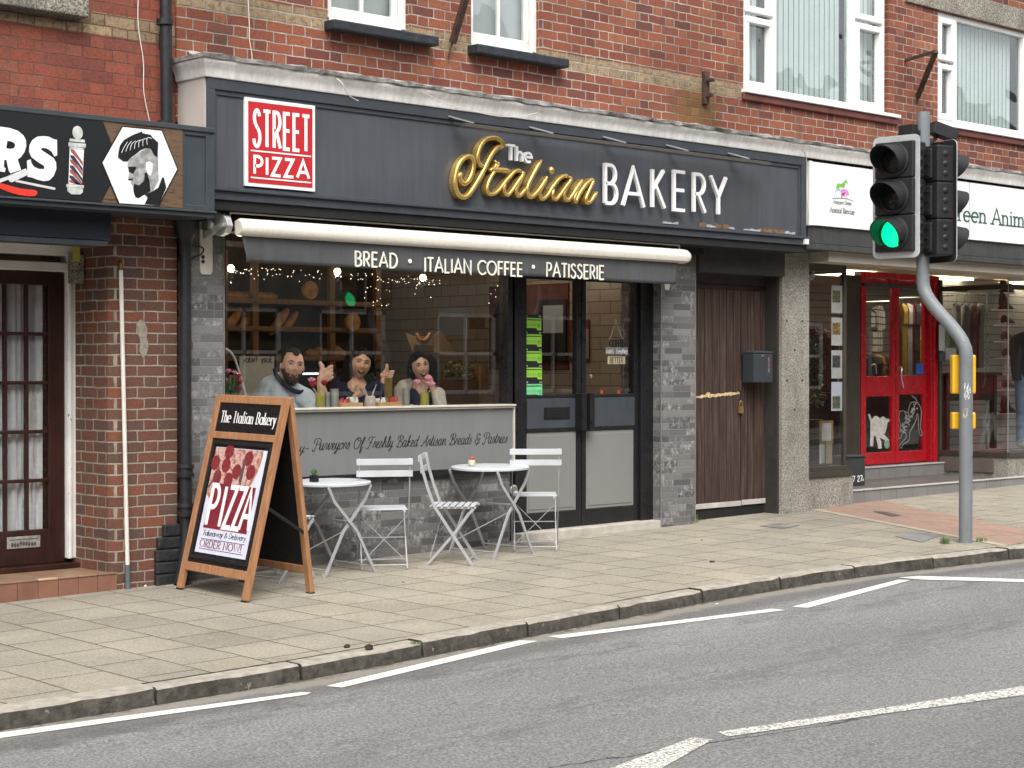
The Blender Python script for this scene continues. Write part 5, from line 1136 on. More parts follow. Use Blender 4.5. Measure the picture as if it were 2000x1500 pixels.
mb = MB(); a = pp(.07,.057); text(mb, 'ORDER NOW!', bm_, a[0], a[1], PW*.82, .048, .0088, -.0105, -.0095, style='serif', thin=.003, track=.10); mb.build('poster_call', M_inkr, po)
# rear frame
BL, BR_ = Vector((7.42, -.25, gz(7.42,-.25))), Vector((7.415, -1.115, gz(7.41,-1.115)))
TL2, TR2 = TL+Vector((.045, 0, 0)), TR+Vector((.045, 0, 0))
n2 = (BR_-BL).cross((TL2+TR2)/2-(BL+BR_)/2).normalized(); n2 = n2 if n2.x > 0 else -n2
VB2 = ((TL2-BL)+(TR2-BR_))/2
def bk_(u, v, d): return BL+(BR_-BL)*(u/Wb)+VB2*(v/Hb)+n2*d
for u in (sw/2, Wb-sw/2): mb = MB(); bar(mb, u, .012, u, Hb, sw, .034, mp_=bk_); mb.build('stile', M_pine, ab, bevel=.004)
for v in (vtop, vbot): mb = MB(); bar(mb, sw+.001, v, Wb-sw-.001, v, .055, .030, -.002, mp_=bk_); mb.build('rail', M_pine, ab, bevel=.004)
mb = MB(); rect(mb, bk_, sw-.01, vbot+.02, Wb-sw+.01, vtop-.02, -.02, -.014); mb.build('rear_board', mat('board_back_black', (.004,.004,.004), .7), ab)
mb = MB(); mb.beam(bm_(Wb-.01, Hb*.46, -.038), bk_(Wb-.01, Hb*.30, -.0), .006, .022, up=(0,0,1)); mb.beam(bm_(.01, Hb*.46, -.038), bk_(.01, Hb*.30, -.0), .006, .022); mb.build('stay', M_black, ab)
for s_, q in (('a', FL), ('b', FR), ('c', BL), ('d', BR_)):
    u = sw/2 if s_ in 'ac' else Wb-sw/2; f_ = bm_ if s_ in 'ab' else bk_; mb = MB(); rect(mb, f_, u-sw/2, -.004, u+sw/2, .011, -.034, 0); mb.build('rubber_foot', M_blackm, ab)
# ------------------------------------------------------------------ folding bistro chairs and tables
M_cof = mat('pale_grey_powder_coat', (.47,.49,.51), .4, var=.06, vs=9); M_cof2 = mat('grey_powder_coat_leg', (.34,.35,.355), .42, var=.08, vs=9)
def chair():
    t = thing('folding_chair', 'x', 'chair', (0,0,0), 'folding metal bistro chairs outside the bakery')
    w2 = .19
    for s in (-1, 1):
        mb = MB(); y = s*w2; P = [(-.225,y,.85),(-.205,y,.74),(-.165,y,.60),(-.115,y,.46),(.04,y,.22),(.175,y,.012),(.20,y,.004)]
        for a, b in zip(P, P[1:]): mb.beam(a, b, .009, .022, up=(0,0,1))
        mb.build('back_post', M_cof2, t)
        mb = MB(); y = s*(w2-.018); P = [(.19,y,.435),(.15,y,.40),(.03,y,.235),(-.165,y,.012),(-.19,y,.004)]
        for a, b in zip(P, P[1:]): mb.beam(a, b, .009, .020, up=(0,0,1))
        mb.build('leg', M_cof2, t)
    for x, z in ((-.232, .825), (-.212, .735)):
        mb = MB(); mb.box(x-.006, -w2-.022, z-.024, x, w2+.022, z+.024); mb.xf(Matrix.Rotation(R_(-10), 4, 'Y') if False else Matrix.Identity(4)); mb.build('back_slat', M_cof, t, bevel=.002)
    mb = MB()
    for i in range(7):
        x = -.135+i*.052; mb.box(x-.019, -w2+.012, .452, x+.019, w2-.012, .459)
    for s in (-1, 1): mb.box(-.155, s*(w2-.035)-.008, .436, .205, s*(w2-.035)+.008, .451)
    mb.build('seat', M_cof, t, bevel=.0015)
    mb = MB()
    for x, z, yy in ((.155,.04,w2),(-.145,.035,w2-.018)): mb = MB(); mb.tube([(x,-yy,z),(x,yy,z)], .006, 8); mb.build('stretcher', M_cof2, t, smooth=True)
    mb = MB(); mb.tube([(.04,-w2,.225),(.04,w2,.225)], .005, 8); mb.build('stretcher', M_cof2, t, smooth=True)
    mb = MB(); mb.tube([(-.08,-w2,.41),(-.15,w2-.02,.06)], .0028, 6); mb.tube([(-.08,w2,.41),(-.15,-w2+.02,.06)], .0028, 6); mb.build('brace', M_cof2, t)
    return t
def table():
    t = thing('bistro_table', 'x', 'table', (0,0,0), 'round bistro tables outside the bakery'); H = .72; r = .315
    mb = MB(); mb.lathe([(.001,H-.004),(r-.012,H-.004),(r,H-.007),(r+.003,H-.012),(r+.002,H-.026),(r-.004,H-.027),(r-.004,H-.012),(.001,H-.008)], (0,0,0), 56); mb.build('table_top', M_cof, t, smooth=True, ang=30)
    d = .245
    for s in (-1, 1):
        for k in (-1, 1):
            mb = MB(); y = s*(.25 if k > 0 else .233); P = [(-k*.215,y,H-.03),(-k*.16,y,H-.14),(k*.06,y,.34),(k*(d-.01),y,.014),(k*(d+.02),y,.005)]
            for a, b in zip(P, P[1:]): mb.beam(a, b, .010, .024)
            mb.build('leg', M_cof2, t)
    mb = MB()
    for x, z, yy in ((d-.03,.05,.25),(-d+.03,.05,.233)): mb = MB(); mb.tube([(x,-yy,z),(x,yy,z)], .006, 8); mb.build('stretcher', M_cof2, t)
    mb = MB(); mb.beam((.005,-.235,.415),(.005,.235,.415), .024, .008); mb.build('stretcher', M_cof2, t)
    mb = MB(); mb.tube([(.06,-.2,.37),(-.19,.2,.12)], .0045, 6); mb.build('brace', M_cof2, t)
    return t
ch0 = chair(); ch0['label'] = 'folding bistro chair';  tb0 = table();  index_kids()
def place(o, x, y, deg, label, tilt=0, s=1.0):
    o.location = (x, y, gz(x, y)); sl = Vector((-A_, -B_, 1)).normalized()
    q = Vector((0,0,1)).rotation_difference(sl); o.rotation_euler = (q @ Quaternion((0,0,1), R_(deg))).to_euler(); o['label'] = label
    o.scale = (s, s, s)
place(ch0, 8.63, -.38, 54, 'folding bistro chair with its back to the road, right of the succulent table')
for x, y, dg, lb in ((9.20, -.53, -48, 'folding bistro chair turned side on in the middle, its slatted seat showing'), (10.27, -.37, 47, 'folding bistro chair rightmost, in front of the glazed doors'), (7.66, -.36, 10, 'folding chair mostly hidden behind the wooden pavement board')):
    c_ = copy_tree(ch0); place(c_, x, y, dg, lb)
place(tb0, 8.18, -.31, 0, 'round white bistro table with a small black potted succulent on it', s=.955)
t2_ = copy_tree(tb0); place(t2_, 9.78, -.35, 8, 'round white bistro table with a cream pot of red flowers, nearer the doors')
def on_table(t, dx, dy): return Vector((t[0]+dx, t[1]+dy, gz(t[0]+dx, t[1]+dy)+.717))
q = on_table((8.17,-.33), -.14, .03)-Vector((0,0,.033)); M_leafg = mat('succulent_green', (.07,.14,.05), .5, var=.4, vs=30)
sp1 = thing('potted_succulent', 'small green succulent in a black cube pot on the left bistro table', 'plant', q)
mb = MB(); mb.box(q.x-.026,q.y-.026,q.z,q.x+.026,q.y+.026,q.z+.05); mb.build('pot', M_black, sp1, bevel=.004)
mb = MB(); rr = random.Random(2)
for i in range(26):
    a = i*2.4; r = .006+.026*(i/26); h = .05-.016*(i/26); mb.beam((q.x+r*.3*math.cos(a), q.y+r*.3*math.sin(a), q.z+.045), (q.x+r*math.cos(a), q.y+r*math.sin(a), q.z+.045+h), .010, .005)
mb.build('leaves', M_leafg, sp1)
q = on_table((9.77,-.35), -.14, .06)
sp2 = thing('potted_cactus', 'red topped plant in a small cream pot on the right bistro table', 'plant', q)
mb = MB(); mb.lathe([(.018,0),(.026,.008),(.031,.03),(.028,.05),(.024,.052),(.001,.048)], q, 20); mb.build('pot', mat('cream_glaze', (.55,.52,.38), .35), sp2, smooth=True)
mb = MB()
for i in range(14):
    a = i*2.4; r = .018*(i/14)**.5; mb.ball((q.x+r*math.cos(a), q.y+r*math.sin(a), q.z+.062+.008*(1-i/14)), .009, 8, 6)
mb.build('flowers', mat('deep_pink', (.42,.05,.06), .6, var=.3, vs=60), sp2, smooth=True)
# ------------------------------------------------------------------ traffic lights
M_pole = mat('galvanised_paint', (.17,.185,.195), .5, var=.12, vs=5, streak=.06, spots=(14,.665,(.09,.075,.055)))
M_tl = mat('signal_black', (.016,.017,.018), .55, var=.15); M_tlw = mat('backing_white', (.42,.43,.43), .5, var=.1, dirt=.2); M_lens = mat('dark_lens', (.012,.012,.012), .15)
g = NG('green_lens'); P = g.pos(); v = g.voro(P, 90, 'F1', 'Distance'); k = g.lin(v, 0, .7, 1.15, .75); g.put(g.b.inputs['Emission Color'], g.mix(1.0, (.0,.78,.26,1), g.comb(k,k,k), 'MULTIPLY')); g.col((0,.3,.12,1)); g.b.inputs['Emission Strength'].default_value = 1.15; M_green = g.m
PXL, PYL = 13.217, -2.617
def head(t, ox, oy, z0, yaw, lit):
    """three-aspect head facing local +x turned by yaw"""
    M = Matrix.Translation((ox, oy, z0)) @ Matrix.Rotation(R_(yaw), 4, 'Z')
    def xb(mb, nm, m, par, **kw): mb.xf(M); return mb.build(nm, m, par, **kw)
    Wd, Hh = .46, 1.06
    def rr_(w, h, r, n=5):
        pts = []
        for cx2, cy2, a0 in ((w/2-r,h/2-r,0),(-w/2+r,h/2-r,90),(-w/2+r,-h/2+r,180),(w/2-r,-h/2+r,270)):
            pts += [(cx2+r*math.cos(R_(a0+90*i/n)), cy2+r*math.sin(R_(a0+90*i/n))) for i in range(n+1)]
        return pts
    mpp = lambda u, v, d: Vector((d, -u, v)) if False else Vector((d, u, v))
    mb = MB(); mb.prism(rr_(Wd, Hh, .055), mpp, -.012, -.004); b_ = xb(mb, 'backing_board', M_tlw, t, bevel=.003)
    mb = MB(); mb.prism(rr_(Wd-.006, Hh-.006, .053), mpp, -.016, -.0125); xb(mb, 'backing_board_rear', M_tl, b_)
    mb = MB()
    for i in (-1, 0, 1): mb.box(-.19, -.188, i*.318-.157, .035, .188, i*.318+.157); mb.box(-.215, -.13, i*.318-.13, -.19, .0, i*.318+.13)
    hs_ = xb(mb, 'housing', M_tl, t, bevel=.012)
    for i in (-1, 0, 1):
        z = i*.318
        mb = MB(); My = Matrix.Rotation(R_(90), 3, 'Y')
        mb.lathe([(.150,0),(.150,.014),(.134,.022),(.122,.022),(.118,.005),(.150,.0)], (.036, 0, z), 32, My); xb(mb, 'lens_ring', M_tl, hs_, smooth=True)
        mb = MB(); mb.lathe([(.001,.022),(.05,.019),(.105,.008),(.118,.0),(.001,-.001)], (.037, 0, z), 32, My); xb(mb, 'green_lens' if i == lit else 'lens', M_green if i == lit else M_lens, hs_, smooth=True)
        mb = MB(); n = 30; vs = []; fs = []
        for j in range(n+1):
            a = R_(-48+276*j/n)      # open at the bottom
            c_, s_ = math.cos(a), math.sin(a); L = .075+.165*max(0, (s_+.75)/1.75)**.8
            dz = -.02*L/.2
            for r, l in ((.133, .02), (.133, L), (.127, L), (.127, .02)): vs.append((.036+l, r*c_, z+r*s_*1.0+dz*(l/L)))
        for j in range(n):
            for k in range(4): fs.append((j*4+k, j*4+(k+1) % 4, j*4+4+(k+1) % 4, j*4+4+k))
        fs += [(0,1,2,3), (n*4+3,n*4+2,n*4+1,n*4)]
        mb.add(vs, fs); xb(mb, 'hood', M_tl, hs_, smooth=True, ang=35)
    mb = MB()
    for i in range(3):
        for k in (-1, 0, 1):
            z = (i-1)*.318+k*.085; mb.ball((-.10, -.189, z), (.03, .012, .026), 10, 6); mb.ball((-.10, .189, z), (.03, .012, .026), 10, 6); mb.box(-.222, -.1, z-.012, -.214, -.03, z+.012)
    xb(mb, 'housing_dimples', M_tl, hs_, smooth=True)
def traffic(ox, oy, sgn, label, gp='traffic signals either side of the road'):
    z0 = gz(ox, oy); t = thing('traffic_light', label, 'traffic light', (ox, oy, z0), gp); dY = .43*sgn
    zb1, zb2, ztop = 1.55, 2.18, 3.66
    P = [(ox,oy,z0-.05),(ox,oy,.9),(ox,oy,1.50)]
    for i in range(13):
        k = i/12; s_ = k*k*(3-2*k); P.append((ox, oy+dY*s_, zb1+(zb2-zb1)*k))
    P += [(ox,oy+dY,2.7),(ox,oy+dY,ztop)]
    mb = MB(); mb.tube(P, .057, 24); mb.build('pole', M_pole, t, smooth=True)
    head(t, ox-.12-.123, oy+dY+sgn*.117, 2.915-(.1 if sgn < 0 else 0), 184 if sgn > 0 else 156, -1); head(t, ox+.149, oy+dY-.07*sgn, 2.88, -15.6, 9)
    zs = 3.4
    mb = MB(); mb.box(ox-.03-.10, oy+dY+.02, zs+.04, ox+.08-.10, oy+dY+.17, zs+.15); mb.box(ox-.08, oy+dY-.01, zs+.06, ox+.0, oy+dY+.03, zs+.1); mb.build('detector', M_tl, t, bevel=.006)
    mb = MB(); mb.box(-.07,-.06,-.05,.14,.06,.06); mb.box(.14,-.05,-.03,.17,.05,.05); mb.xf(Matrix.Translation((ox+.16, oy+dY-.05, zs+.11)) @ Matrix.Rotation(R_(-30), 4, 'Z') @ Matrix.Rotation(R_(18), 4, 'Y')); mb.beam((ox+.03,oy+dY,zs-.05),(ox+.16,oy+dY-.05,zs+.07),.03,.03); mb.build('detector', M_tl, t, bevel=.006)
    mb = MB(); mb.tube(cr3([(ox+.04,oy+dY-.06,3.27),(ox+.12,oy+dY-.1,3.12),(ox+.25,oy+dY-.12,3.10),(ox+.3,oy+dY-.1,3.2)]), .005, 6); mb.build('signal_cable', M_iron, t)
    return t
tlm = traffic(PXL, PYL, 1, 'grey cranked traffic light pole with green lit, at the kerb before the charity shop')
M_yel = mat('signal_yellow', (.72,.40,.02), .4, var=.05)
Rl, Fl = Vector((RT.x, RT.y, 0)).normalized(), Vector((FW.x, FW.y, 0)).normalized()
for z0_, z1_, w_ in ((gpx(1886,1060).z+0, 0, .2),):
    pass
def pbox(ya, yb, w_, nm):
    mb = MB(); O = Vector((PXL, PYL, 0))
    Z_ = (O-CAM).dot(FW)+.1; za_, zb_ = CAM.z+(718-yb)/FPX*Z_, CAM.z+(718-ya)/FPX*Z_
    for s in (0,):
        vs = []
        for d in (.058, .15):
            for a, b in ((-w_/2, za_), (w_/2, za_), (w_/2, zb_), (-w_/2, zb_)): vs.append(O+Rl*a+Fl*d+Vector((0,0,b)))
        mb.add(vs, [(0,1,2,3),(7,6,5,4),(0,4,5,1),(1,5,6,2),(2,6,7,3),(3,7,4,0)])
    return mb.build(nm, M_yel, tlm, bevel=.014)
pbox(693, 769, .205, 'crossing_display'); pbox(805, 838, .205, 'push_button_unit')
mb = MB(); O = Vector((PXL, PYL, 0))
def onpole(poly, r=.0585):
    vs = [O+(-Fl*math.cos(u/r)+Rl*math.sin(u/r))*r+Vector((0,0,v)) for u, v in poly]; mb.add(vs, [tuple(range(len(vs)))])
zp = lambda y: CAM.z+(718-y)/FPX*((O-CAM).dot(FW))
for c_, w_, h_, s_ in ((763,.075,.10,1),):
    for k in range(7):
        rr = random.Random(k+3); a, b = rr.uniform(-.03,.015), zp(752+k*4); 
        onpole([(a-.012,b-.02),(a+.02,b-.012),(a+.028,b+.012),(a-.006,b+.02)])
mb.build('torn_white_sticker', mat('torn_sticker', (.62,.62,.60), .7, var=.2, vs=50), tlm)
mb = MB()
onpole([(-.04,zp(815)),(-.015,zp(817)),(.0,zp(812)),(.002,zp(798)),(-.02,zp(796)),(-.042,zp(803))]); mb.build('sticker_residue', mat('sticker_residue', (.36,.31,.24), .8, var=.3, vs=50), tlm)
t3 = traffic(17.2, -9.55, -1, 'second cranked traffic light across the road, seen mirrored in the bakery window')
# grass tufts at the pole foot and elsewhere
M_grass = mat('grass_green', (.10,.17,.04), .7, var=.4, vs=30)
def tuft(cx, cy, n, h, sp, label, seed, flat_=0):
    rr = random.Random(seed); mb = MB(); z = gz(cx, cy)
    for i in range(n):
        a = rr.uniform(0, 6.28); r = rr.uniform(0, sp); x, y = cx+r*math.cos(a), cy+r*math.sin(a)*(1-flat_); L = h*rr.uniform(.5, 1); dx, dy = rr.uniform(-.5,.5)*L, rr.uniform(-.5,.5)*L; w_ = .0025
        mb.add([(x-w_,y,z),(x+w_,y,z),(x+dx*.4+w_*.8,y+dy*.4,z+L*.6),(x+dx*.4-w_*.8,y+dy*.4,z+L*.6),(x+dx,y+dy,z+L)], [(0,1,2,3),(3,2,4)])
    tag(mb.build('grass_tuft', M_grass, loc=(cx,cy,z)), label, 'weeds', 'weeds growing from the paving')
q = gpx(1846, 1062); tuft(q.x, q.y, 70, .085, .045, 'upright grass tuft left of the traffic light pole foot', 1)
q = gpx(1916, 1058); tuft(q.x, q.y, 60, .055, .06, 'low grass tuft right of the traffic light pole foot', 2)
q = gpx(1372, 1021); tuft(12.80, .06, 45, .10, .05, 'thin weeds at the foot of the gate by the grey pillar', 3)
q = gpx(1533, 1003); tuft(14.10, -.05, 25, .035, .05, 'tiny weeds at the foot of the pebble pier', 4)
q = gpx(811, 1257); tuft(q.x, q.y, 50, .014, .035, 'green moss and weed in the kerb joint', 5)
# scraps
rr = random.Random(11); M_lit = mat('litter_pale', (.60,.58,.52), .8, var=.2); M_dk = mat('litter_dark', (.04,.025,.02), .9, var=.3); M_tw = mat('dry_twig', (.34,.25,.15), .9)
def scrap(x, y, s_, m, label, dz=0, cat='litter', flatk=.35):
    q = gpx(x, y, dz); mb = MB(); mb.ball((q.x, q.y, q.z+s_*flatk*.6), (s_, s_*.7, s_*flatk), 7, 5)
    for v in mb.v: v += Vector((rr.uniform(-.3,.3), rr.uniform(-.3,.3), rr.uniform(-.15,.15)))*s_*.5
    o = mb.build('litter', m); tag(o, label, cat, 'litter scraps on the pavement and gutter')
for x, y, s_, lb in ((286,1140,.022,'crumpled white paper scrap by the white pipe foot'),(300,1142,.02,'crumpled white wrapper beside the black plinth'),(284,1146,.012,'tiny white scrap near the white pipe foot')): scrap(x, y, s_, M_lit, lb, .0, flatk=.7)
for x, y, s_, lb in ((678,1265,.022,'round dark dropping on the kerb edge'),(721,1268,.03,'longer dark dropping on the kerb edge')): scrap(x, y, s_, M_dk, lb, flatk=.6)
for x, y, s_, lb in ((206,1388,.02,'pale scrap in the gutter by the twig'),(238,1383,.018,'second pale scrap in the gutter by the twig'),(1022,1242,.02,'white scrap against the kerb by a stone joint'),(922,1259,.016,'white scrap in the gutter left of a stone joint'),(1400,1180,.018,'white scrap in the gutter toward the right')): scrap(x, y, s_, M_lit, lb, -KH, flatk=.25)
for x, y, s_, lb in ((936,1077,.012,'dark leaf by the middle bistro chair'),(787,1137,.012,'dark leaf on the paving before the left table'),(1052,1104,.012,'dark leaf on the paving before the doors'),(1391,1098,.03,'flat brown leaf on the paving past the doors'),(1371,1055,.015,'small dark leaf by the gate')): scrap(x, y, s_, M_dk, lb, flatk=.2)
mb = MB(); a, b, c_ = gpx(106,1389,-KH), gpx(200,1389,-KH), gpx(303,1372,-KH); up_ = Vector((0,0,.012)); mb.tube([a+up_, b+up_, c_+up_], .004, 5); tag(mb.build('twig', M_tw), 'long dry twig lying in the gutter', 'twig')
# ------------------------------------------------------------------ terrace across the street (mirrored in the glass)
ob = thing('opposite_terrace', 'row of houses across the street mirrored in the shop windows', 'building', (15, -13.3, 0))
M_ob = brick('opposite_brick', [(0,(.22,.07,.04)),(.5,(.17,.055,.035)),(1,(.12,.045,.035))], (.2,.17,.14), c=.078, P=.34)
M_obp = mat('blue_grey_render', (.13,.16,.16), .8, var=.1); M_roof = mat('slate_roof', (.06,.06,.065), .7, var=.3)
holes = []; x = -14.0
while x < 58: holes += [(x+.5, x+1.6, 3.4, 5.0), (x+2.9, x+4.0, 3.4, 5.0), (x+.4, x+1.9, .95, 2.45), (x+2.7, x+4.2, .95, 2.45)]; x += 5.0
mb = MB()
wallgrid(mb, -16, 14.2, -.3, 6.2, 13.2, 13.5, [], 0); mb.v = []; mb.f = []; mb.m = []
def owall(x0, x1, m, z0=-.3, z1=6.2):
    mb = MB(); wallgrid(mb, x0, x1, z0, z1, 13.2, 13.45, holes); 
    for v in mb.v: v.y = -v.y
    mb.f = [list(reversed(f)) for f in mb.f]; mb.build('wall', m, ob)
owall(-16, 15.5, M_ob); owall(15.5, 24.5, M_obp); owall(24.5, 60, M_ob)
mb = MB(); mb.add([(-16,-13.0,6.2),(60,-13.0,6.2),(60,-17.5,9.0),(-16,-17.5,9.0),(-16,-22,6.2),(60,-22,6.2)], [(0,3,2,1),(3,4,5,2)]); mb.box(-16,-21.9,-.3,60,-21.6,6.2); mb.build('roof', M_roof, ob)
for h in holes:
    mb = MB(); f_ = .07
    for a, b, c_, d in ((h[0],h[0]+f_,h[2],h[3]),(h[1]-f_,h[1],h[2],h[3]),(h[0],h[1],h[2],h[2]+f_),(h[0],h[1],h[3]-f_,h[3]),(h[0],h[1],(h[2]+h[3])/2-.03,(h[2]+h[3])/2+.03),((h[0]+h[1])/2-.02,(h[0]+h[1])/2+.02,h[2],h[3])): mb.box(a, -13.3, c_, b, -13.24, d)
    if h[0] > 5 and h[0] < 40:
        mb.build('window', M_white, ob)
mb = MB(); mb.box(-16, -13.5, 0, 60, -13.46, 6.2); mb.build('window_backing', M_inner, ob)
for i, x in enumerate((2.5, 12.5, 22.5, 32.5)):
    mb = MB(); mb.box(x, -17.9, 8.4, x+.9, -17.2, 10.2)
    for k in range(3): mb.lathe([(.11,10.2),(.13,10.25),(.1,10.55),(.001,10.55)], (x+.17+.28*k, -17.55, 0), 10)
    mb.build('chimney', M_ob, ob)
# ------------------------------------------------------------------ bakery interior
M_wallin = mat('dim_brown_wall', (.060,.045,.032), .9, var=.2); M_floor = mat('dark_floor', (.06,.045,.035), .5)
def ctiles():
    g = NG('cream_wall_tiles'); P = g.pos(); x, y, z = g.sep(P); c, L = .115, .27
    r = g.math('DIVIDE', z, c); row = g.math('FLOOR', r); t = g.math('ADD', g.math('DIVIDE', y, L), g.math('MULTIPLY', g.math('MODULO', row, 2), .5))
    fa, fb = g.math('FRACT', t), g.math('FRACT', r)
    d = g.math('MINIMUM', g.math('MULTIPLY', g.math('MINIMUM', fa, g.math('SUBTRACT', 1, fa)), L), g.math('MULTIPLY', g.math('MINIMUM', fb, g.math('SUBTRACT', 1, fb)), c)); f = g.ss(d, .0015, .004)
    rr = g.wn(g.comb(g.math('FLOOR', t), row, 1)); g.col(g.mix(f, (.03,.022,.015,1), g.ramp(rr, [(0,(.33,.28,.215)),(1,(.40,.34,.265))]))); g.set(rough=.35); g.bump(f, .002); return g.m
rm = thing('bakery_interior', 'dim brown bakery room with cream tiled side wall behind the glass', 'shop interior', (9.8, 2, 0))
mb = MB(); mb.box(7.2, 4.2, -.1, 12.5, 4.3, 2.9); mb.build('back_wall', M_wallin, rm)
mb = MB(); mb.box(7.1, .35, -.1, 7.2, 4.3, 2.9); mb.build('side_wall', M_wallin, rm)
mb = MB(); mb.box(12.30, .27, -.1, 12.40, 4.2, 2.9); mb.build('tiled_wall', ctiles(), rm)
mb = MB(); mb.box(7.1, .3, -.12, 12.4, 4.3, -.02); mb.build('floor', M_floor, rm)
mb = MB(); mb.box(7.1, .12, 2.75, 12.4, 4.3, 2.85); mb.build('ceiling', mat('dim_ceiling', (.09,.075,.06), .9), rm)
# lit pendant bulbs and the warm light they give
M_bulb = emat('lit_bulb', (1, .80, .42), 5)
def pendant(px_, py_, Y, label, en):
    q = px(px_, py_, Y); t = thing('pendant_bulb', label, 'light bulb', (q.x, q.y, q.z), 'round bulbs hanging in the bakery window')
    mb = MB(); mb.ball(q, .028, 16, 12); mb.build('bulb', M_bulb, t, smooth=True)
    mb = MB(); mb.tube([q+Vector((0,0,.025)), q+Vector((0,0,.07))], .012, 10); mb.tube([q+Vector((0,0,.07)), Vector((q.x,q.y,2.75))], .003, 6); mb.build('flex', M_black, t)
    ld = bpy.data.lights.new('bulb_light', 'POINT'); ld.energy = en*1.7; ld.color = (1, .84, .64); ld.shadow_soft_size = .03
    lo = bpy.data.objects.new('bulb_light', ld); C.collection.objects.link(lo); lo.location = q+Vector((0,.0,-.05)); 
pendant(451, 524, .42, 'leftmost glowing round bulb near the window edge', 3.5); pendant(659, 530, .42, 'middle glowing round bulb under the valance', 3.5); pendant(826, 542, .42, 'rightmost glowing round bulb, nearest the doors', 3.5)
for x, y, z, e in ((8.6,2.9,2.3,3.0),(10.4,2.9,2.3,3.5),(11.5,1.5,2.4,4.5)):
    ld = bpy.data.lights.new('ceiling_spot', 'POINT'); ld.energy = e; ld.color = (1, .80, .60); ld.shadow_soft_size = .08; lo = bpy.data.objects.new('ceiling_spot', ld); C.collection.objects.link(lo); lo.location = (x, y, z)
    t = thing('ceiling_lamp', f'small ceiling lamp in the bakery, {"left rear" if x < 9 else "middle rear" if x < 11 else "above the doors"}', 'lamp', (x, y, z+.08)); mb = MB(); mb.lathe([(.001,.1),(.05,.1),(.06,.25),(.001,.27)], (x,y,z), 14); mb.build('shade', M_black, t, smooth=True)
# fairy lights along the window head
rr = random.Random(21); fl = thing('fairy_lights', 'string of tiny warm fairy lights along the top of the bakery window', 'string lights', (9, .35, 2.2))
mb = MB(); wr = MB(); last = None
M_fairy = emat('fairy_glow', (1, .84, .60), 1.6)
for i in range(105):
    x = 440+rr.random()**.9*420; y = 522+(x-440)*.055+rr.uniform(-3, 13)+(rr.random() < .15)*rr.uniform(0, 26)
    q = px(x, y, rr.uniform(.28, .45)); mb.ball(q, rr.uniform(.0020, .0038), 6, 4)
for i in range(30):
    c_ = rr.choice([(825,565,22,20),(960,575,12,20),(1000,560,8,8),(735,575,25,25)]); x, y = c_[0]+rr.uniform(-1,1)*c_[2], c_[1]+rr.uniform(-1,1)*c_[3]
    q = px(x, y, rr.uniform(.28, .40)); mb.ball(q, rr.uniform(.0022, .004), 6, 4)
tag(mb.build('bulbs', M_fairy, fl), kind='stuff')
for k in range(3):
    pts = [px(440+i*22, 520+i*22*.055+rr.uniform(0,12), .36+.03*k) for i in range(20)]; wr.tube(cr3(pts, 3), .0015, 4)
wr.build('wire', M_black, fl)
# shelves with bread at the back
M_shw = woodm('shelf_wood', (.15,.075,.03), (.24,.13,.055)); M_bread = mat('bread_crust', (.42,.21,.075), .6, var=.35, vs=18, bump=.004, bs=30, obj=True)
sh = thing('bread_shelf', 'tall dark wooden shelving with sloping bread racks at the back', 'shelving', (9.6, 3.6, 0))
SHY = 2.4
def sX(x): return pX(x, SHY)
for x_ in (440, 500, 650, 740): X = sX(x_); mb = MB(); mb.box(X-.03, SHY, 0, X+.03, SHY+.05, 2.5); mb.build('post', M_shw, sh)
shz = [pZ(500, y, SHY) for y in (586, 640, 698)]
for i, z in enumerate(shz): mb = MB(); mb.box(sX(436), SHY+.0, z-.03, sX(745), SHY+.4, z); mb.box(sX(436), SHY-.01, z-.02, sX(745), SHY, z+.015); mb.build('shelf', M_shw, sh)
mb = MB(); mb.box(sX(430), SHY+.42, 0, sX(750), SHY+.45, 2.6); mb.build('back_board', M_wallin, sh)
def loaf(x, y, l, r, ang, label, Y=SHY+.12):
    q = px(x, y, Y); mb = MB(); mb.ball((0,0,0), (l/2, r, r*.8), 16, 10)
    for k in range(3): mb.ball((-l*.22+k*l*.22, 0, r*.62), (r*.25, r*.55, r*.22), 8, 6)
    mb.xf(Matrix.Translation(q) @ Matrix.Rotation(R_(ang), 4, 'Y')); o = mb.build('loaf', M_bread, smooth=True); tag(o, label, 'bread', 'loaves on the bakery shelves')
for x, y, l, r, a, lb in ((455,626,.30,.05,-50,'baguette leaning on the left end of the bread shelf'),(480,628,.28,.05,-50,'second baguette leaning on the left of the shelf'),(545,628,.34,.055,-50,'long baguette leaning in the middle of the shelf'),(566,630,.28,.045,-50,'shorter reddish loaf leaning right of the long baguette')): loaf(x, y, l, r, a, lb)
for x, y, lb in ((455,577,'wide loaf at the left of the top shelf'),(475,578,'golden loaf second on the top shelf'),(520,579,'flat loaf further along the top shelf')): loaf(x, y, .26, .05, 0, lb)
for i, (x, y) in enumerate(((612,690),(628,688),(645,692),(662,688))): loaf(x, y, .2, .055, 10*i, ['dark roll at the left of the low shelf','round roll second on the low shelf','dark roll third on the low shelf','last roll on the low shelf'][i])
for x, y, lb in ((605,567,'round wooden board hanging above the shelf'),(688,629,'pale round loaf standing beside the traffic light reflection')):
    q = px(x, y, SHY-.03); mb = MB(); mb.lathe([(.001,-.02),(.085,-.02),(.09,0),(.085,.02),(.001,.02)], q, 22, Matrix.Rotation(R_(90), 3, 'X')); tag(mb.build('bread_round', M_bread, smooth=True), lb, 'bread')
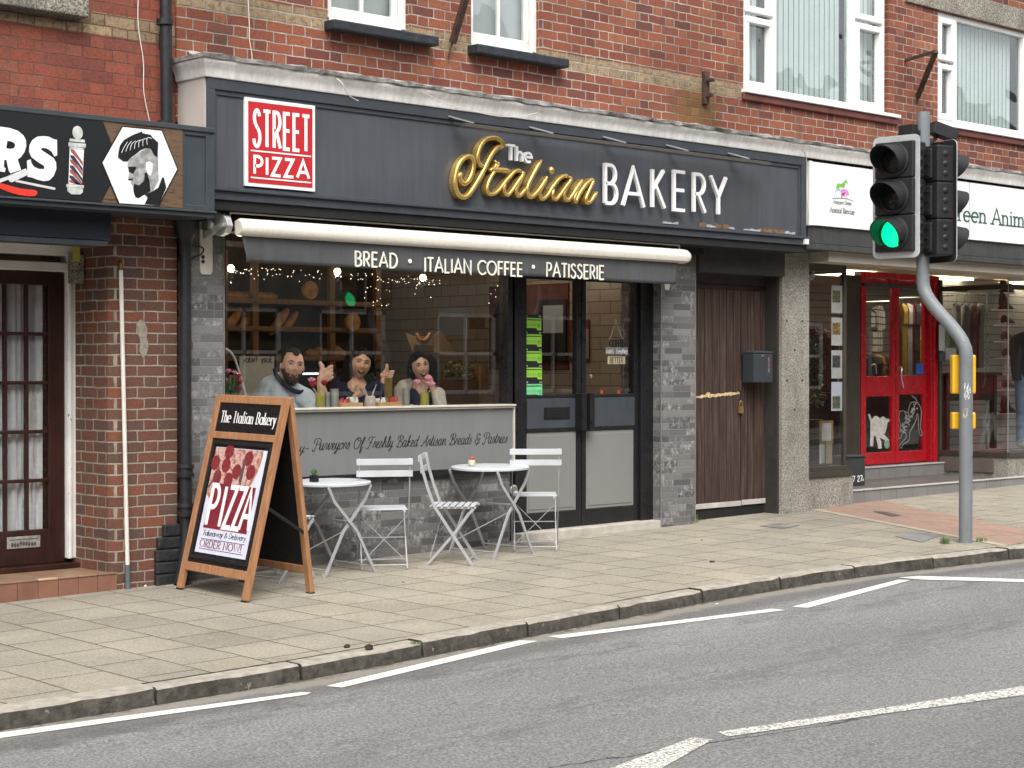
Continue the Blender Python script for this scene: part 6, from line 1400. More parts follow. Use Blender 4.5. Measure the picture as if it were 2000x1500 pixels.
# display cabinet with lit strip
cbn = thing('display_cabinet', 'glass display cabinet with a lit white strip behind the counter', 'cabinet', (9.2, 1.9, 0))
cy_ = 1.7; za = pZ(560, 729, cy_)
mb = MB(); mb.box(pX(440, cy_), cy_, 0, pX(770, cy_), cy_+.5, za-.35); mb.box(pX(440, cy_), cy_, za+.01, pX(770, cy_), cy_+.5, za+.04); mb.build('case', M_blackm, cbn, bevel=.004)
mb = MB(); mb.box(pX(470, cy_), cy_+.03, za-.012, pX(648, cy_), cy_+.05, za+.002); mb.build('light_strip', emat('strip_glow', (.85,.95,1), 2.6), cbn)
mb = MB(); mb.box(pX(440, cy_), cy_-.003, za-.35, pX(770, cy_), cy_, za); mb.build('glass_front', M_glassd, cbn)
mb = MB(); q = px(505, 715, 1.2); mb.box(q.x-.19, 1.2, q.z-.30, q.x+.16, 1.204, q.z+.08); pp_ = mb.build('paper_notice', mat('grey_paper', (.30,.30,.27), .8)); tag(pp_, 'printed paper notice standing behind the man at the left', 'notice')
mb = MB(); q = px(505, 705, 1.2); text(mb, 'yabirF ysaE', plane_map((q.x-.16, 1.198, q.z-.01), (1,0,0), (0,0,1)), 0, 0, .30, .05, .006, 0, .001, track=.05); mb.build('lettering', M_ink, pp_)
# framed things on the tiled wall (X = 12.30)
def ox(x, y, X=12.28):
    d = FW + RT*((x-1000)/FPX) + UPV*((750-y)/FPX); return CAM+d*((X-CAM.x)/d.x)
def wallpanel(name, x0, y0, x1, y1, m, th, label, cat, X=12.298, inner=None):
    a, b = ox(x0, y0, X), ox(x1, y1, X); mb = MB(); mb.box(X-th, a.y, b.z, X, b.y, a.z); o = mb.build(name, m, bevel=.003); tag(o, label, cat)
    if inner:
        a, b = ox(inner[0], inner[1], X-th), ox(inner[2], inner[3], X-th); mb = MB(); mb.box(X-th-.003, a.y, b.z, X-th-.0002, b.y, a.z); mb.build('mount', inner[4], o)
    return o
M_dkf = mat('dark_picture_frame', (.02,.018,.016), .5); M_pap = mat('grey_mount', (.34,.37,.39), .6, var=.05); M_redw = mat('red_brown_panel', (.11,.035,.022), .8, var=.3, vs=8)
wallpanel('wall_cladding', 958, 560, 1112, 722, M_redw, .02, 'dark red brick panel behind the two framed prints', 'wall panel')
wallpanel('wall_print', 1056, 586, 1108, 706, M_dkf, .03, 'dark frame with pale print seen through the left door', 'picture', X=12.277, inner=(1061, 597, 1100, 650, M_pap))
wallpanel('wall_print', 971, 595, 1012, 706, M_dkf, .03, 'dark frame with pale print at the right end of the window', 'picture', X=12.277, inner=(975, 607, 1008, 658, M_pap))
wallpanel('notice_board', 1113, 625, 1152, 708, M_redw, .02, 'narrow menu sheet in a brown surround behind the left door', 'notice', inner=(1117, 643, 1150, 700, mat('old_paper', (.30,.24,.20), .7)))
wallpanel('notice', 856, 603, 913, 655, M_pap, .006, 'pale grey notice sheet on the cream tiles left of the doors', 'notice')
wallpanel('wall_stencil', 917, 621, 948, 641, mat('stencil_brown', (.20,.13,.08), .8, var=.6, vs=90), .002, 'small brown stencilled words on the cream tiles', 'lettering')
# right of door: yellowish pole / grill sticker
# kraft box of bread hanging, plant bed
M_kraft = mat('kraft_card', (.20,.13,.075), .8, var=.12)
kb = thing('kraft_box', 'open brown card bread box hanging above the woman in the cream cardigan', 'box', px(840, 690, .9))
def poly3(mb, pts, Y, th=.02): mb.prism([(px(x, y, Y).x, px(x, y, Y).z) for x, y in pts], lambda u, v, d: Vector((u, Y-d, v)), 0, th)
mb = MB(); poly3(mb, [(790,650),(806,656),(843,658),(843,675),(807,674),(804,690)], .9); poly3(mb, [(845,655),(856,646),(888,685),(880,694),(846,690)], .9); mb.build('card', M_kraft, kb, bevel=.004)
mb = MB(); c_ = px(826, 658, .86); mb.tube(cr3([c_+Vector((-.07,0,.03)), c_+Vector((-.03,0,-.02)), c_+Vector((.03,0,-.02)), c_+Vector((.08,0,.035))]), .014, 10); mb.build('twisted_bread', M_bread, kb, smooth=True)
pbd = thing('planter_bed', 'indoor planter with small yellow flowers behind the right end of the counter', 'planter', px(885, 745, .9))
mb = MB(); a, b = px(860, 741, .9), px(925, 741, .9); mb.box(a.x, .85, 0, b.x, 1.1, a.z); mb.build('trough', mat('planter_wood', (.10,.045,.02), .7), pbd, bevel=.004)
mb = MB(); rr = random.Random(31)
for i in range(260):
    q = px(rr.uniform(862, 925), 738-rr.random()**1.5*32, rr.uniform(.86, 1.08)); d = Vector((rr.uniform(-1,1), rr.uniform(-1,1), rr.uniform(-.5,1))).normalized()*.022; mb.beam(q, q+d, .012, .002)
mb.build('leaves', mat('dim_leaf', (.06,.09,.03), .7, var=.5, vs=40), pbd)
mb = MB()
for i in range(16): q = px(rr.uniform(866, 925), 736-rr.random()*30, .84); mb.ball(q, .008, 7, 5)
mb.build('flowers', mat('dim_yellow', (.45,.36,.12), .6), pbd)
# reception side: wooden post to the right of planter
mb = MB(); a = px(938, 745, .9); mb.box(a.x-.05, .85, 0, a.x+.05, .95, pZ(938, 712, .9)); tag(mb.build('wooden_post', M_shw, bevel=.004), 'short red-brown wooden post right of the flower planter', 'post')
# blind chain near the door
mb = MB(); P = [px(981,556,.24), px(986,600,.24), px(993,650,.24), px(1002,676,.24), px(1003,672,.24), px(998,640,.24), px(990,600,.24), px(984,556,.24)]
for a, b in zip(P, P[1:]):
    n = max(2, int((b-a).length/.02))
    for i in range(n): mb.ball(a.lerp(b, i/n), .0035, 5, 4)
mb.ball(P[3]+Vector((0,0,-.015)), (.012,.01,.02), 8, 6)
tag(mb.build('blind_chain', mat('chain_grey', (.32,.30,.27), .5)), 'beaded blind chain hanging inside the window by the doors', 'chain')
# green hygiene rating stickers on the left door, small signs on the right door
M_stg = mat('sticker_lime', (.25,.52,.05), .5, var=.05); M_stg2 = mat('sticker_mint', (.16,.58,.25), .5); M_stk = mat('sticker_black', (.012,.014,.014), .5)
for i, (y0, y1) in enumerate(((621,645),(653,677),(686,709),(718,741),(750,775))):
    Y = .152; a, b = pX(1026+i*.4, Y), pX(1057+i*.4, Y); z1_, z0_ = pZ(1040, y0, Y), pZ(1040, y1, Y); h = z1_-z0_
    t = thing('rating_sticker', ['topmost green hygiene rating sticker on the left glass door','second green hygiene rating sticker from the top','middle green hygiene rating sticker in the column','fourth green hygiene rating sticker, above the mint one','lowest, paler mint hygiene rating sticker on the door'][i], 'sticker', ((a+b)/2, Y, z0_), 'column of green rating stickers')
    mb = MB(); mb.box(a-.004, Y, z0_-.012, b+.006, Y+.001, z1_+.030); mb.build('black_surround', M_stk, t)
    mb = MB(); mb.prism([(a, z0_+h*.18),(a+(b-a)*.7, z0_+h*.18),(a+(b-a)*.75, z0_),(b, z0_),(b, z1_),(a, z1_)], fac(Y), .0002, .0012); mb.build('green_label', M_stg if i < 4 else M_stg2, t)
    mb = MB()
    for k in range(5):
        cxk = a+(b-a)*(.13+.155*k); mb.ribbon(arc(cxk, z0_+h*.42, .006, .010, 0, 360, 10)[:-1], lambda t_: .0016, fac(Y), .0012, .0018, True)
    cxk = a+(b-a)*.86; mb.ribbon(arc(cxk, z0_+h*.36, .010, .018, 0, 360, 14)[:-1], lambda t_: .004, fac(Y), .0012, .002, True)
    mb.box(a+.006, Y-.0018, z1_-h*.20, b-.008, Y-.0012, z1_-h*.12); mb.build('rating_print', M_stk, t)
    mb = MB(); mb.box(a+.004, Y-.001, z1_+.008, a+.022, Y-.0002, z1_+.022); mb.box(b-.03, Y-.001, z1_+.01, b-.004, Y-.0002, z1_+.02); mb.build('logo_print', mat('dim_white_print', (.35,.35,.34), .6), t)
Y = .152
for x, y, w_, h_, lb in ((1131,731,10,10,'square white code-like label edge at the left door closing stile'),(1131,742,8,6,'small white round label on the left door'),(1131,751,8,7,'tiny white lined label low on the left door')):
    a, b = px(x-w_/2, y-h_/2, Y), px(x+w_/2, y+h_/2, Y); mb = MB(); mb.box(a.x, Y, b.z, b.x, Y+.001, a.z); tag(mb.build('door_label', mat('label_white', (.5,.5,.5), .5)), {731:'square white label on the left door by the closing stile',742:'small rounded white label below the square one on the left door',751:'tiny lined white label lowest on the left door'}[y], 'label')
for x, lb in ((1177,'left dark red square sticker low on the right glass door'),(1210,'right dark red square sticker low on the right glass door')):
    a, b = px(x-5, 757, Y), px(x+5, 776, Y); mb = MB(); mb.box(a.x, Y, b.z, b.x, Y+.001, a.z); o = mb.build('sticker', mat('sticker_maroon', (.10,.02,.012), .5)); tag(o, lb, 'sticker', 'dark red stickers on the right door')
    mb = MB(); text(mb, 'H', fac(Y), a.x+.010, b.z+.03, .022, .035, .006, .0, .001); mb.build('letter', mat('sticker_orange', (.40,.16,.06), .5), o)
cs = thing('coffee_sign', 'small hanging sign reading COFFEE MAKES Everything BETTER inside the right door', 'sign', px(1200, 690, .145))
Y = .148; mb = MB(); c0 = px(1203, 628, Y); 
for e in (px(1190,665,Y), px(1217,665,Y)): mb.tube([c0, e], .0018, 5)
mb.ball(c0+Vector((0,0,.01)), .010, 8, 6); mb.build('string', mat('pale_string', (.5,.48,.44), .7), cs)
mb = MB(); a, b = px(1183,692,Y), px(1226,678,Y); mb.box(a.x, Y, a.z, b.x, Y+.006, b.z-.0); mb.build('grey_board', mat('slate_board', (.16,.16,.16), .6), cs)
mb = MB(); a, b = px(1187,711,Y), px(1221,696,Y); mb.box(a.x, Y, a.z, b.x, Y+.006, b.z); mb.build('cream_board', mat('cream_board', (.42,.38,.25), .6), cs)
mb = MB(); ptext(mb, 'COFFEE', 1190, 1220, 677, 664, Y, .009, -.004, .002, track=.08); mb.build('black_lettering', M_stk, cs)
mb = MB(); ptext(mb, 'BETTER', 1191, 1217, 709, 698, Y, .006, 0, .001, track=.10); mb.build('better_lettering', M_stk, cs)
mb = MB(); ptext(mb, 'MAKES', 1184, 1198, 690, 683, Y, .003, 0, .001, track=.05); ptext(mb, 'Everything', 1203, 1225, 690, 681, Y, .003, 0, .001, slant=.3, track=.0); mb.build('white_lettering', M_swh, cs)
# ------------------------------------------------------------------ things standing on the window ledge inside
LZ = 1.105; LY = .26
M_ledge = MB(); M_ledge.box(7.42, .17, 1.06, 10.40, .46, LZ-.001); M_ledge.build('inner_counter', M_sill, bk, bevel=.003)
def at(x, dy=0): return Vector((pX(x, LY+dy), LY+dy, LZ))
M_olive = mat('olive_tin', (.30,.28,.05), .4, var=.1); M_steelr = mat('ribbed_steel', (.42,.46,.42), .35, metal=.6, var=.12, streak=.2); M_pinkf = mat('pink_rose', (.72,.30,.42), .6, var=.15, vs=50); M_redf = mat('dark_red_rose', (.30,.012,.025), .6, var=.3, vs=50); M_stem = mat('rose_stick', (.38,.30,.18), .7); M_crate = woodm('light_crate', (.42,.25,.09), (.55,.36,.15))
def rose(mb, c, r, seed):
    rr = random.Random(seed)
    for k in range(3):
        rad = r*(.45+.27*k); m_ = 5
        for j in range(m_):
            a = 2*math.pi*j/m_+k*.6+rr.uniform(-.2,.2); cc = Vector(c)+Vector((math.cos(a)*rad*.45, math.sin(a)*rad*.45, -.1*r*k))
            Mx = Matrix.Rotation(a, 3, 'Z') @ Matrix.Rotation(R_(18+12*k), 3, 'Y'); mb.ball(cc, (rad*.22, rad*.5, r*.75), 8, 6, M=Mx)
def posy(x, label, fl_, tall, vessel='olive'):
    q = at(x); t = thing('flower_tin', label, 'flower pot', q)
    mb = MB(); mb.lathe([(.034,0),(.036,.004),(.036,.125),(.033,.128),(.031,.12),(.001,.11)], q, 20); mb.build('tin', M_olive, t, smooth=True)
    st = MB(); 
    for i, (dx, dy, h, m, r) in enumerate(fl_):
        e = q+Vector((dx*RT.x, dx*RT.y+dy, h)); st.tube([q+Vector((dx*.2, 0, .1)), e-Vector((0,0,r))], .004, 6)
        mb = MB(); rose(mb, e, r, i+int(x)); mb.build('rose', m, t, smooth=True)
    for k in range(4): st.tube([q+Vector((0,0,.1)), q+Vector(((k-1.5)*.014, .01, .19))], .0045, 6)
    st.build('stems', M_stem, t)
posy(625, 'olive tin of dark red and pink roses by the man', [(-.055,-.0,.205,M_redf,.034),(-.04,.04,.235,M_pinkf,.034),(.045,.02,.215,M_redf,.032)], 1)
posy(829, 'olive tin of pale pink roses by the laughing woman', [(-.06,0,.215,M_pinkf,.034),(.035,.0,.245,M_pinkf,.036),(.055,-.01,.195,M_pinkf,.034)], 1)
def can(x, w_, h, label):
    q = at(x, .03); mb = MB(); mb.lathe([(w_,0),(w_,h),(w_-.003,h),(w_-.004,.01),(.001,.01)], q, 28); tag(mb.build('steel_canister', M_steelr, smooth=True), label, 'canister', 'ribbed canisters on the window counter')
can(653, .034, .165, 'ribbed steel canister between the roses and the left crate'); can(639, .02, .14, 'dark narrow canister behind the red roses'); can(793, .030, .165, 'ribbed steel canister right of the second crate')
def crate(x0, x1, label, redleft):
    a, b = at(x0), at(x1); W = b.x-a.x; t = thing('wooden_crate', label, 'box', ((a.x+b.x)/2, LY, LZ), 'small crates of sachets on the counter')
    mb = MB(); D = .10; z = LZ; h = .052
    mb.box(a.x, LY-.02, z, b.x, LY-.012, z+h); mb.box(a.x, LY+D, z, b.x, LY+D+.008, z+h); mb.box(a.x, LY-.012, z, a.x+.008, LY+D, z+h); mb.box(b.x-.008, LY-.012, z, b.x, LY+D, z+h); mb.box(a.x+.008, LY-.012, z, b.x-.008, LY+D, z+.006); mb.build('crate', M_crate, t, bevel=.002)
    rr = random.Random(int(x0)); mr, mw_, mbn = MB(), MB(), MB()
    for i in range(30):
        u = rr.random(); m = mr if (u < .42) == redleft else mw_
        if .42 < u < .52: m = mbn
        c = Vector((a.x+.012+(W-.024)*u, LY+rr.uniform(0, D-.01), z+.035+rr.uniform(0,.03))); d = Vector((rr.uniform(-.4,.4), rr.uniform(-.3,.3), 1)).normalized()
        m.beam(c, c+d*.035, .022 if m is mw_ else .012, .006, up=(rr.uniform(-1,1),1,.2))
    mr.build('red_sachets', mat('sachet_red', (.62,.06,.06), .5), t); mw_.build('white_sachets', mat('sachet_white', (.78,.80,.80), .6), t); mbn.build('brown_sachets', mat('sachet_brown', (.28,.18,.11), .6), t)
crate(664, 706, 'light wooden crate of red and white sachets left of the jar', True); crate(738, 781, 'light wooden crate of sachets right of the jar, red ones at its right', False)
q = at(723, .02); jr = thing('rope_jar', 'round string-wrapped glass jar with sticks between the two crates', 'jar', q); mb = MB(); prof = []
for i in range(15): z = .105*i/14; r = .047*(1-.25*((i-6)/8)**2)+(.0016 if i % 2 else 0); prof.append((r, z))
mb.lathe(prof+[(.03,.106),(.001,.09)], q, 28); mb.build('jar', mat('pale_rope', (.46,.40,.36), .6, var=.25, vs=60), jr, smooth=True, ang=20)
mb = MB()
for dx, h in ((-.07,.17),(-.05,.18),(.05,.20),(.03,.16)): mb.tube([q+Vector((dx*.3,0,.08)), q+Vector((dx*RT.x,dx*RT.y,h))], .0025, 5)
mb.build('sticks', mat('pale_stick', (.6,.58,.52), .6), jr)
bq = thing('bouquet', 'bouquet of pink and red flowers in clear wrap at the left end of the window', 'flowers', px(455, 770, .40))
mb1, mb2_, mb3 = MB(), MB(), MB(); rr = random.Random(17)
for i, (x, y, m) in enumerate(((436,728,0),(446,724,0),(458,727,0),(467,733,1),(462,740,1),(450,737,1),(440,742,0),(470,745,1),(468,758,1),(434,716,0))): rose(mb1 if m == 0 else mb2_, px(x, y, .40+rr.uniform(0,.06)), .024, i)
mb1.build('pink_blooms', M_pinkf, bq, smooth=True); mb2_.build('red_blooms', mat('crimson_bloom', (.42,.03,.09), .6, var=.2), bq, smooth=True)
for i in range(120):
    q = px(rr.uniform(433,466), rr.uniform(742,790), .40+rr.uniform(0,.08)); d = Vector((rr.uniform(-.5,.5), rr.uniform(-.5,.5), 1)).normalized()*.05; mb3.beam(q, q+d, .012, .002)
mb3.build('foliage', mat('dull_green_leaf', (.06,.12,.04), .6, var=.4, vs=40), bq)
# white hooped stand at the left end
mb = MB(); mb.tube(cr3([px(434,681,.5),px(446,684,.5),px(458,700,.5),px(468,730,.5),px(478,765,.5),px(484,790,.5)]), .009, 8); tag(mb.build('white_hoop', mat('white_cane', (.50,.52,.52), .5), smooth=True), 'curved white hoop behind the bouquet at the left edge', 'stand')
mb = MB(); a, b = px(757, 791, .32), px(766, 791, .32); mb.box(a.x, .32, LZ, b.x, .36, pZ(760, 738, .32)); tag(mb.build('card_stand', mat('amber_stand', (.16,.11,.02), .5)), 'upright amber coloured menu stand under the raised thumb', 'stand')
# ------------------------------------------------------------------ charity shop
cs_ = thing('charity_shopfront', 'animal rescue charity shopfront with white sign, bronze windows and recessed red doors', 'shopfront', (17, 0, 0))
CF = -.36
mb = MB(); mb.box(14.035, CF, 2.835, 26, -.05, 3.455); mb.box(14.03, CF-.006, 2.83, 14.075, -.05, 3.46); pn = mb.build('sign_panel', mat('white_sign_panel', (.74,.76,.77), .4, var=.02, streak=.05), cs_, bevel=.003)
mb = MB(); mb.box(16.9, CF-.001, 2.84, 16.905, CF+.01, 3.45); mb.build('panel_joint', M_black, pn)
mb = MB(); mb.box(14.05, -.33, 2.66, 26, -.05, 2.83); mb.box(14.02, -.34, 2.60, 26, .1, 2.657); mb.build('shutter_housing', mat('dark_grey_housing', (.045,.046,.046), .55, var=.2, streak=.2), cs_, bevel=.004)
mb = MB(); mb.box(14.5, -.25, 2.50, 26, .12, 2.60); mb.build('soffit', mat('beige_soffit', (.40,.36,.30), .8, var=.1), cs_)
M_dgreen = mat('dark_green_letter', (.03,.085,.06), .5); M_gletter = mat('grey_green_letter', (.17,.20,.17), .5)
mb = MB(); ptext(mb, 'Margaret Green', 1627, 1662, 397, 390, CF, .006, 0, .002, style='serif', thin=.004, track=.05); ptext(mb, 'Animal Rescue', 1620, 1668, 414, 404, CF, .010, 0, .002, style='serif', thin=.006, track=.05); mb.build('logo_lettering', M_gletter, pn)
mb = MB(); ptext(mb, 'Green Animal Rescue', 1847, 2108, 428, 396, CF, .026, 0, .004, style='serif', thin=.014, track=.07); mb.build('sign_lettering', M_dgreen, pn)
def z5(p): return (1600+p[0]/16.67, 340+p[1]/16.67)
def lg(pts, m, nm, k=0): mb = MB(); mb.prism(trace([z5(p) for p in pts], CF), fac(CF), .0+k, .002+k); mb.build(nm, m, pn)
lg([(555,495),(560,380),(575,320),(620,300),(690,320),(760,290),(830,210),(880,165),(900,230),(930,300),(915,315),(880,280),(850,300),(840,370),(820,440),(730,440),(670,400),(640,480)], mat('logo_green', (.20,.42,.07), .5), 'horse_emblem')
lg([(690,540),(740,490),(820,485),(900,505),(950,560),(960,640),(975,690),(940,680),(900,700),(870,770),(850,720),(860,650),(700,600)], mat('logo_pink', (.55,.22,.48), .5), 'pig_emblem')
lg([(720,625),(800,620),(825,590),(845,610),(815,670),(810,760),(795,700),(745,700),(735,770),(718,760)], mat('logo_magenta', (.38,.03,.12), .5), 'cat_emblem', .002)
lg([(520,530),(560,510),(620,510),(690,460),(700,490),(640,560),(620,530),(580,560),(540,540),(515,640),(500,760),(490,740)], mat('logo_blue', (.16,.38,.55), .5), 'dog_emblem', .0)
lg([(360,805),(500,775),(700,770),(900,790),(1130,890),(1050,870),(900,815),(700,795),(500,798)], M_gletter, 'hill_emblem', .001)
# left window
def frame(mb, x0, x1, z0, z1, y0, y1, s_): 
    mb.box(x0,y0,z0,x0+s_,y1,z1); mb.box(x1-s_,y0,z0,x1,y1,z1); mb.box(x0+s_,y0,z0,x1-s_,y1,z0+s_); mb.box(x0+s_,y0,z1-s_,x1-s_,y1,z1)
gy = .05; wx0, wx1 = 14.49, pX(1648, gy)
zs_ = pZ(1610, 920, gy)
mb = MB(); mb.box(wx0, gy-.05, zs_-.06, wx1+.09, gy+.06, zs_); mb.box(wx0, gy-.03, zs_+.0, wx1+.03, gy+.03, zs_+.05); mb.box(wx1-.02, gy-.02, zs_+.05, wx1+.02, gy+.02, 2.5); mb.box(wx0, gy-.02, 2.42, wx1, gy+.02, 2.5); mb.box(wx0, gy-.02, zs_+.05, wx0+.02, gy+.02, 2.42)
mb.box(wx1-.02, gy+.02, zs_-.06, wx1+.06, 1.06, zs_+.04); mb.box(wx1-.01, gy+.02, 2.42, wx1+.02, 1.06, 2.5)
wf_ = mb.build('window_frame', M_brownf, cs_, bevel=.003)
mb = MB(); mb.box(wx0+.01, gy-.003, zs_, wx1, gy+.003, 2.45); mb.box(wx1-.003, gy+.01, zs_, wx1+.003, 1.06, 2.45); mb.build('pane', M_glass, wf_)
mb = MB(); mb.box(wx0, gy-.03, -.15, 15.30, gy+.2, zs_-.062); mb.box(15.1, gy+.2, -.15, 15.30, 1.06, zs_-.062); mb.build('stall_riser', M_agg, cs_, bevel=.004)
# steps
SX1 = 26.0
mb = MB(); x = 15.31
while x < SX1: mb.box(x+.002, .10, gz(x, .1)-.06, min(x+.30, SX1)-.002, .112, .136); x += .302
mb.build('step_riser', M_tileg, cs_, bevel=.001)
mb = MB(); mb.box(15.31, .112, -.2, SX1, 1.2, .1505); mb.build('step_tread', mat('dark_step_tile', (.115,.11,.104), .45, var=.15), cs_)
mb = MB(); mb.box(15.31, .088, .137, SX1, .125, .1545); x2 = pX(1857, .98); mb.box(15.35, .955, .285, x2, .995, .3015); mb.build('step_nosing', M_tileg2, cs_, bevel=.003)
mb = MB(); x = 15.35
while x < x2-.05: mb.box(x+.002, .968, .152, min(x+.30, x2)-.002, .98, .284); x += .302
mb.box(15.35, .98, .152, x2, 1.5, .2985); mb.build('upper_step', M_tileg, cs_, bevel=.001)
# red doors
RY = 1.08; rz0 = .30
a, b = pX(1684, RY), pX(1832, RY); rzt = pZ(1690, 530, RY)
mb = MB(); mb.box(a-.02, RY, rz0, a+.045, RY+.1, rzt); c_ = pX(1816, RY); mb.box(c_, RY-.02, rz0, b, RY+.1, rzt); mb.box(a+.045, RY-.01, rzt-.075, c_, RY+.1, rzt); mb.box(c_+.03, RY-.04, rz0, c_+.07, RY-.02, rzt-.05); mb.build('red_door_frame', M_red, cs_, bevel=.006)
def rleaf(x0, x1, ys, ang):
    hx = pX(x0, RY); W = pX(x1, RY)-hx; H0, H1 = rz0+.01, rzt-.08
    z = [pZ(x0+4, y, RY) for y in ys]; s_ = .07; mb = MB()
    def B(u0, u1, w0, w1, y0=-.02, y1=.025): mb.box(u0, y0, w0, u1, y1, w1)
    B(0, s_, H0, H1); B(W-s_, W, H0, H1); B(s_, W-s_, z[0], H1); B(s_, W-s_, z[2], z[1]); B(s_, W-s_, H0, z[3])
    M = Matrix.Translation((hx, RY+.04, 0)) @ Matrix.Rotation(R_(ang), 4, 'Z')
    mb.xf(M); d = mb.build('red_door', M_red, cs_, bevel=.006)
    mb = MB(); mb.box(s_, .0, z[3], W-s_, .006, z[0]); mb.xf(M); mb.build('pane', M_glass, d)
    return d, M, W, z
dL, ML, WL, zL = rleaf(1688, 1752, (555, 735, 775, 885), 0); dR, MR, WR, zR = rleaf(1753, 1817, (562, 733, 771, 882), 2)
mb = MB()
for hx in (1752,):
    q = px(hx, 738, RY); mb.tube(cr3([Vector((q.x,RY+.0,q.z+.10)), Vector((q.x-.015,RY-.07,q.z+.12)), Vector((q.x-.03,RY-.08,q.z+.0)), Vector((q.x+.01,RY-.08,q.z-.11)), Vector((q.x+.05,RY-.02,q.z-.12))]), .011, 10)
q = px(1722, 722, RY); mb.tube(cr3([Vector((q.x-.09,RY+.08,q.z+.05)), Vector((q.x,RY+.09,q.z+.06)), Vector((q.x+.03,RY+.09,q.z-.05))]), .008, 8)
mb.build('handle', M_chrome, dL, smooth=True)
Yd = RY+.035
M_catp = mat('frosted_print', (.50,.48,.44), .7, var=.2, vs=20); M_line = mat('frosted_line', (.30,.30,.29), .7)
def z6(p): return (1680+p[0]/10.71, 760+p[1]/10.71)
mb = MB(); cat_ = [(175,520),(200,520),(245,640),(290,570),(340,560),(410,610),(480,570),(545,620),(590,620),(620,660),(570,700),(550,820),(520,920),(490,940),(600,1060),(610,1180),(575,1245),(520,1230),(505,1150),(520,1070),(400,1010),(440,1100),(450,1240),(380,1250),(320,970),(280,1000),(270,1195),(205,1195),(215,690),(170,560)]
mb.prism([(px(*z6(p), Yd).x, px(*z6(p), Yd).z) for p in cat_], fac(Yd), 0, .002); mb.build('cat_decal', M_catp, dL)
mb = MB(); bx = [(px(*z6(p), Yd).x, px(*z6(p), Yd).z) for p in [(560,1060),(605,1100),(615,1190),(570,1240),(520,1220),(510,1130)]]; mb.prism(bx, fac(Yd), .0021, .003); mb.build('ball_decal', mat('mint_print', (.16,.30,.22), .7, var=.5, vs=60), dL)
mb = MB(); tz = lambda L: [(px(*z6(p), Yd+.02).x, px(*z6(p), Yd+.02).z) for p in L]
for L in ([(1070,130),(1150,190),(1200,280),(1260,380),(1280,500),(1270,650),(1260,800),(1300,950),(1250,960),(1220,800),(1215,600),(1190,520),(1170,640),(1100,790),(1040,900),(1020,1070),(900,1150),(870,1230),(820,1190),(900,1080),(960,1010),(950,910),(880,920),(850,1010),(800,1050)],
          [(810,470),(900,455),(1000,490),(1020,400),(1060,290),(1150,270),(1200,290)], [(820,500),(810,600),(840,740),(830,900)], [(930,480),(970,600),(940,720),(860,760)], [(1000,490),(1030,600),(1000,700),(960,640)]):
    mb.ribbon(tz(cr(L, 4)), lambda t: .010, fac(Yd+.02), 0, .002)
rr = random.Random(6)
for i in range(60):
    t = rr.random(); x, y = 860+300*t+rr.uniform(-60,60), 880-540*t+rr.uniform(-90,70); s_ = rr.uniform(8, 22)
    mb.prism(tz([(x+s_*math.cos(k)*1.0, y+s_*math.sin(k)*1.3) for k in (0,1.2,2.3,3.4,4.7,5.6)]), fac(Yd+.02), 0, .0015+.0002*(i % 5))
mb.build('dog_decal', M_line, dR)
mb = MB(); q0_, q1_ = px(1789, 710, Yd+.02), px(1804, 731, Yd+.02); mb.box(q0_.x, Yd+.015, q1_.z, q1_.x, Yd+.018, q0_.z); mb.build('blue_sticker', mat('blue_sticker', (.02,.10,.38), .5), dR)
mb = MB(); mb.box(pX(1652,RY), RY+.01, .31, a-.022, RY+.09, 2.5); mb.box(pX(1652,RY), RY, 2.32+.055, 19.2, RY+.08, 2.42); mb.box(pX(1741,RY)-.02,RY+.01,2.42,pX(1741,RY)+.02,RY+.06,2.5); mb.build('screen_frame', M_brownf, cs_, bevel=.003)
# right display: angled return and front
pA, pB = Vector((pX(1834, 1.06), 1.06, 0)), Vector((pX(1969, .12), .12, 0))
dv = (pB-pA).normalized(); nv = Vector((dv.y, -dv.x, 0)); nv = nv if nv.x < 0 else -nv
zbR = pZ(1900, 888, .5)
def along(mb, P0, P1, off0, off1, z0, z1):
    d = (P1-P0).normalized(); n_ = Vector((d.y, -d.x, 0)); n_ = n_ if n_.x < 0 or (abs(n_.x) < .2 and n_.y < 0) else -n_
    v = [P0+n_*off0, P1+n_*off0, P1+n_*off1, P0+n_*off1]; mb.add([Vector((p.x,p.y,z)) for z in (z0, z1) for p in v], [(0,3,2,1),(4,5,6,7),(0,1,5,4),(1,2,6,5),(2,3,7,6),(3,0,4,7)])
pC = Vector((26, .12, 0))
mb = MB(); along(mb, pA, pB, -.1, .0, .14, zbR-.03); along(mb, pB, pC, -.1, .0, .05, zbR-.03); mb.build('plinth', M_agg, cs_)
mb = MB()
for P0, P1 in ((pA, pB), (pB, pC)): along(mb, P0, P1, -.08, .02, zbR-.028, zbR+.03); along(mb, P0, P1, -.04, .01, 2.36, 2.42)
mb.box(pA.x-.03, 1.03, .30, pA.x+.03, 1.10, 2.5); mb.build('display_frame', M_brownf, cs_, bevel=.003)
mb = MB()
for P0, P1 in ((pA, pB), (pB, pC)): along(mb, P0, P1, -.02, -.015, zbR+.03, 2.5)
mb.build('pane', M_glass, cs_)
mb = MB(); mb.tube([(pB.x,pB.y,zbR+.03),(pB.x,pB.y,2.5)], .006, 6); mb.build('corner_bead', M_trim, cs_)
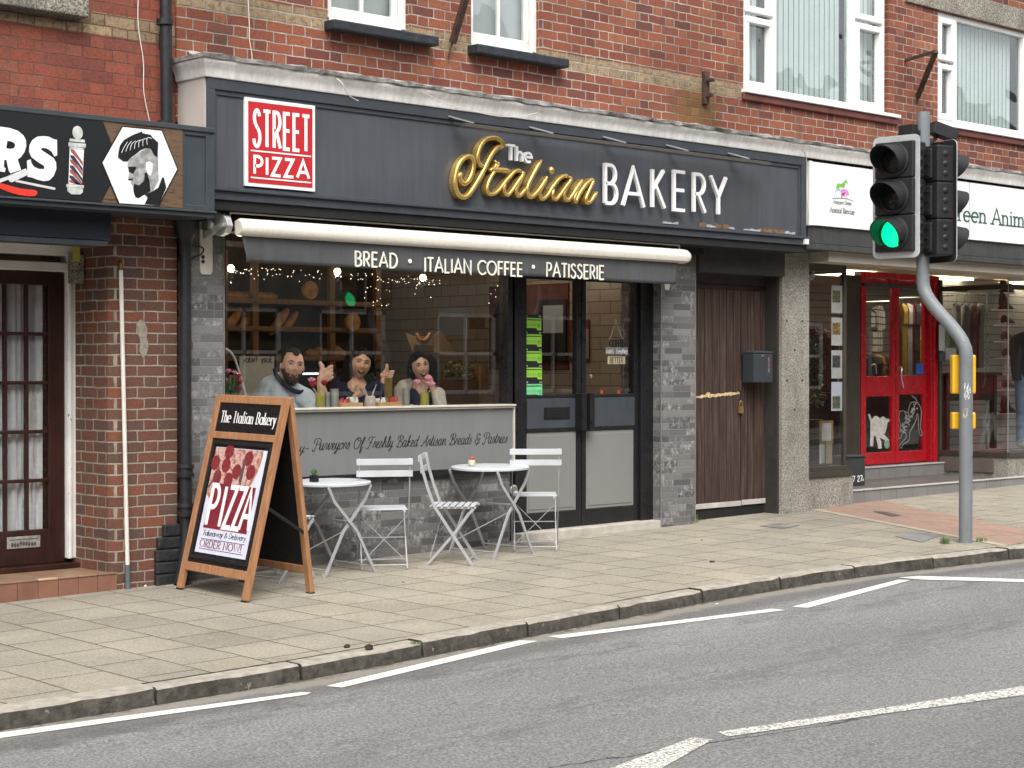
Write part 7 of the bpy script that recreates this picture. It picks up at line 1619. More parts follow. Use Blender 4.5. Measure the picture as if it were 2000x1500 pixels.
# letters box with house numbers
nb = thing('number_box', 'small dark bin-like box painted 27 27A on the charity shop step', 'box', (15.6, .55, .15))
a = px(1654, 942, .45); mb = MB(); x0_, x1_ = pX(1654, .45), pX(1690, .45); z1_ = pZ(1670, 893, .45); mb.box(x0_, .45, .151, x1_, .62, z1_); mb.build('box', mat('charcoal_plastic', (.03,.033,.035), .5), nb, bevel=.006)
mb = MB(); mb.box(x0_-.012, .435, z1_+.001, x1_+.012, .635, z1_+.02); mb.build('lid', mat('charcoal_lid', (.045,.05,.052), .45), nb, bevel=.005)
mb = MB(); text(mb, '27 27', fac(.45), x0_+.055, .20, x1_-x0_-.105, .060, .0085, 0, .001, track=.08); text(mb, 'A', fac(.45), x1_-.048, .20, .022, .032, .005, 0, .001); mb.build('painted_numbers', M_swh, nb)
# room
cr_ = thing('charity_interior', 'pale slat walled charity shop room with lit ceiling behind the glass', 'shop interior', (19, 2.5, 0))
M_slat = NG('slat_wall'); P = M_slat.pos(); x_, y_, z_ = M_slat.sep(P); fz = M_slat.math('FRACT', M_slat.math('DIVIDE', z_, .105)); k = M_slat.ss(M_slat.math('ABSOLUTE', M_slat.math('SUBTRACT', fz, .5)), .42, .47); M_slat.col(M_slat.mix(k, (.36,.36,.34,1), (.09,.09,.085,1))); M_slat.set(rough=.6); M_slat = M_slat.m
mb = MB(); mb.box(14.5, 4.6, 0, 27, 4.7, 2.7); mb.build('rear_wall', M_slat, cr_)
mb = MB(); mb.box(20.0, 2.0, .3, 27, 2.06, 2.6); mb.build('display_back', M_slat, cr_)
mb = MB(); mb.box(14.5, .6+.5, 0, 14.56, 4.6, 2.7); mb.build('side_wall', M_slat, cr_)
mb = MB(); mb.box(14.5, 1.16, .2, 27, 4.7, .30); mb.box(14.5, .09, .2, wx1-.03, 1.16, zs_-.06); mb.box(18.5, .3, .2, 27, 1.2, zbR-.05); mb.build('floor', mat('grey_brown_floor', (.12,.10,.085), .6), cr_)
mb = MB(); mb.box(14.5, .12, 2.62, 27, 4.7, 2.7); mb.build('ceiling', mat('cream_ceiling', (.68,.60,.44), .8), cr_)
mb = MB()
for X in (15.2, 17.4, 19.6, 21.8): mb.box(X, 1.8, 2.59, X+.9, 2.4, 2.615)
pl = mb.build('ceiling_lights', emat('ceiling_glow', (1, .86, .62), 4.5), cr_)
# clothes
GC = [(.30,.19,.02),(.30,.30,.31),(.20,.02,.03),(.02,.02,.03),(.34,.35,.36),(.45,.20,.18),(.05,.07,.05),(.25,.25,.27),(.10,.10,.13)]
gm = {}
def garment(cx, cy, top, L, W, c, label, rot=60, grp='garments on the charity shop rails'):
    key = tuple(round(v, 2) for v in c)
    if key not in gm: gm[key] = mat('cloth', c, .9, var=.18, vs=12)
    t = thing('hanging_garment', label, 'garment', (cx, cy, top), grp); mb = MB(); rr = random.Random(int(cx*1000)+int(cy*77)); n = 18
    prof = [(0,-.02,.02),(-.02,-.10,.03),(-.06,-.19,.035),(-.16,-.235,.03),(-.30,-.22,.03),(-.34,-.16,.04)]
    out = [(-.06,-.02),(-.16,-.05),(-.23,-.13),(-.225,-.30),(-.15,-.31),(-.145,-.20),(-.155,-L)]
    poly = [(x, z) for x, z in out]+[(-x, z) for x, z in out[::-1]]
    M = Matrix.Translation((cx, cy, top)) @ Matrix.Rotation(R_(rot), 4, 'Z') @ Matrix.Scale(W/.45, 4, (1,0,0))
    fr, bk2 = [], []
    for (u, v) in poly: fr.append(M @ Vector((u, -.025-.012*math.sin(u*30+rr.random()), v+rr.uniform(-.01,.01)))); bk2.append(M @ Vector((u, .025+.012*math.sin(u*26), v)))
    n = len(fr); mb.add(fr+bk2, [tuple(range(n)), tuple(range(2*n-1, n-1, -1))]+[(i, n+i, n+(i+1) % n, (i+1) % n) for i in range(n)]); mb.build('cloth', gm[key], t, bevel=.008)
    mb = MB(); mb.tube([M @ Vector(p) for p in ((-.19,0,-.13),(-.02,0,-.02),(.02,0,-.02),(.19,0,-.13))], .008, 6); mb.tube([M @ Vector(p) for p in ((0,0,-.02),(0,0,.03),(.02,0,.05),(.0,0,.07))], .003, 5); mb.build('hanger', M_shw, t)
def rail(x0, x1, y0, y1, Y, label):
    a, b = px(x0, y0, Y), px(x1, y1, Y); mb = MB(); mb.tube([a, b], .012, 8); mb.tube([b, Vector((b.x,b.y,.3))], .012, 8); mb.tube([a, Vector((a.x,a.y,.3))], .012, 8); tag(mb.build('clothes_rail', M_chrome, smooth=True), label, 'clothes rail')
rail(1755, 1825, 582, 580, 2.5, 'chrome clothes rail seen through the right red door'); rail(1690, 1748, 590, 588, 2.4, 'chrome clothes rail seen through the left red door')
nm = ['mustard yellow top on the rail behind the right door','grey top second on the rail behind the right door','dark red top third on the rail behind the right door','black top in the middle of the rail behind the right door','light grey top right of the black one','salmon top at the right end of the rail']
for i, (x, c) in enumerate(((1762,GC[0]),(1772,GC[1]),(1780,GC[2]),(1787,GC[3]),(1797,GC[4]),(1806,GC[5]))): q = px(x, 590, 2.5+.03*(i % 3)); garment(q.x, q.y, q.z, .95 if i < 4 else .5, .24, c, nm[i], 60)
q = px(1797, 655, 2.45); garment(q.x, q.y, q.z, .55, .2, (.55,.62,.02), 'fluorescent yellow vest below the light grey top', 75)
q = px(1716, 595, 2.4); 
def plaid():
    g = NG('plaid_cloth'); P = g.pos(); x, y, z = g.sep(P); a = g.math('ABSOLUTE', g.math('SUBTRACT', g.math('FRACT', g.math('MULTIPLY', x, 9)), .5)); b = g.math('ABSOLUTE', g.math('SUBTRACT', g.math('FRACT', g.math('MULTIPLY', z, 11)), .5)); k = g.math('MAXIMUM', g.ss(a, .38, .42), g.ss(b, .38, .42)); g.col(g.mix(k, (.45,.46,.45,1), (.03,.03,.035,1))); g.set(rough=.9); return g.m
gm[(.45,.46,.46)] = plaid(); garment(q.x, q.y, q.z, .62, .5, (.45,.46,.46), 'black and white plaid shirt behind the left red door', 20)
for i, x in enumerate((1695,1702,1709,1716,1724)): q = px(x, 690, 2.0); garment(q.x, q.y, q.z, .6, .36, GC[(i*3+3) % 9], ['dark garment lowest left behind the left door','second low garment behind the left door','third low garment behind the left door','fourth low garment behind the left door','fifth low garment behind the left door'][i], 80)
rail(1840, 1928, 578, 572, 1.55, 'chrome clothes rail in the right display window')
for i, (x, c, w_) in enumerate(((1868,(.16,.17,.17),.5),(1884,(.20,.20,.20),.55),(1898,(.15,.155,.16),.6),(1912,(.22,.22,.22),.6))): q = px(x, 590, 1.55); garment(q.x, q.y, q.z, .68+.06*i, w_, c, ['dark grey top first on the display rail','grey top second on the display rail','grey top third on the display rail','long grey jumper last on the display rail'][i], 40)
for i, (x, y, c) in enumerate(((1590,640,(.10,.02,.05)),(1608,640,(.12,.08,.06)),(1622,655,(.05,.05,.05)),(1598,700,(.10,.03,.06)),(1616,705,(.07,.02,.04)))): q = px(x, y, 1.9); garment(q.x, q.y, q.z, .75, .4, c, ['maroon garment behind the left charity window','brown garment beside the maroon one','black garment near the posters','lower plum garment in the left charity window','lower wine coloured garment near the posters'][i], 60)
cu = thing('dark_pane_backing', 'added dark block just inside the red doors, blackening the lower panes', 'dark backing', (17.6, 1.7, .3)); mb = MB(); mb.box(16.5, 1.55, .3, 19.2, 1.95, 1.12); mb.build('backing_block', M_blackm, cu, bevel=.01); mb = MB(); mb.box(16.45, 1.5, 1.121, 19.25, 2.0, 1.15); mb.build('top', M_dkwood, cu, bevel=.004)  # added dark block that makes the lower door panes look black
# shoes on little shelves
def shoe(x, y, c, label, boot=0):
    Y = 1.9; q = px(x, y, Y); t = thing('shoe', label, 'shoe', q, 'shoes on the slat wall shelves'); key = 'shoe%s' % (c,)
    if key not in gm: gm[key] = mat('shoe_leather', c, .5, var=.2, vs=30)
    L, W_ = .27, .09; mb = MB(); sec = [(-.5,.30,.75),(-.42,.42,.95),(-.25,.42,.9),(-.05,.36,.85),(.15,.26,.95),(.35,.19,1.0),(.47,.13,.75),(.5,.08,.4)]; n = 10; vs = []
    for u, h, w2 in sec:
        hh = h*.28*(1.9 if (boot and u < 0) else 1)
        for k in range(n): a = 2*math.pi*k/n; vs.append((q.x+u*L, Y-.05+math.cos(a)*W_/2*w2, q.z+.012+hh/2+math.sin(a)*hh/2))
    m_ = len(sec); fs = [(i*n+k, i*n+(k+1) % n, (i+1)*n+(k+1) % n, (i+1)*n+k) for i in range(m_-1) for k in range(n)]+[tuple(range(n-1,-1,-1)), tuple((m_-1)*n+k for k in range(n))]
    mb.add(vs, fs); mb.build('upper', gm[key], t, smooth=True)
    mb = MB(); mb.prism([(-L*.5,0),(-L*.5,.03),(-L*.45,.05) if False else (-L*.48,.03),(L*.5,.022),(L*.51,.008),(L*.46,0)], lambda u, v, d: Vector((q.x+u, Y-.05-W_/2+d, q.z+v-.004)), 0, W_); mb.build('sole', M_pap if not boot else M_black, t, bevel=.006)
    mb = MB(); mb.box(q.x-.12, Y-.12, q.z-.018, q.x+.12, 2.0, q.z-.005); tag(mb.build('shoe_shelf', M_white), label.replace(label.split(' on ')[0], 'small white shelf')+' ', 'shelf', 'little white shelves on the slat wall')
SH = [(1960,571,(.015,.015,.015),'tall black boot on the top shelf',1),(1958,604,(.02,.025,.022),'black ankle boot on the second shelf',1),(1962,634,(.03,.028,.026),'dark trainer on the third shelf',0),(1962,666,(.10,.06,.065),'maroon trainer on the fourth shelf',0),(1964,698,(.07,.055,.045),'brown suede shoe on the fifth shelf',0),(1966,730,(.40,.40,.40),'white trainer on the sixth shelf',0),(1964,760,(.10,.055,.035),'brown flat shoe on the seventh shelf',0),(1962,806,(.012,.02,.025),'black heeled boot on the lowest shelf',1)]
for s_ in SH: shoe(*s_)
# dressed torso at the right edge
mn = thing('mannequin', 'dark jacket over pale jeans on a mannequin at the right edge of the display', 'mannequin', px(2000, 880, .7))
mb = MB(); c_ = px(2003, 650, .7); cx2, cy2 = c_.x, .7
mb.lathe([(.16,.98),(.175,1.1),(.19,1.3),(.20,1.45),(.15,1.52),(.06,1.56),(.001,1.57)], (cx2, cy2, .42-.1), 18); mb.tube([(cx2-.19,cy2,1.72),(cx2-.25,cy2-.02,1.5),(cx2-.26,cy2-.04,1.28)], .055, 10); mb.build('jacket', mat('black_jacket', (.012,.013,.016), .8), mn, smooth=True)
mb = MB()
for s_ in (-1, 1): mb.tube([(cx2+s_*.08,cy2,1.35),(cx2+s_*.09,cy2,.9),(cx2+s_*.10,cy2,.52)], [.095,.075,.06], 12)
mb.build('jeans', mat('mid_blue_denim', (.10,.16,.25), .9, var=.2, vs=20), mn, smooth=True)
mb = MB()
for s_ in (-1, 1): mb.ball((cx2+s_*.10,cy2-.05,.48), (.05,.12,.045), 12, 8)
mb.build('trainers', mat('pale_trainer', (.45,.40,.34), .7), mn, smooth=True)
# posters on the glass
M_post = [mat('poster_pale', (.46,.47,.46), .6, var=.1, vs=40), mat('poster_photo_green', (.10,.13,.07), .6, var=.9, vs=40), mat('poster_photo_brown', (.25,.17,.06), .6, var=.9, vs=40), mat('poster_photo_dark', (.06,.06,.065), .6, var=.9, vs=40), mat('poster_blue_white', (.50,.54,.62), .6, var=.05)]
gy2 = gy+.006
for i, (y0, y1, pm_, lb) in enumerate(((557,612,1,'top poster in the charity window column, green picture'),(620,675,2,'second poster from the top, brown picture'),(684,739,3,'third poster from the top, dark picture'),(746,802,4,'lowest poster in the column, pale blue'))):
    a, b = px(1624, y0, gy2), px(1646, y1, gy2); mb = MB(); mb.box(a.x, gy2, b.z, b.x, gy2+.002, a.z); o = tag(mb.build('window_poster', M_post[0] if i < 3 else M_post[4]), lb, 'poster', 'posters taped inside the charity window')
    a, b = px(1626, y0+10 if i < 3 else y0+28, gy2), px(1641, y0+34 if i < 3 else y0+52, gy2); mb = MB(); mb.box(a.x, gy2-.001, b.z, b.x, gy2-.0002, a.z); mb.build('picture', M_post[pm_] if i < 3 else M_post[1], o)
for i, (x0, y0, x1, y1, m, lb) in enumerate(((1834,634,1845,685,M_post[0],'narrow white list poster inside the right display glass'),(1847,632,1866,678,M_post[1],'photo poster beside the narrow list on the right display glass'),(1847,680,1868,702,M_post[0],'white sheet below the photo poster'),(1834,688,1846,706,M_post[3],'small printed sheet below the narrow list'))):
    Y = 1.0; a, b = px(x0, y0, Y), px(x1, y1, Y); mb = MB(); mb.box(a.x, Y+.0, b.z, b.x, Y+.002, a.z); tag(mb.build('window_poster', m), lb, 'poster', 'posters in the right display')
# bric-a-brac in the left window and table in the right one
pf = thing('propped_pictures', 'gold framed pictures and cards propped low in the left charity window', 'picture', px(1605, 860, .4))
for x0, y0, x1, y1, Y, m in ((1600,822,1626,866,.40,mat('gilt_frame', (.30,.20,.08), .5, var=.3)),(1604,827,1622,861,.395,M_post[0]),(1580,838,1598,846,.38,M_dkf),(1600,868,1610,905,.35,M_post[0]),(1612,864,1624,905,.33,mat('tan_bag', (.30,.24,.15), .7))):
    a, b = px(x0, y0, Y), px(x1, y1, Y); mb = MB(); mb.box(a.x, Y-.01, b.z, b.x, Y, a.z); mb.build('frame', m, pf, bevel=.002)
mb = MB(); rr = random.Random(41); pl_ = thing('house_plant', 'dark leafy house plant in the left charity window', 'plant', px(1590, 730, .7))
for i in range(300):
    q = px(rr.uniform(1578,1606), rr.uniform(650,790), rr.uniform(.5,.9)); d = Vector((rr.uniform(-1,1), rr.uniform(-1,1), rr.uniform(-1,1))).normalized()*.06; mb.beam(q, q+d, .03, .002)
mb.build('foliage', mat('dark_plant_leaf', (.03,.055,.02), .5, var=.5, vs=20), pl_)
mb = MB(); q = px(1590, 830, .7); mb.lathe([(.07,0),(.1,.16),(.09,.16),(.001,.14)], q-Vector((0,0,.1)), 16); mb.build('pot', M_dkf, pl_, smooth=True)
tb = thing('wooden_table', 'dark carved wooden side table behind the traffic light pole in the display', 'table', px(1880, 860, 1.1))
a, b = px(1838, 727, 1.1), px(1945, 722, 1.1); mb = MB(); mb.box(a.x, 1.0, a.z-.04, b.x, 1.5, a.z); mb.box(a.x+.05, 1.05, .42, a.x+.12, 1.12, a.z-.04); mb.box(b.x-.12, 1.05, .42, b.x-.05, 1.12, a.z-.04); mb.box(a.x+.05, 1.06, a.z-.35, b.x-.05, 1.1, a.z-.04); mb.build('body', mat('old_dark_oak', (.025,.017,.012), .5), tb, bevel=.006)
# ------------------------------------------------------------------ people behind the window
M_skin1 = mat('skin_fair', (.62,.38,.29), .5, var=.08, vs=12, obj=True); M_skin2 = mat('skin_olive', (.58,.36,.25), .5, var=.06, vs=12, obj=True); M_skin3 = mat('skin_warm', (.54,.33,.24), .5, var=.06, vs=12, obj=True)
M_hair1 = mat('dark_brown_hair', (.030,.018,.012), .8, spec=.12, var=.4, vs=60, bump=.004, bs=90, obj=True); M_hair2 = mat('black_hair', (.008,.007,.007), .9, spec=.1, var=.3, vs=60, bump=.003, bs=80, obj=True)
M_beard = mat('brown_beard', (.060,.032,.018), .8, var=.5, vs=90, bump=.004, bs=120, obj=True)
M_shirt = mat('pale_blue_shirt', (.50,.60,.70), .85, var=.14, vs=7, bump=.03, bs=7, obj=True); M_navy = mat('navy_knit', (.010,.012,.040), .9, var=.3, vs=60, obj=True); M_cardi = mat('cream_knit', (.52,.50,.44), .95, var=.14, vs=70, bump=.003, bs=120, obj=True)
M_eyew = mat('eye_white', (.55,.53,.50), .3); M_iris = mat('iris_dark', (.02,.012,.008), .2); M_teeth = mat('teeth', (.80,.78,.72), .35); M_lip = mat('lip', (.34,.12,.10), .45); M_mouth = mat('mouth_dark', (.05,.012,.012), .6); M_brow = mat('eyebrow', (.025,.015,.01), .8)
ANG = math.atan2(RT.y, RT.x)
def ps(p0, r0, p1, r1, mb, n=14):
    """tapered capsule"""
    p0, p1 = Vector(p0), Vector(p1); d = p1-p0; L = d.length
    pts, rs = [], []
    u = d.normalized() if L > 1e-6 else Vector((0,0,1))
    for k in range(1, 5): a = R_(90*(1-k/4)); pts.append(p0-u*r0*math.sin(a)); rs.append(max(.0006, r0*math.cos(a)))
    for k in range(0, 4): a = R_(90*k/4+4); pts.append(p1+u*r1*math.sin(a)); rs.append(max(.0006, r1*math.cos(a)))
    mb.tube(pts, rs, n)
def fuse(mb, name, m, parent, vox, smooth_it=4, fac=.5):
    me = bpy.data.meshes.new('tmp'); me.from_pydata([tuple(v) for v in mb.v], [], mb.f); o = bpy.data.objects.new('tmp', me); C.collection.objects.link(o)
    r = o.modifiers.new('r', 'REMESH'); r.mode = 'VOXEL'; r.voxel_size = vox; r.use_smooth_shade = True
    s_ = o.modifiers.new('s', 'SMOOTH'); s_.iterations = smooth_it; s_.factor = fac
    dg = bpy.context.evaluated_depsgraph_get(); me2 = bpy.data.meshes.new_from_object(o.evaluated_get(dg)); bpy.data.objects.remove(o)
    me2.name = name; me2.materials.clear(); me2.materials.append(m); me2.polygons.foreach_set('material_index', [0]*len(me2.polygons)); me2.shade_smooth()
    o2 = bpy.data.objects.new(name, me2); C.collection.objects.link(o2); o2.parent = parent; ORG[o2.name] = Vector((0,0,0)); return o2
def gs(x, y, cx, cy, sx, sy): return math.exp(-((x-cx)/sx)**2-((y-cy)/sy)**2)
def headpt(th, ph, male, grin):
    """unit head: face towards -y; th longitude (0 = -y), ph from crown; returns a point"""
    sx, sy, sz = .076, .097, .122
    x, y, z = math.sin(ph)*math.sin(th), -math.sin(ph)*math.cos(th), math.cos(ph)
    P = Vector((x*sx, y*sy, z*sz))
    fr = max(0, math.cos(th))**.8*max(0, math.sin(ph))**.5
    if z < .1: t = min(1, (.1-z)/1.1); P.x *= 1-(.30 if male else .38)*t*t; P.y *= 1-.10*t
    if z > 0: P.x *= 1+.04*z; P.y += .006*z
    if math.cos(th) > 0:
        X, Z = P.x, P.z; f = 0
        f += .0235*gs(X, Z, 0, -.030, .0125, .014)+.013*gs(X, Z, 0, -.008, .0085, .024)      # nose
        f += .008*gs(X, Z, .018, -.033, .009, .008)*.6+.008*gs(X, Z, -.018, -.033, .009, .008)*.6
        f += .0065*gs(X, Z, .028, .027, .022, .008)+.0065*gs(X, Z, -.028, .027, .022, .008)     # brow
        f -= .0085*gs(X, Z, .031, .007, .015, .011)+.0085*gs(X, Z, -.031, .007, .015, .011)     # sockets
        f += .008*gs(X, Z, .040, -.030, .018, .017)+.008*gs(X, Z, -.040, -.030, .018, .017)     # cheeks, lifted by the smile
        f += .007*gs(X, Z, 0, -.062, .024, .012)-.004*gs(X, Z, 0, -.080, .02, .006)+.010*gs(X, Z, 0, -.103, .022, .016)
        P.y -= f*fr
    return P
def head_(mb, M, male=False, grin=1, neck=True):
    nu, nv = 72, 56; vs = []; fs = []
    for i in range(nv+1):
        ph = math.pi*i/nv
        for k in range(nu): vs.append(M @ headpt(2*math.pi*k/nu, ph, male, grin))
    for i in range(nv):
        for k in range(nu): fs.append((i*nu+k, i*nu+(k+1) % nu, (i+1)*nu+(k+1) % nu, (i+1)*nu+k))
    mb.add(vs, fs)
    for s in (-1, 1): mb.ball(M @ Vector((s*.078, .012, -.008)), (.007,.016,.029), 10, 8, M=M.to_3x3() @ Matrix.Rotation(R_(s*18), 3, 'Z'))
def facebits(par, M, male, brow, mouthw, openm):
    def surf(x, z, off):                                  # front surface of the face at (x, z)
        best = None
        ph = math.acos(max(-1, min(1, z/.122)))
        sn = max(.2, math.sin(ph)); th = math.asin(max(-1, min(1, x/(.076*sn*(1-.0)))))
        for _ in range(3):
            p = headpt(th, ph, male, 1); th += (x-p.x)/(.076*sn)*.8; ph += -(z-p.z)/.122*-.8 if False else 0
        p = headpt(th, ph, male, 1); return Vector((x, p.y-off, z))
    ew, ir, br, lp, te, mo = MB(), MB(), MB(), MB(), MB(), MB()
    for s in (-1, 1):
        c = surf(s*.031, .006, .0); 
        ew.ball(M @ (c+Vector((0,.006,0))), (.0115,.0100,.0030), 12, 8, M=M.to_3x3()); ir.ball(M @ (c+Vector((0,-.0035,0))), (.0066,.0032,.0036), 10, 6, M=M.to_3x3())
        pts = [M @ surf(s*x, z, .0012) for x, z in ((.012,.024),(.024,.030),(.037,.030),(.050,.023))]; br.tube(cr3(pts), [.0032]*5+[.0042]*5+[.0024]*6, 6)
        pts = [M @ surf(s*x, z, .0008) for x, z in ((.018,.008),(.026,.0125),(.036,.0125),(.045,.007))]; br.tube(cr3(pts), .0022, 5)
    w = mouthw; zc = -.060
    up_ = [(-w, zc+.010), (-w*.5, zc+.001), (0, zc-.002), (w*.5, zc+.001), (w, zc+.010)]
    lo_ = [(-w, zc+.010), (-w*.55, zc-.006-openm*.6), (0, zc-.011-openm), (w*.55, zc-.006-openm*.6), (w, zc+.010)]
    U = cr3([M @ surf(x, z, .003) for x, z in up_]); Lw = cr3([M @ surf(x, z, .003) for x, z in lo_])
    lp.tube(U, .0021, 6); lp.tube(Lw, .0026, 6)
    mo.add(U+Lw, [(i, i+1, len(U)+i+1, len(U)+i) for i in range(len(U)-1)])
    Ut = cr3([M @ surf(x*.9, z-.001, .0042) for x, z in up_]); Lt = cr3([M @ surf(x*.82, z-(.0095 if openm > .007 else .004)*(1-abs(x)/w*.75), .0046) for x, z in up_])
    te.add(Ut+Lt, [(i, i+1, len(Ut)+i+1, len(Ut)+i) for i in range(len(Ut)-1)])
    for m_, nm, mt_ in ((ew,'eyes',M_eyew),(ir,'irises',M_iris),(br,'eyebrows',M_brow),(lp,'lips',M_lip),(mo,'mouth',M_mouth),(te,'teeth',M_teeth)): m_.build(nm, mt_, par, smooth=True)
def shell(par, M, name, m, male, fn, res=(84,64), closed_in=.0):
    """hair or beard: a thickened patch of the head surface; fn(P, th, ph) -> thickness or 0"""
    nu, nv = res; mb = MB(); G = {}
    for i in range(nv+1):
        ph = math.pi*(i+.001)/nv
        for k in range(nu):
            th = 2*math.pi*k/nu; P = headpt(th, ph, male, 1); t = fn(P, th, ph)
            if t > 0: n = Vector((P.x/.076**2, P.y/.097**2, P.z/.122**2)).normalized(); G[(i,k)] = (P-n*.004, P+n*t)
    idx = {}
    for key, (a, b) in G.items(): idx[key] = len(mb.v); mb.v += [M @ a, M @ b]
    for (i, k) in G:
        q = [(i,k),(i,(k+1) % nu),(i+1,(k+1) % nu),(i+1,k)]
        if all(c in G for c in q):
            mb.f.append(tuple(idx[c]+1 for c in q)); mb.m.append(0); mb.f.append(tuple(idx[c] for c in q[::-1])); mb.m.append(0)
            for a, b in zip(q, q[1:]+q[:1]):
                mb.f.append((idx[a], idx[b], idx[b]+1, idx[a]+1)); mb.m.append(0)
    return mb.build(name, m, par, smooth=True, ang=80)
def fist(mb, W, fwd, nrm, thumbd, s=1.0):
    """closed hand with raised thumb: W wrist, fwd wrist->knuckles, nrm back-of-hand normal, thumbd thumb direction"""
    W, f, n, t = Vector(W), Vector(fwd).normalized(), Vector(nrm).normalized(), Vector(thumbd).normalized()
    side = t
    for k in range(4):
        o = side*(.030-.020*k)*s; a = W+f*.012*s+o*.7; kn = W+f*(.084-.006*k)*s+o+n*.004*s
        ps(a, .016*s, kn, .0125*s, mb)
        r = (.0105-.0008*k)*s; p1 = kn-n*.030*s+f*.014*s; p2 = p1-f*.030*s-n*.006*s; p3 = p2-f*.004*s+n*.016*s
        ps(kn, r*1.1, p1, r, mb); ps(p1, r, p2, r*.95, mb); ps(p2, r*.95, p3, r*.8, mb)
    ps(W, .026*s, W+f*.055*s, .026*s, mb)
    b = W+f*.016*s+side*.022*s-n*.008*s; k1 = W+f*.036*s+side*.046*s-n*.014*s; k2 = k1+t*.024*s+f*.002*s; k3 = k2+t*.018*s-f*.003*s
    ps(b, .021*s, k1, .0175*s, mb); ps(k1, .0165*s, k2, .0150*s, mb); ps(k2, .0150*s, k3, .0125*s, mb)
def openhand(mb, W, fwd, nrm, side, curl=.5, s=1.0):
    W, f, n, t = Vector(W), Vector(fwd).normalized(), Vector(nrm).normalized(), Vector(side).normalized()
    ps(W, .022*s, W+f*.05*s, .024*s, mb)
    for k in range(4):
        o = t*(.030-.020*k)*s; L = (.076, .084, .080, .066)[k]*s; kn = W+f*.080*s+o; ps(W+f*.02*s+o*.6, .015*s, kn, .011*s, mb)
        d = (f*math.cos(curl)-n*math.sin(curl)); p1 = kn+d*L*.45; d2 = (f*math.cos(curl*2)-n*math.sin(curl*2)); p2 = p1+d2*L*.32; d3 = (f*math.cos(curl*2.8)-n*math.sin(curl*2.8)); p3 = p2+d3*L*.24
        ps(kn, .0102*s, p1, .0094*s, mb, 10); ps(p1, .0094*s, p2, .0085*s, mb, 10); ps(p2, .0085*s, p3, .0068*s, mb, 10)
    b = W+f*.02*s+t*.024*s; k1 = W+f*.048*s+t*.050*s-n*.008*s; k2 = k1+(f*.7+t*.6-n*.3).normalized()*.034*s; k3 = k2+(f*.85+t*.2-n*.4).normalized()*.026*s
    ps(b, .0155*s, k1, .0125*s, mb); ps(k1, .012*s, k2, .0105*s, mb); ps(k2, .0105*s, k3, .0082*s, mb)
def person(label, x0, Y0, zf=0.0):
    q = px(x0, 718, Y0); t = thing('person', label, 'person', (q.x, q.y, zf)); t.rotation_euler = (0, 0, ANG); ORG[t.name] = Vector((0,0,0))
    depth = (q-CAM).dot(FW); sc = FPX/depth
    def L(x, y, d=0.0):                                   # photo position at depth offset d -> local coordinates
        k = 1+d/depth; return Vector(((x-x0)/sc*k, d, CAM.z-zf+(718-y)/sc*k))
    return t, L
def hm(c, yaw, roll=0, nod=0, s=1.0): return Matrix.Translation(c) @ Matrix.Rotation(R_(yaw), 4, 'Z') @ Matrix.Rotation(R_(roll), 4, 'Y') @ Matrix.Rotation(R_(nod), 4, 'X') @ Matrix.Scale(s, 4)
def seated_legs(mb, hip, s=1):
    for k in (-1, 1): a = hip+Vector((k*.10,0,0)); kn = a+Vector((k*.05,.42,-.05)); an = kn+Vector((0,-.05,-.42)); ps(a, .085, kn, .058, mb); ps(kn, .056, an, .038, mb); ps(an, .036, an+Vector((0,-.14,-.05)), .03, mb)
# --- the man
t, L = person('bearded man in a pale blue shirt turning round with his thumb raised', 572, .62)
H1 = hm(L(572, 716, -.03), 20, 7, -4, 1.18)
mb = MB(); head_(mb, H1, True)
ps(L(548, 752, .05), .070, L(563, 728, .0), .064, mb)
sh_r, el_r, wr_r = L(596, 772, -.02), L(641, 802, -.10), L(629, 746, -.12)
ps(el_r, .046, L(634, 770, -.11), .042, mb); ps(L(634, 770, -.11), .042, wr_r, .030, mb); fist(mb, L(630, 741, -.12), Vector((.80,-.05,.55)), Vector((.15,-.97,.1)), Vector((-.34,-.05,.94)), 1.28)
ps(L(540, 800, .06), .12, L(545, 765, .06), .11, mb); seated_legs(mb, L(530, 850, .1)); ps(L(530, 850, .1), .14, L(540, 800, .05), .12, mb)
sh_l, el_l, wr_l = L(515, 772, .10), L(500, 820, .05), L(540, 830, -.05); ps(sh_l, .055, el_l, .045, mb); ps(el_l, .043, wr_l, .03, mb); openhand(mb, wr_l, (1,-.2,0), (0,0,1), (0,-1,0), .3)
ps(L(560,770,.02), .06, sh_r, .055, mb); ps(sh_r, .055, el_r, .05, mb)
body = fuse(mb, 'body', M_skin1, t, .0042, 3)
facebits(body, H1, True, 1, .026, .005)
def hair_m(P, th, ph):
    c = math.cos(th)
    if c > .25: hl = .070+(.018 if abs(P.x) > .022 and abs(P.x) < .055 else 0)-(.006 if abs(P.x) < .014 else 0)
    elif c > -.2: hl = .012
    else: hl = -.035
    if P.z < hl: return 0
    return .007+.003*math.sin(P.x*170)*math.cos(P.z*90)
shell(body, H1, 'hair', M_hair1, True, hair_m)
def beard(P, th, ph):
    c = math.cos(th)
    if c < -.05 or P.z > -.018: return 0
    if c > .0 and P.z > -.042 and abs(P.x) < .056: return 0
    if abs(P.x) < .027 and -.076 < P.z < -.052: return 0
    if abs(P.x) < .046 and P.z > -.050 and c > .3: return 0
    return .005+.007*max(0, -P.z-.06)/.06+.002*math.sin(P.x*260+P.z*190)
shell(body, H1, 'beard', M_beard, True, beard)
mb = MB()
ps(L(530, 762, .09), .125, L(522, 812, .08), .17, mb); ps(L(545, 770, .05), .12, L(560, 812, .03), .16, mb); ps(L(540, 752, .07), .095, L(590, 776, -.01), .088, mb); ps(L(522, 812, .08), .17, L(522, 850, .1), .17, mb); ps(L(560, 812, .03), .15, L(550, 850, .06), .16, mb)
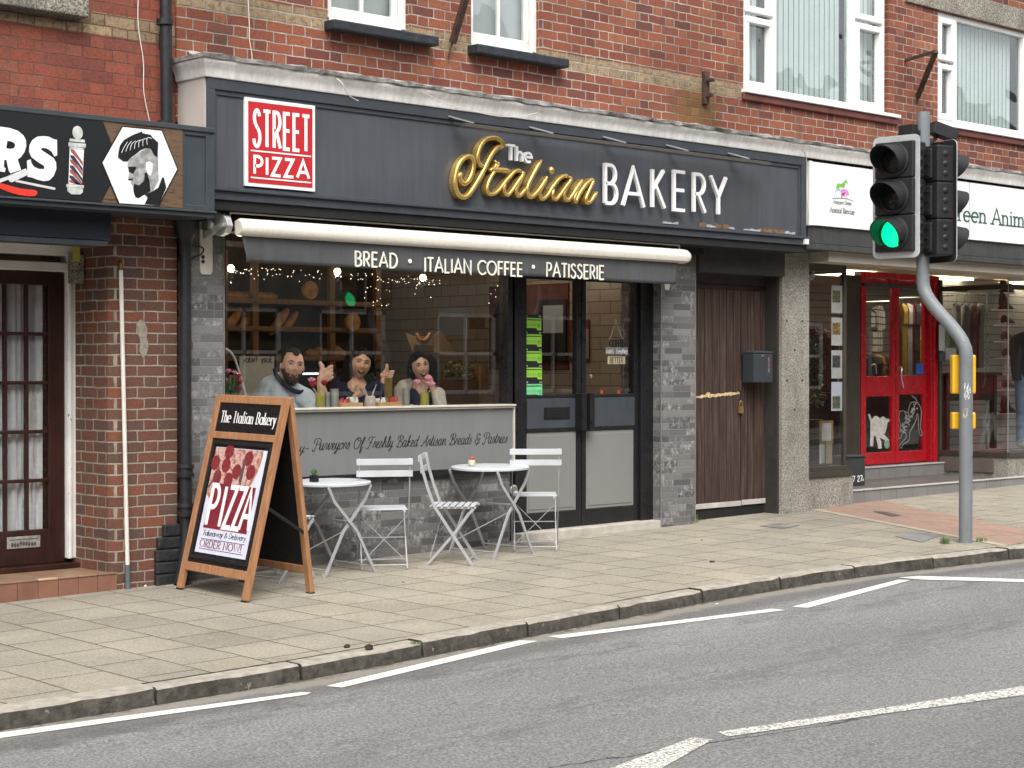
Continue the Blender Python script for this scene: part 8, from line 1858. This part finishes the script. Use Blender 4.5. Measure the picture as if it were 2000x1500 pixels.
ps(L(594, 777, -.02), .088, L(622, 799, -.08), .074, mb); ps(L(622, 799, -.08), .075, L(631, 806, -.09), .066, mb)
ps(L(512, 775, .12), .095, L(500, 822, .06), .075, mb); ps(L(500,822,.06), .06, L(530, 832, -.03), .05, mb)
shirt = fuse(mb, 'shirt', M_shirt, t, .008, 4)
mb = MB(); mb.tube(cr3([L(536,722,.04), L(540,731,-.02), L(549,742,-.06), L(562,754,-.09), L(577,763,-.105), L(591,766,-.08), L(596,762,-.04)]), .019, 12); mb.build('dark_collar', M_navy, t, smooth=True)
# --- the woman with the phone
t, L = person('smiling woman with long dark hair in a navy V neck holding a phone, thumb raised', 704, .66)
H2 = hm(L(705, 711, -.01), 14, 9, -3, 1.06)
mb = MB(); head_(mb, H2)
ps(L(697, 746, .02), .054, L(702, 728, .015), .050, mb)
ps(L(697, 768, .03), .115, L(697, 752, .035), .080, mb); ps(L(664, 756, .06), .05, L(734, 756, .05), .05, mb); ps(L(697, 800, .05), .13, L(697, 765, .03), .115, mb); ps(L(697, 860, .1), .13, L(697, 800, .05), .12, mb); seated_legs(mb, L(697, 870, .1))
el, wr = L(754, 808, -.02), L(751, 742, -.08); ps(L(740, 765, .02), .05, el, .042, mb); ps(el, .04, wr, .026, mb)
fist(mb, L(749.5, 733, -.08), Vector((1,-.12,.05)), Vector((.05,1,.0)), Vector((.0,-.05,1)), .95)
el2, wr2 = L(668, 812, -.08), L(697, 776, -.20); ps(L(662, 765, .04), .048, el2, .042, mb); ps(el2, .04, wr2, .025, mb); openhand(mb, wr2+Vector((.0,0,.01)), Vector((.80,-.10,.50)), Vector((.1,1,.1)), Vector((-.55,-.1,.75)), .55, .86)
body = fuse(mb, 'body', M_skin2, t, .0042, 3); facebits(body, H2, False, 1, .033, .011)
def hair_w(P, th, ph):
    f = math.cos(th)
    if f > .30 and P.z < .076-.9*abs(P.x)*.62: return 0
    if f > -.1 and f <= .30 and P.z < -.02 and abs(P.x) < .05: return 0
    return .012+.003*math.sin(P.x*190+P.z*40)
shell(body, H2, 'hair', M_hair2, False, hair_w)
mb = MB(); rr = random.Random(77)
def locks(L, spec):
    for x0, y0, x1, y1, d0_, d1_, r in spec:
        for k in range(5):
            o = (k-2)*r*.42; a, b = L(x0, y0, d0_)+Vector((o, rr.uniform(-.008,.008), 0)), L(x1, y1+rr.uniform(-4,5), d1_)+Vector((o*1.3, rr.uniform(-.012,.012), 0)); m_ = a.lerp(b, .5)+Vector((rr.uniform(-.008,.008), rr.uniform(-.008,.008), 0))
            ps(a, r*.55, m_, r*.5, mb, 8); ps(m_, r*.5, b, r*.22, mb, 8)
locks(L, [(685,698,675,752,.03,.0,.040),(690,694,682,757,.06,.02,.048),(700,696,700,752,.08,.08,.05),(722,700,726,751,.03,.01,.030),(716,698,720,752,.06,.05,.042)])
fuse(mb, 'long_hair', M_hair2, t, .006, 2)
mb = MB()
ps(L(697, 815, .05), .150, L(697, 792, .04), .145, mb); ps(L(660, 757, .06), .070, L(687, 750, .06), .055, mb); ps(L(736, 758, .05), .070, L(712, 751, .065), .055, mb); ps(L(668, 762, .03), .085, L(690, 782, -.02), .095, mb); ps(L(729, 762, .03), .085, L(706, 782, -.02), .095, mb); ps(L(697, 860, .1), .15, L(697, 815, .05), .15, mb); ps(L(697, 795, -.02), .12, L(697, 812, -.01), .13, mb); ps(L(672, 765, .11), .09, L(724, 765, .11), .09, mb)
ps(L(658, 762, .05), .070, L(660, 812, -.05), .058, mb); ps(L(660, 812, -.06), .058, L(684, 792, -.15), .040, mb)
ps(L(740, 763, .03), .068, L(754, 808, -.01), .054, mb); ps(L(754, 808, -.02), .054, L(751, 752, -.07), .036, mb)
fuse(mb, 'navy_top', M_navy, t, .007, 3)
mb = MB(); mb.box(-.031,-.004,-.062,.031,.004,.062); mb.xf(Matrix.Translation(L(728, 738, -.20)) @ Matrix.Rotation(R_(68), 4, 'Y') @ Matrix.Rotation(R_(50), 4, 'X')); 
Mx = Matrix.Rotation(ANG, 4, 'Z'); q0 = px(704, 718, .66)
mb.xf(Matrix.Translation((q0.x, q0.y, 0)) @ Mx); ph_ = mb.build('phone', mat('dark_green_phone', (.02,.045,.035), .25), bevel=.005); tag(ph_, 'dark mobile phone held by the woman in the navy top', 'phone')
# --- the laughing woman
t, L = person('laughing woman in a cream cardigan resting her hand against her neck', 822, .64)
H3 = hm(L(820, 716, -.02), 18, -10, -2, 1.04)
mb = MB(); head_(mb, H3)
ps(L(822, 750, .03), .052, L(823, 732, .02), .048, mb); ps(L(822, 768, .04), .11, L(822, 754, .04), .075, mb); ps(L(788, 760, .05), .045, L(856, 768, .05), .045, mb); ps(L(822, 810, .05), .12, L(822, 768, .04), .11, mb); ps(L(822, 860, .1), .12, L(822, 810, .05), .12, mb); seated_legs(mb, L(822, 870, .1))
el3, wr3 = L(858, 802, -.06), L(845, 752, -.09); ps(L(852, 772, .02), .046, el3, .040, mb); ps(el3, .038, wr3, .024, mb); openhand(mb, wr3, Vector((-.38,.22,.90)), Vector((.55,-.80,.1)), Vector((-.8,-.5,-.3)), .45, .74)
el4, wr4 = L(785, 815, -.03), L(805, 795, -.14); ps(L(785, 765, .04), .045, el4, .04, mb); ps(el4, .038, wr4, .026, mb); openhand(mb, wr4, Vector((1,-.1,-.1)), Vector((0,-.4,1)), Vector((0,-1,-.3)), .6, .85)
body = fuse(mb, 'body', M_skin3, t, .0042, 3); facebits(body, H3, False, 1, .033, .020)
shell(body, H3, 'hair', M_hair2, False, hair_w)
mb = MB(); locks(L, [(838,702,840,750,.05,.04,.042),(830,698,831,746,.08,.07,.05),(843,706,848,754,.04,.03,.034),(820,698,818,738,.09,.08,.045),(806,702,803,738,.06,.05,.028)])
fuse(mb, 'long_hair', M_hair2, t, .006, 2)
mb = MB(); ps(L(822, 815, .05), .135, L(822, 790, .03), .125, mb); ps(L(812, 772, .0), .075, L(820, 792, .0), .11, mb); ps(L(832, 772, .0), .075, L(824, 792, .0), .11, mb); ps(L(800, 762, .05), .06, L(808, 768, .03), .07, mb); ps(L(842, 765, .05), .06, L(836, 770, .03), .07, mb); fuse(mb, 'navy_top', M_navy, t, .007, 3)
mb = MB(); ps(L(790, 758, .06), .078, L(800, 752, .07), .06, mb); ps(L(792, 765, .045), .088, L(798, 800, .03), .095, mb); ps(L(798, 800, .03), .09, L(798, 850, .06), .10, mb); ps(L(853, 772, .055), .075, L(850, 810, .04), .088, mb); ps(L(850, 810, .04), .09, L(846, 850, .07), .10, mb); ps(L(800, 768, .12), .09, L(846, 772, .12), .09, mb); ps(L(822, 790, .14), .13, L(822, 850, .15), .13, mb)
ps(L(784, 764, .05), .070, L(782, 812, -.02), .060, mb); ps(L(782, 813, -.03), .058, L(798, 800, -.10), .042, mb); ps(L(856, 778, .01), .066, L(861, 802, -.05), .062, mb); ps(L(861, 802, -.05), .058, L(851, 768, -.08), .036, mb)
fuse(mb, 'cream_cardigan', M_cardi, t, .007, 3)
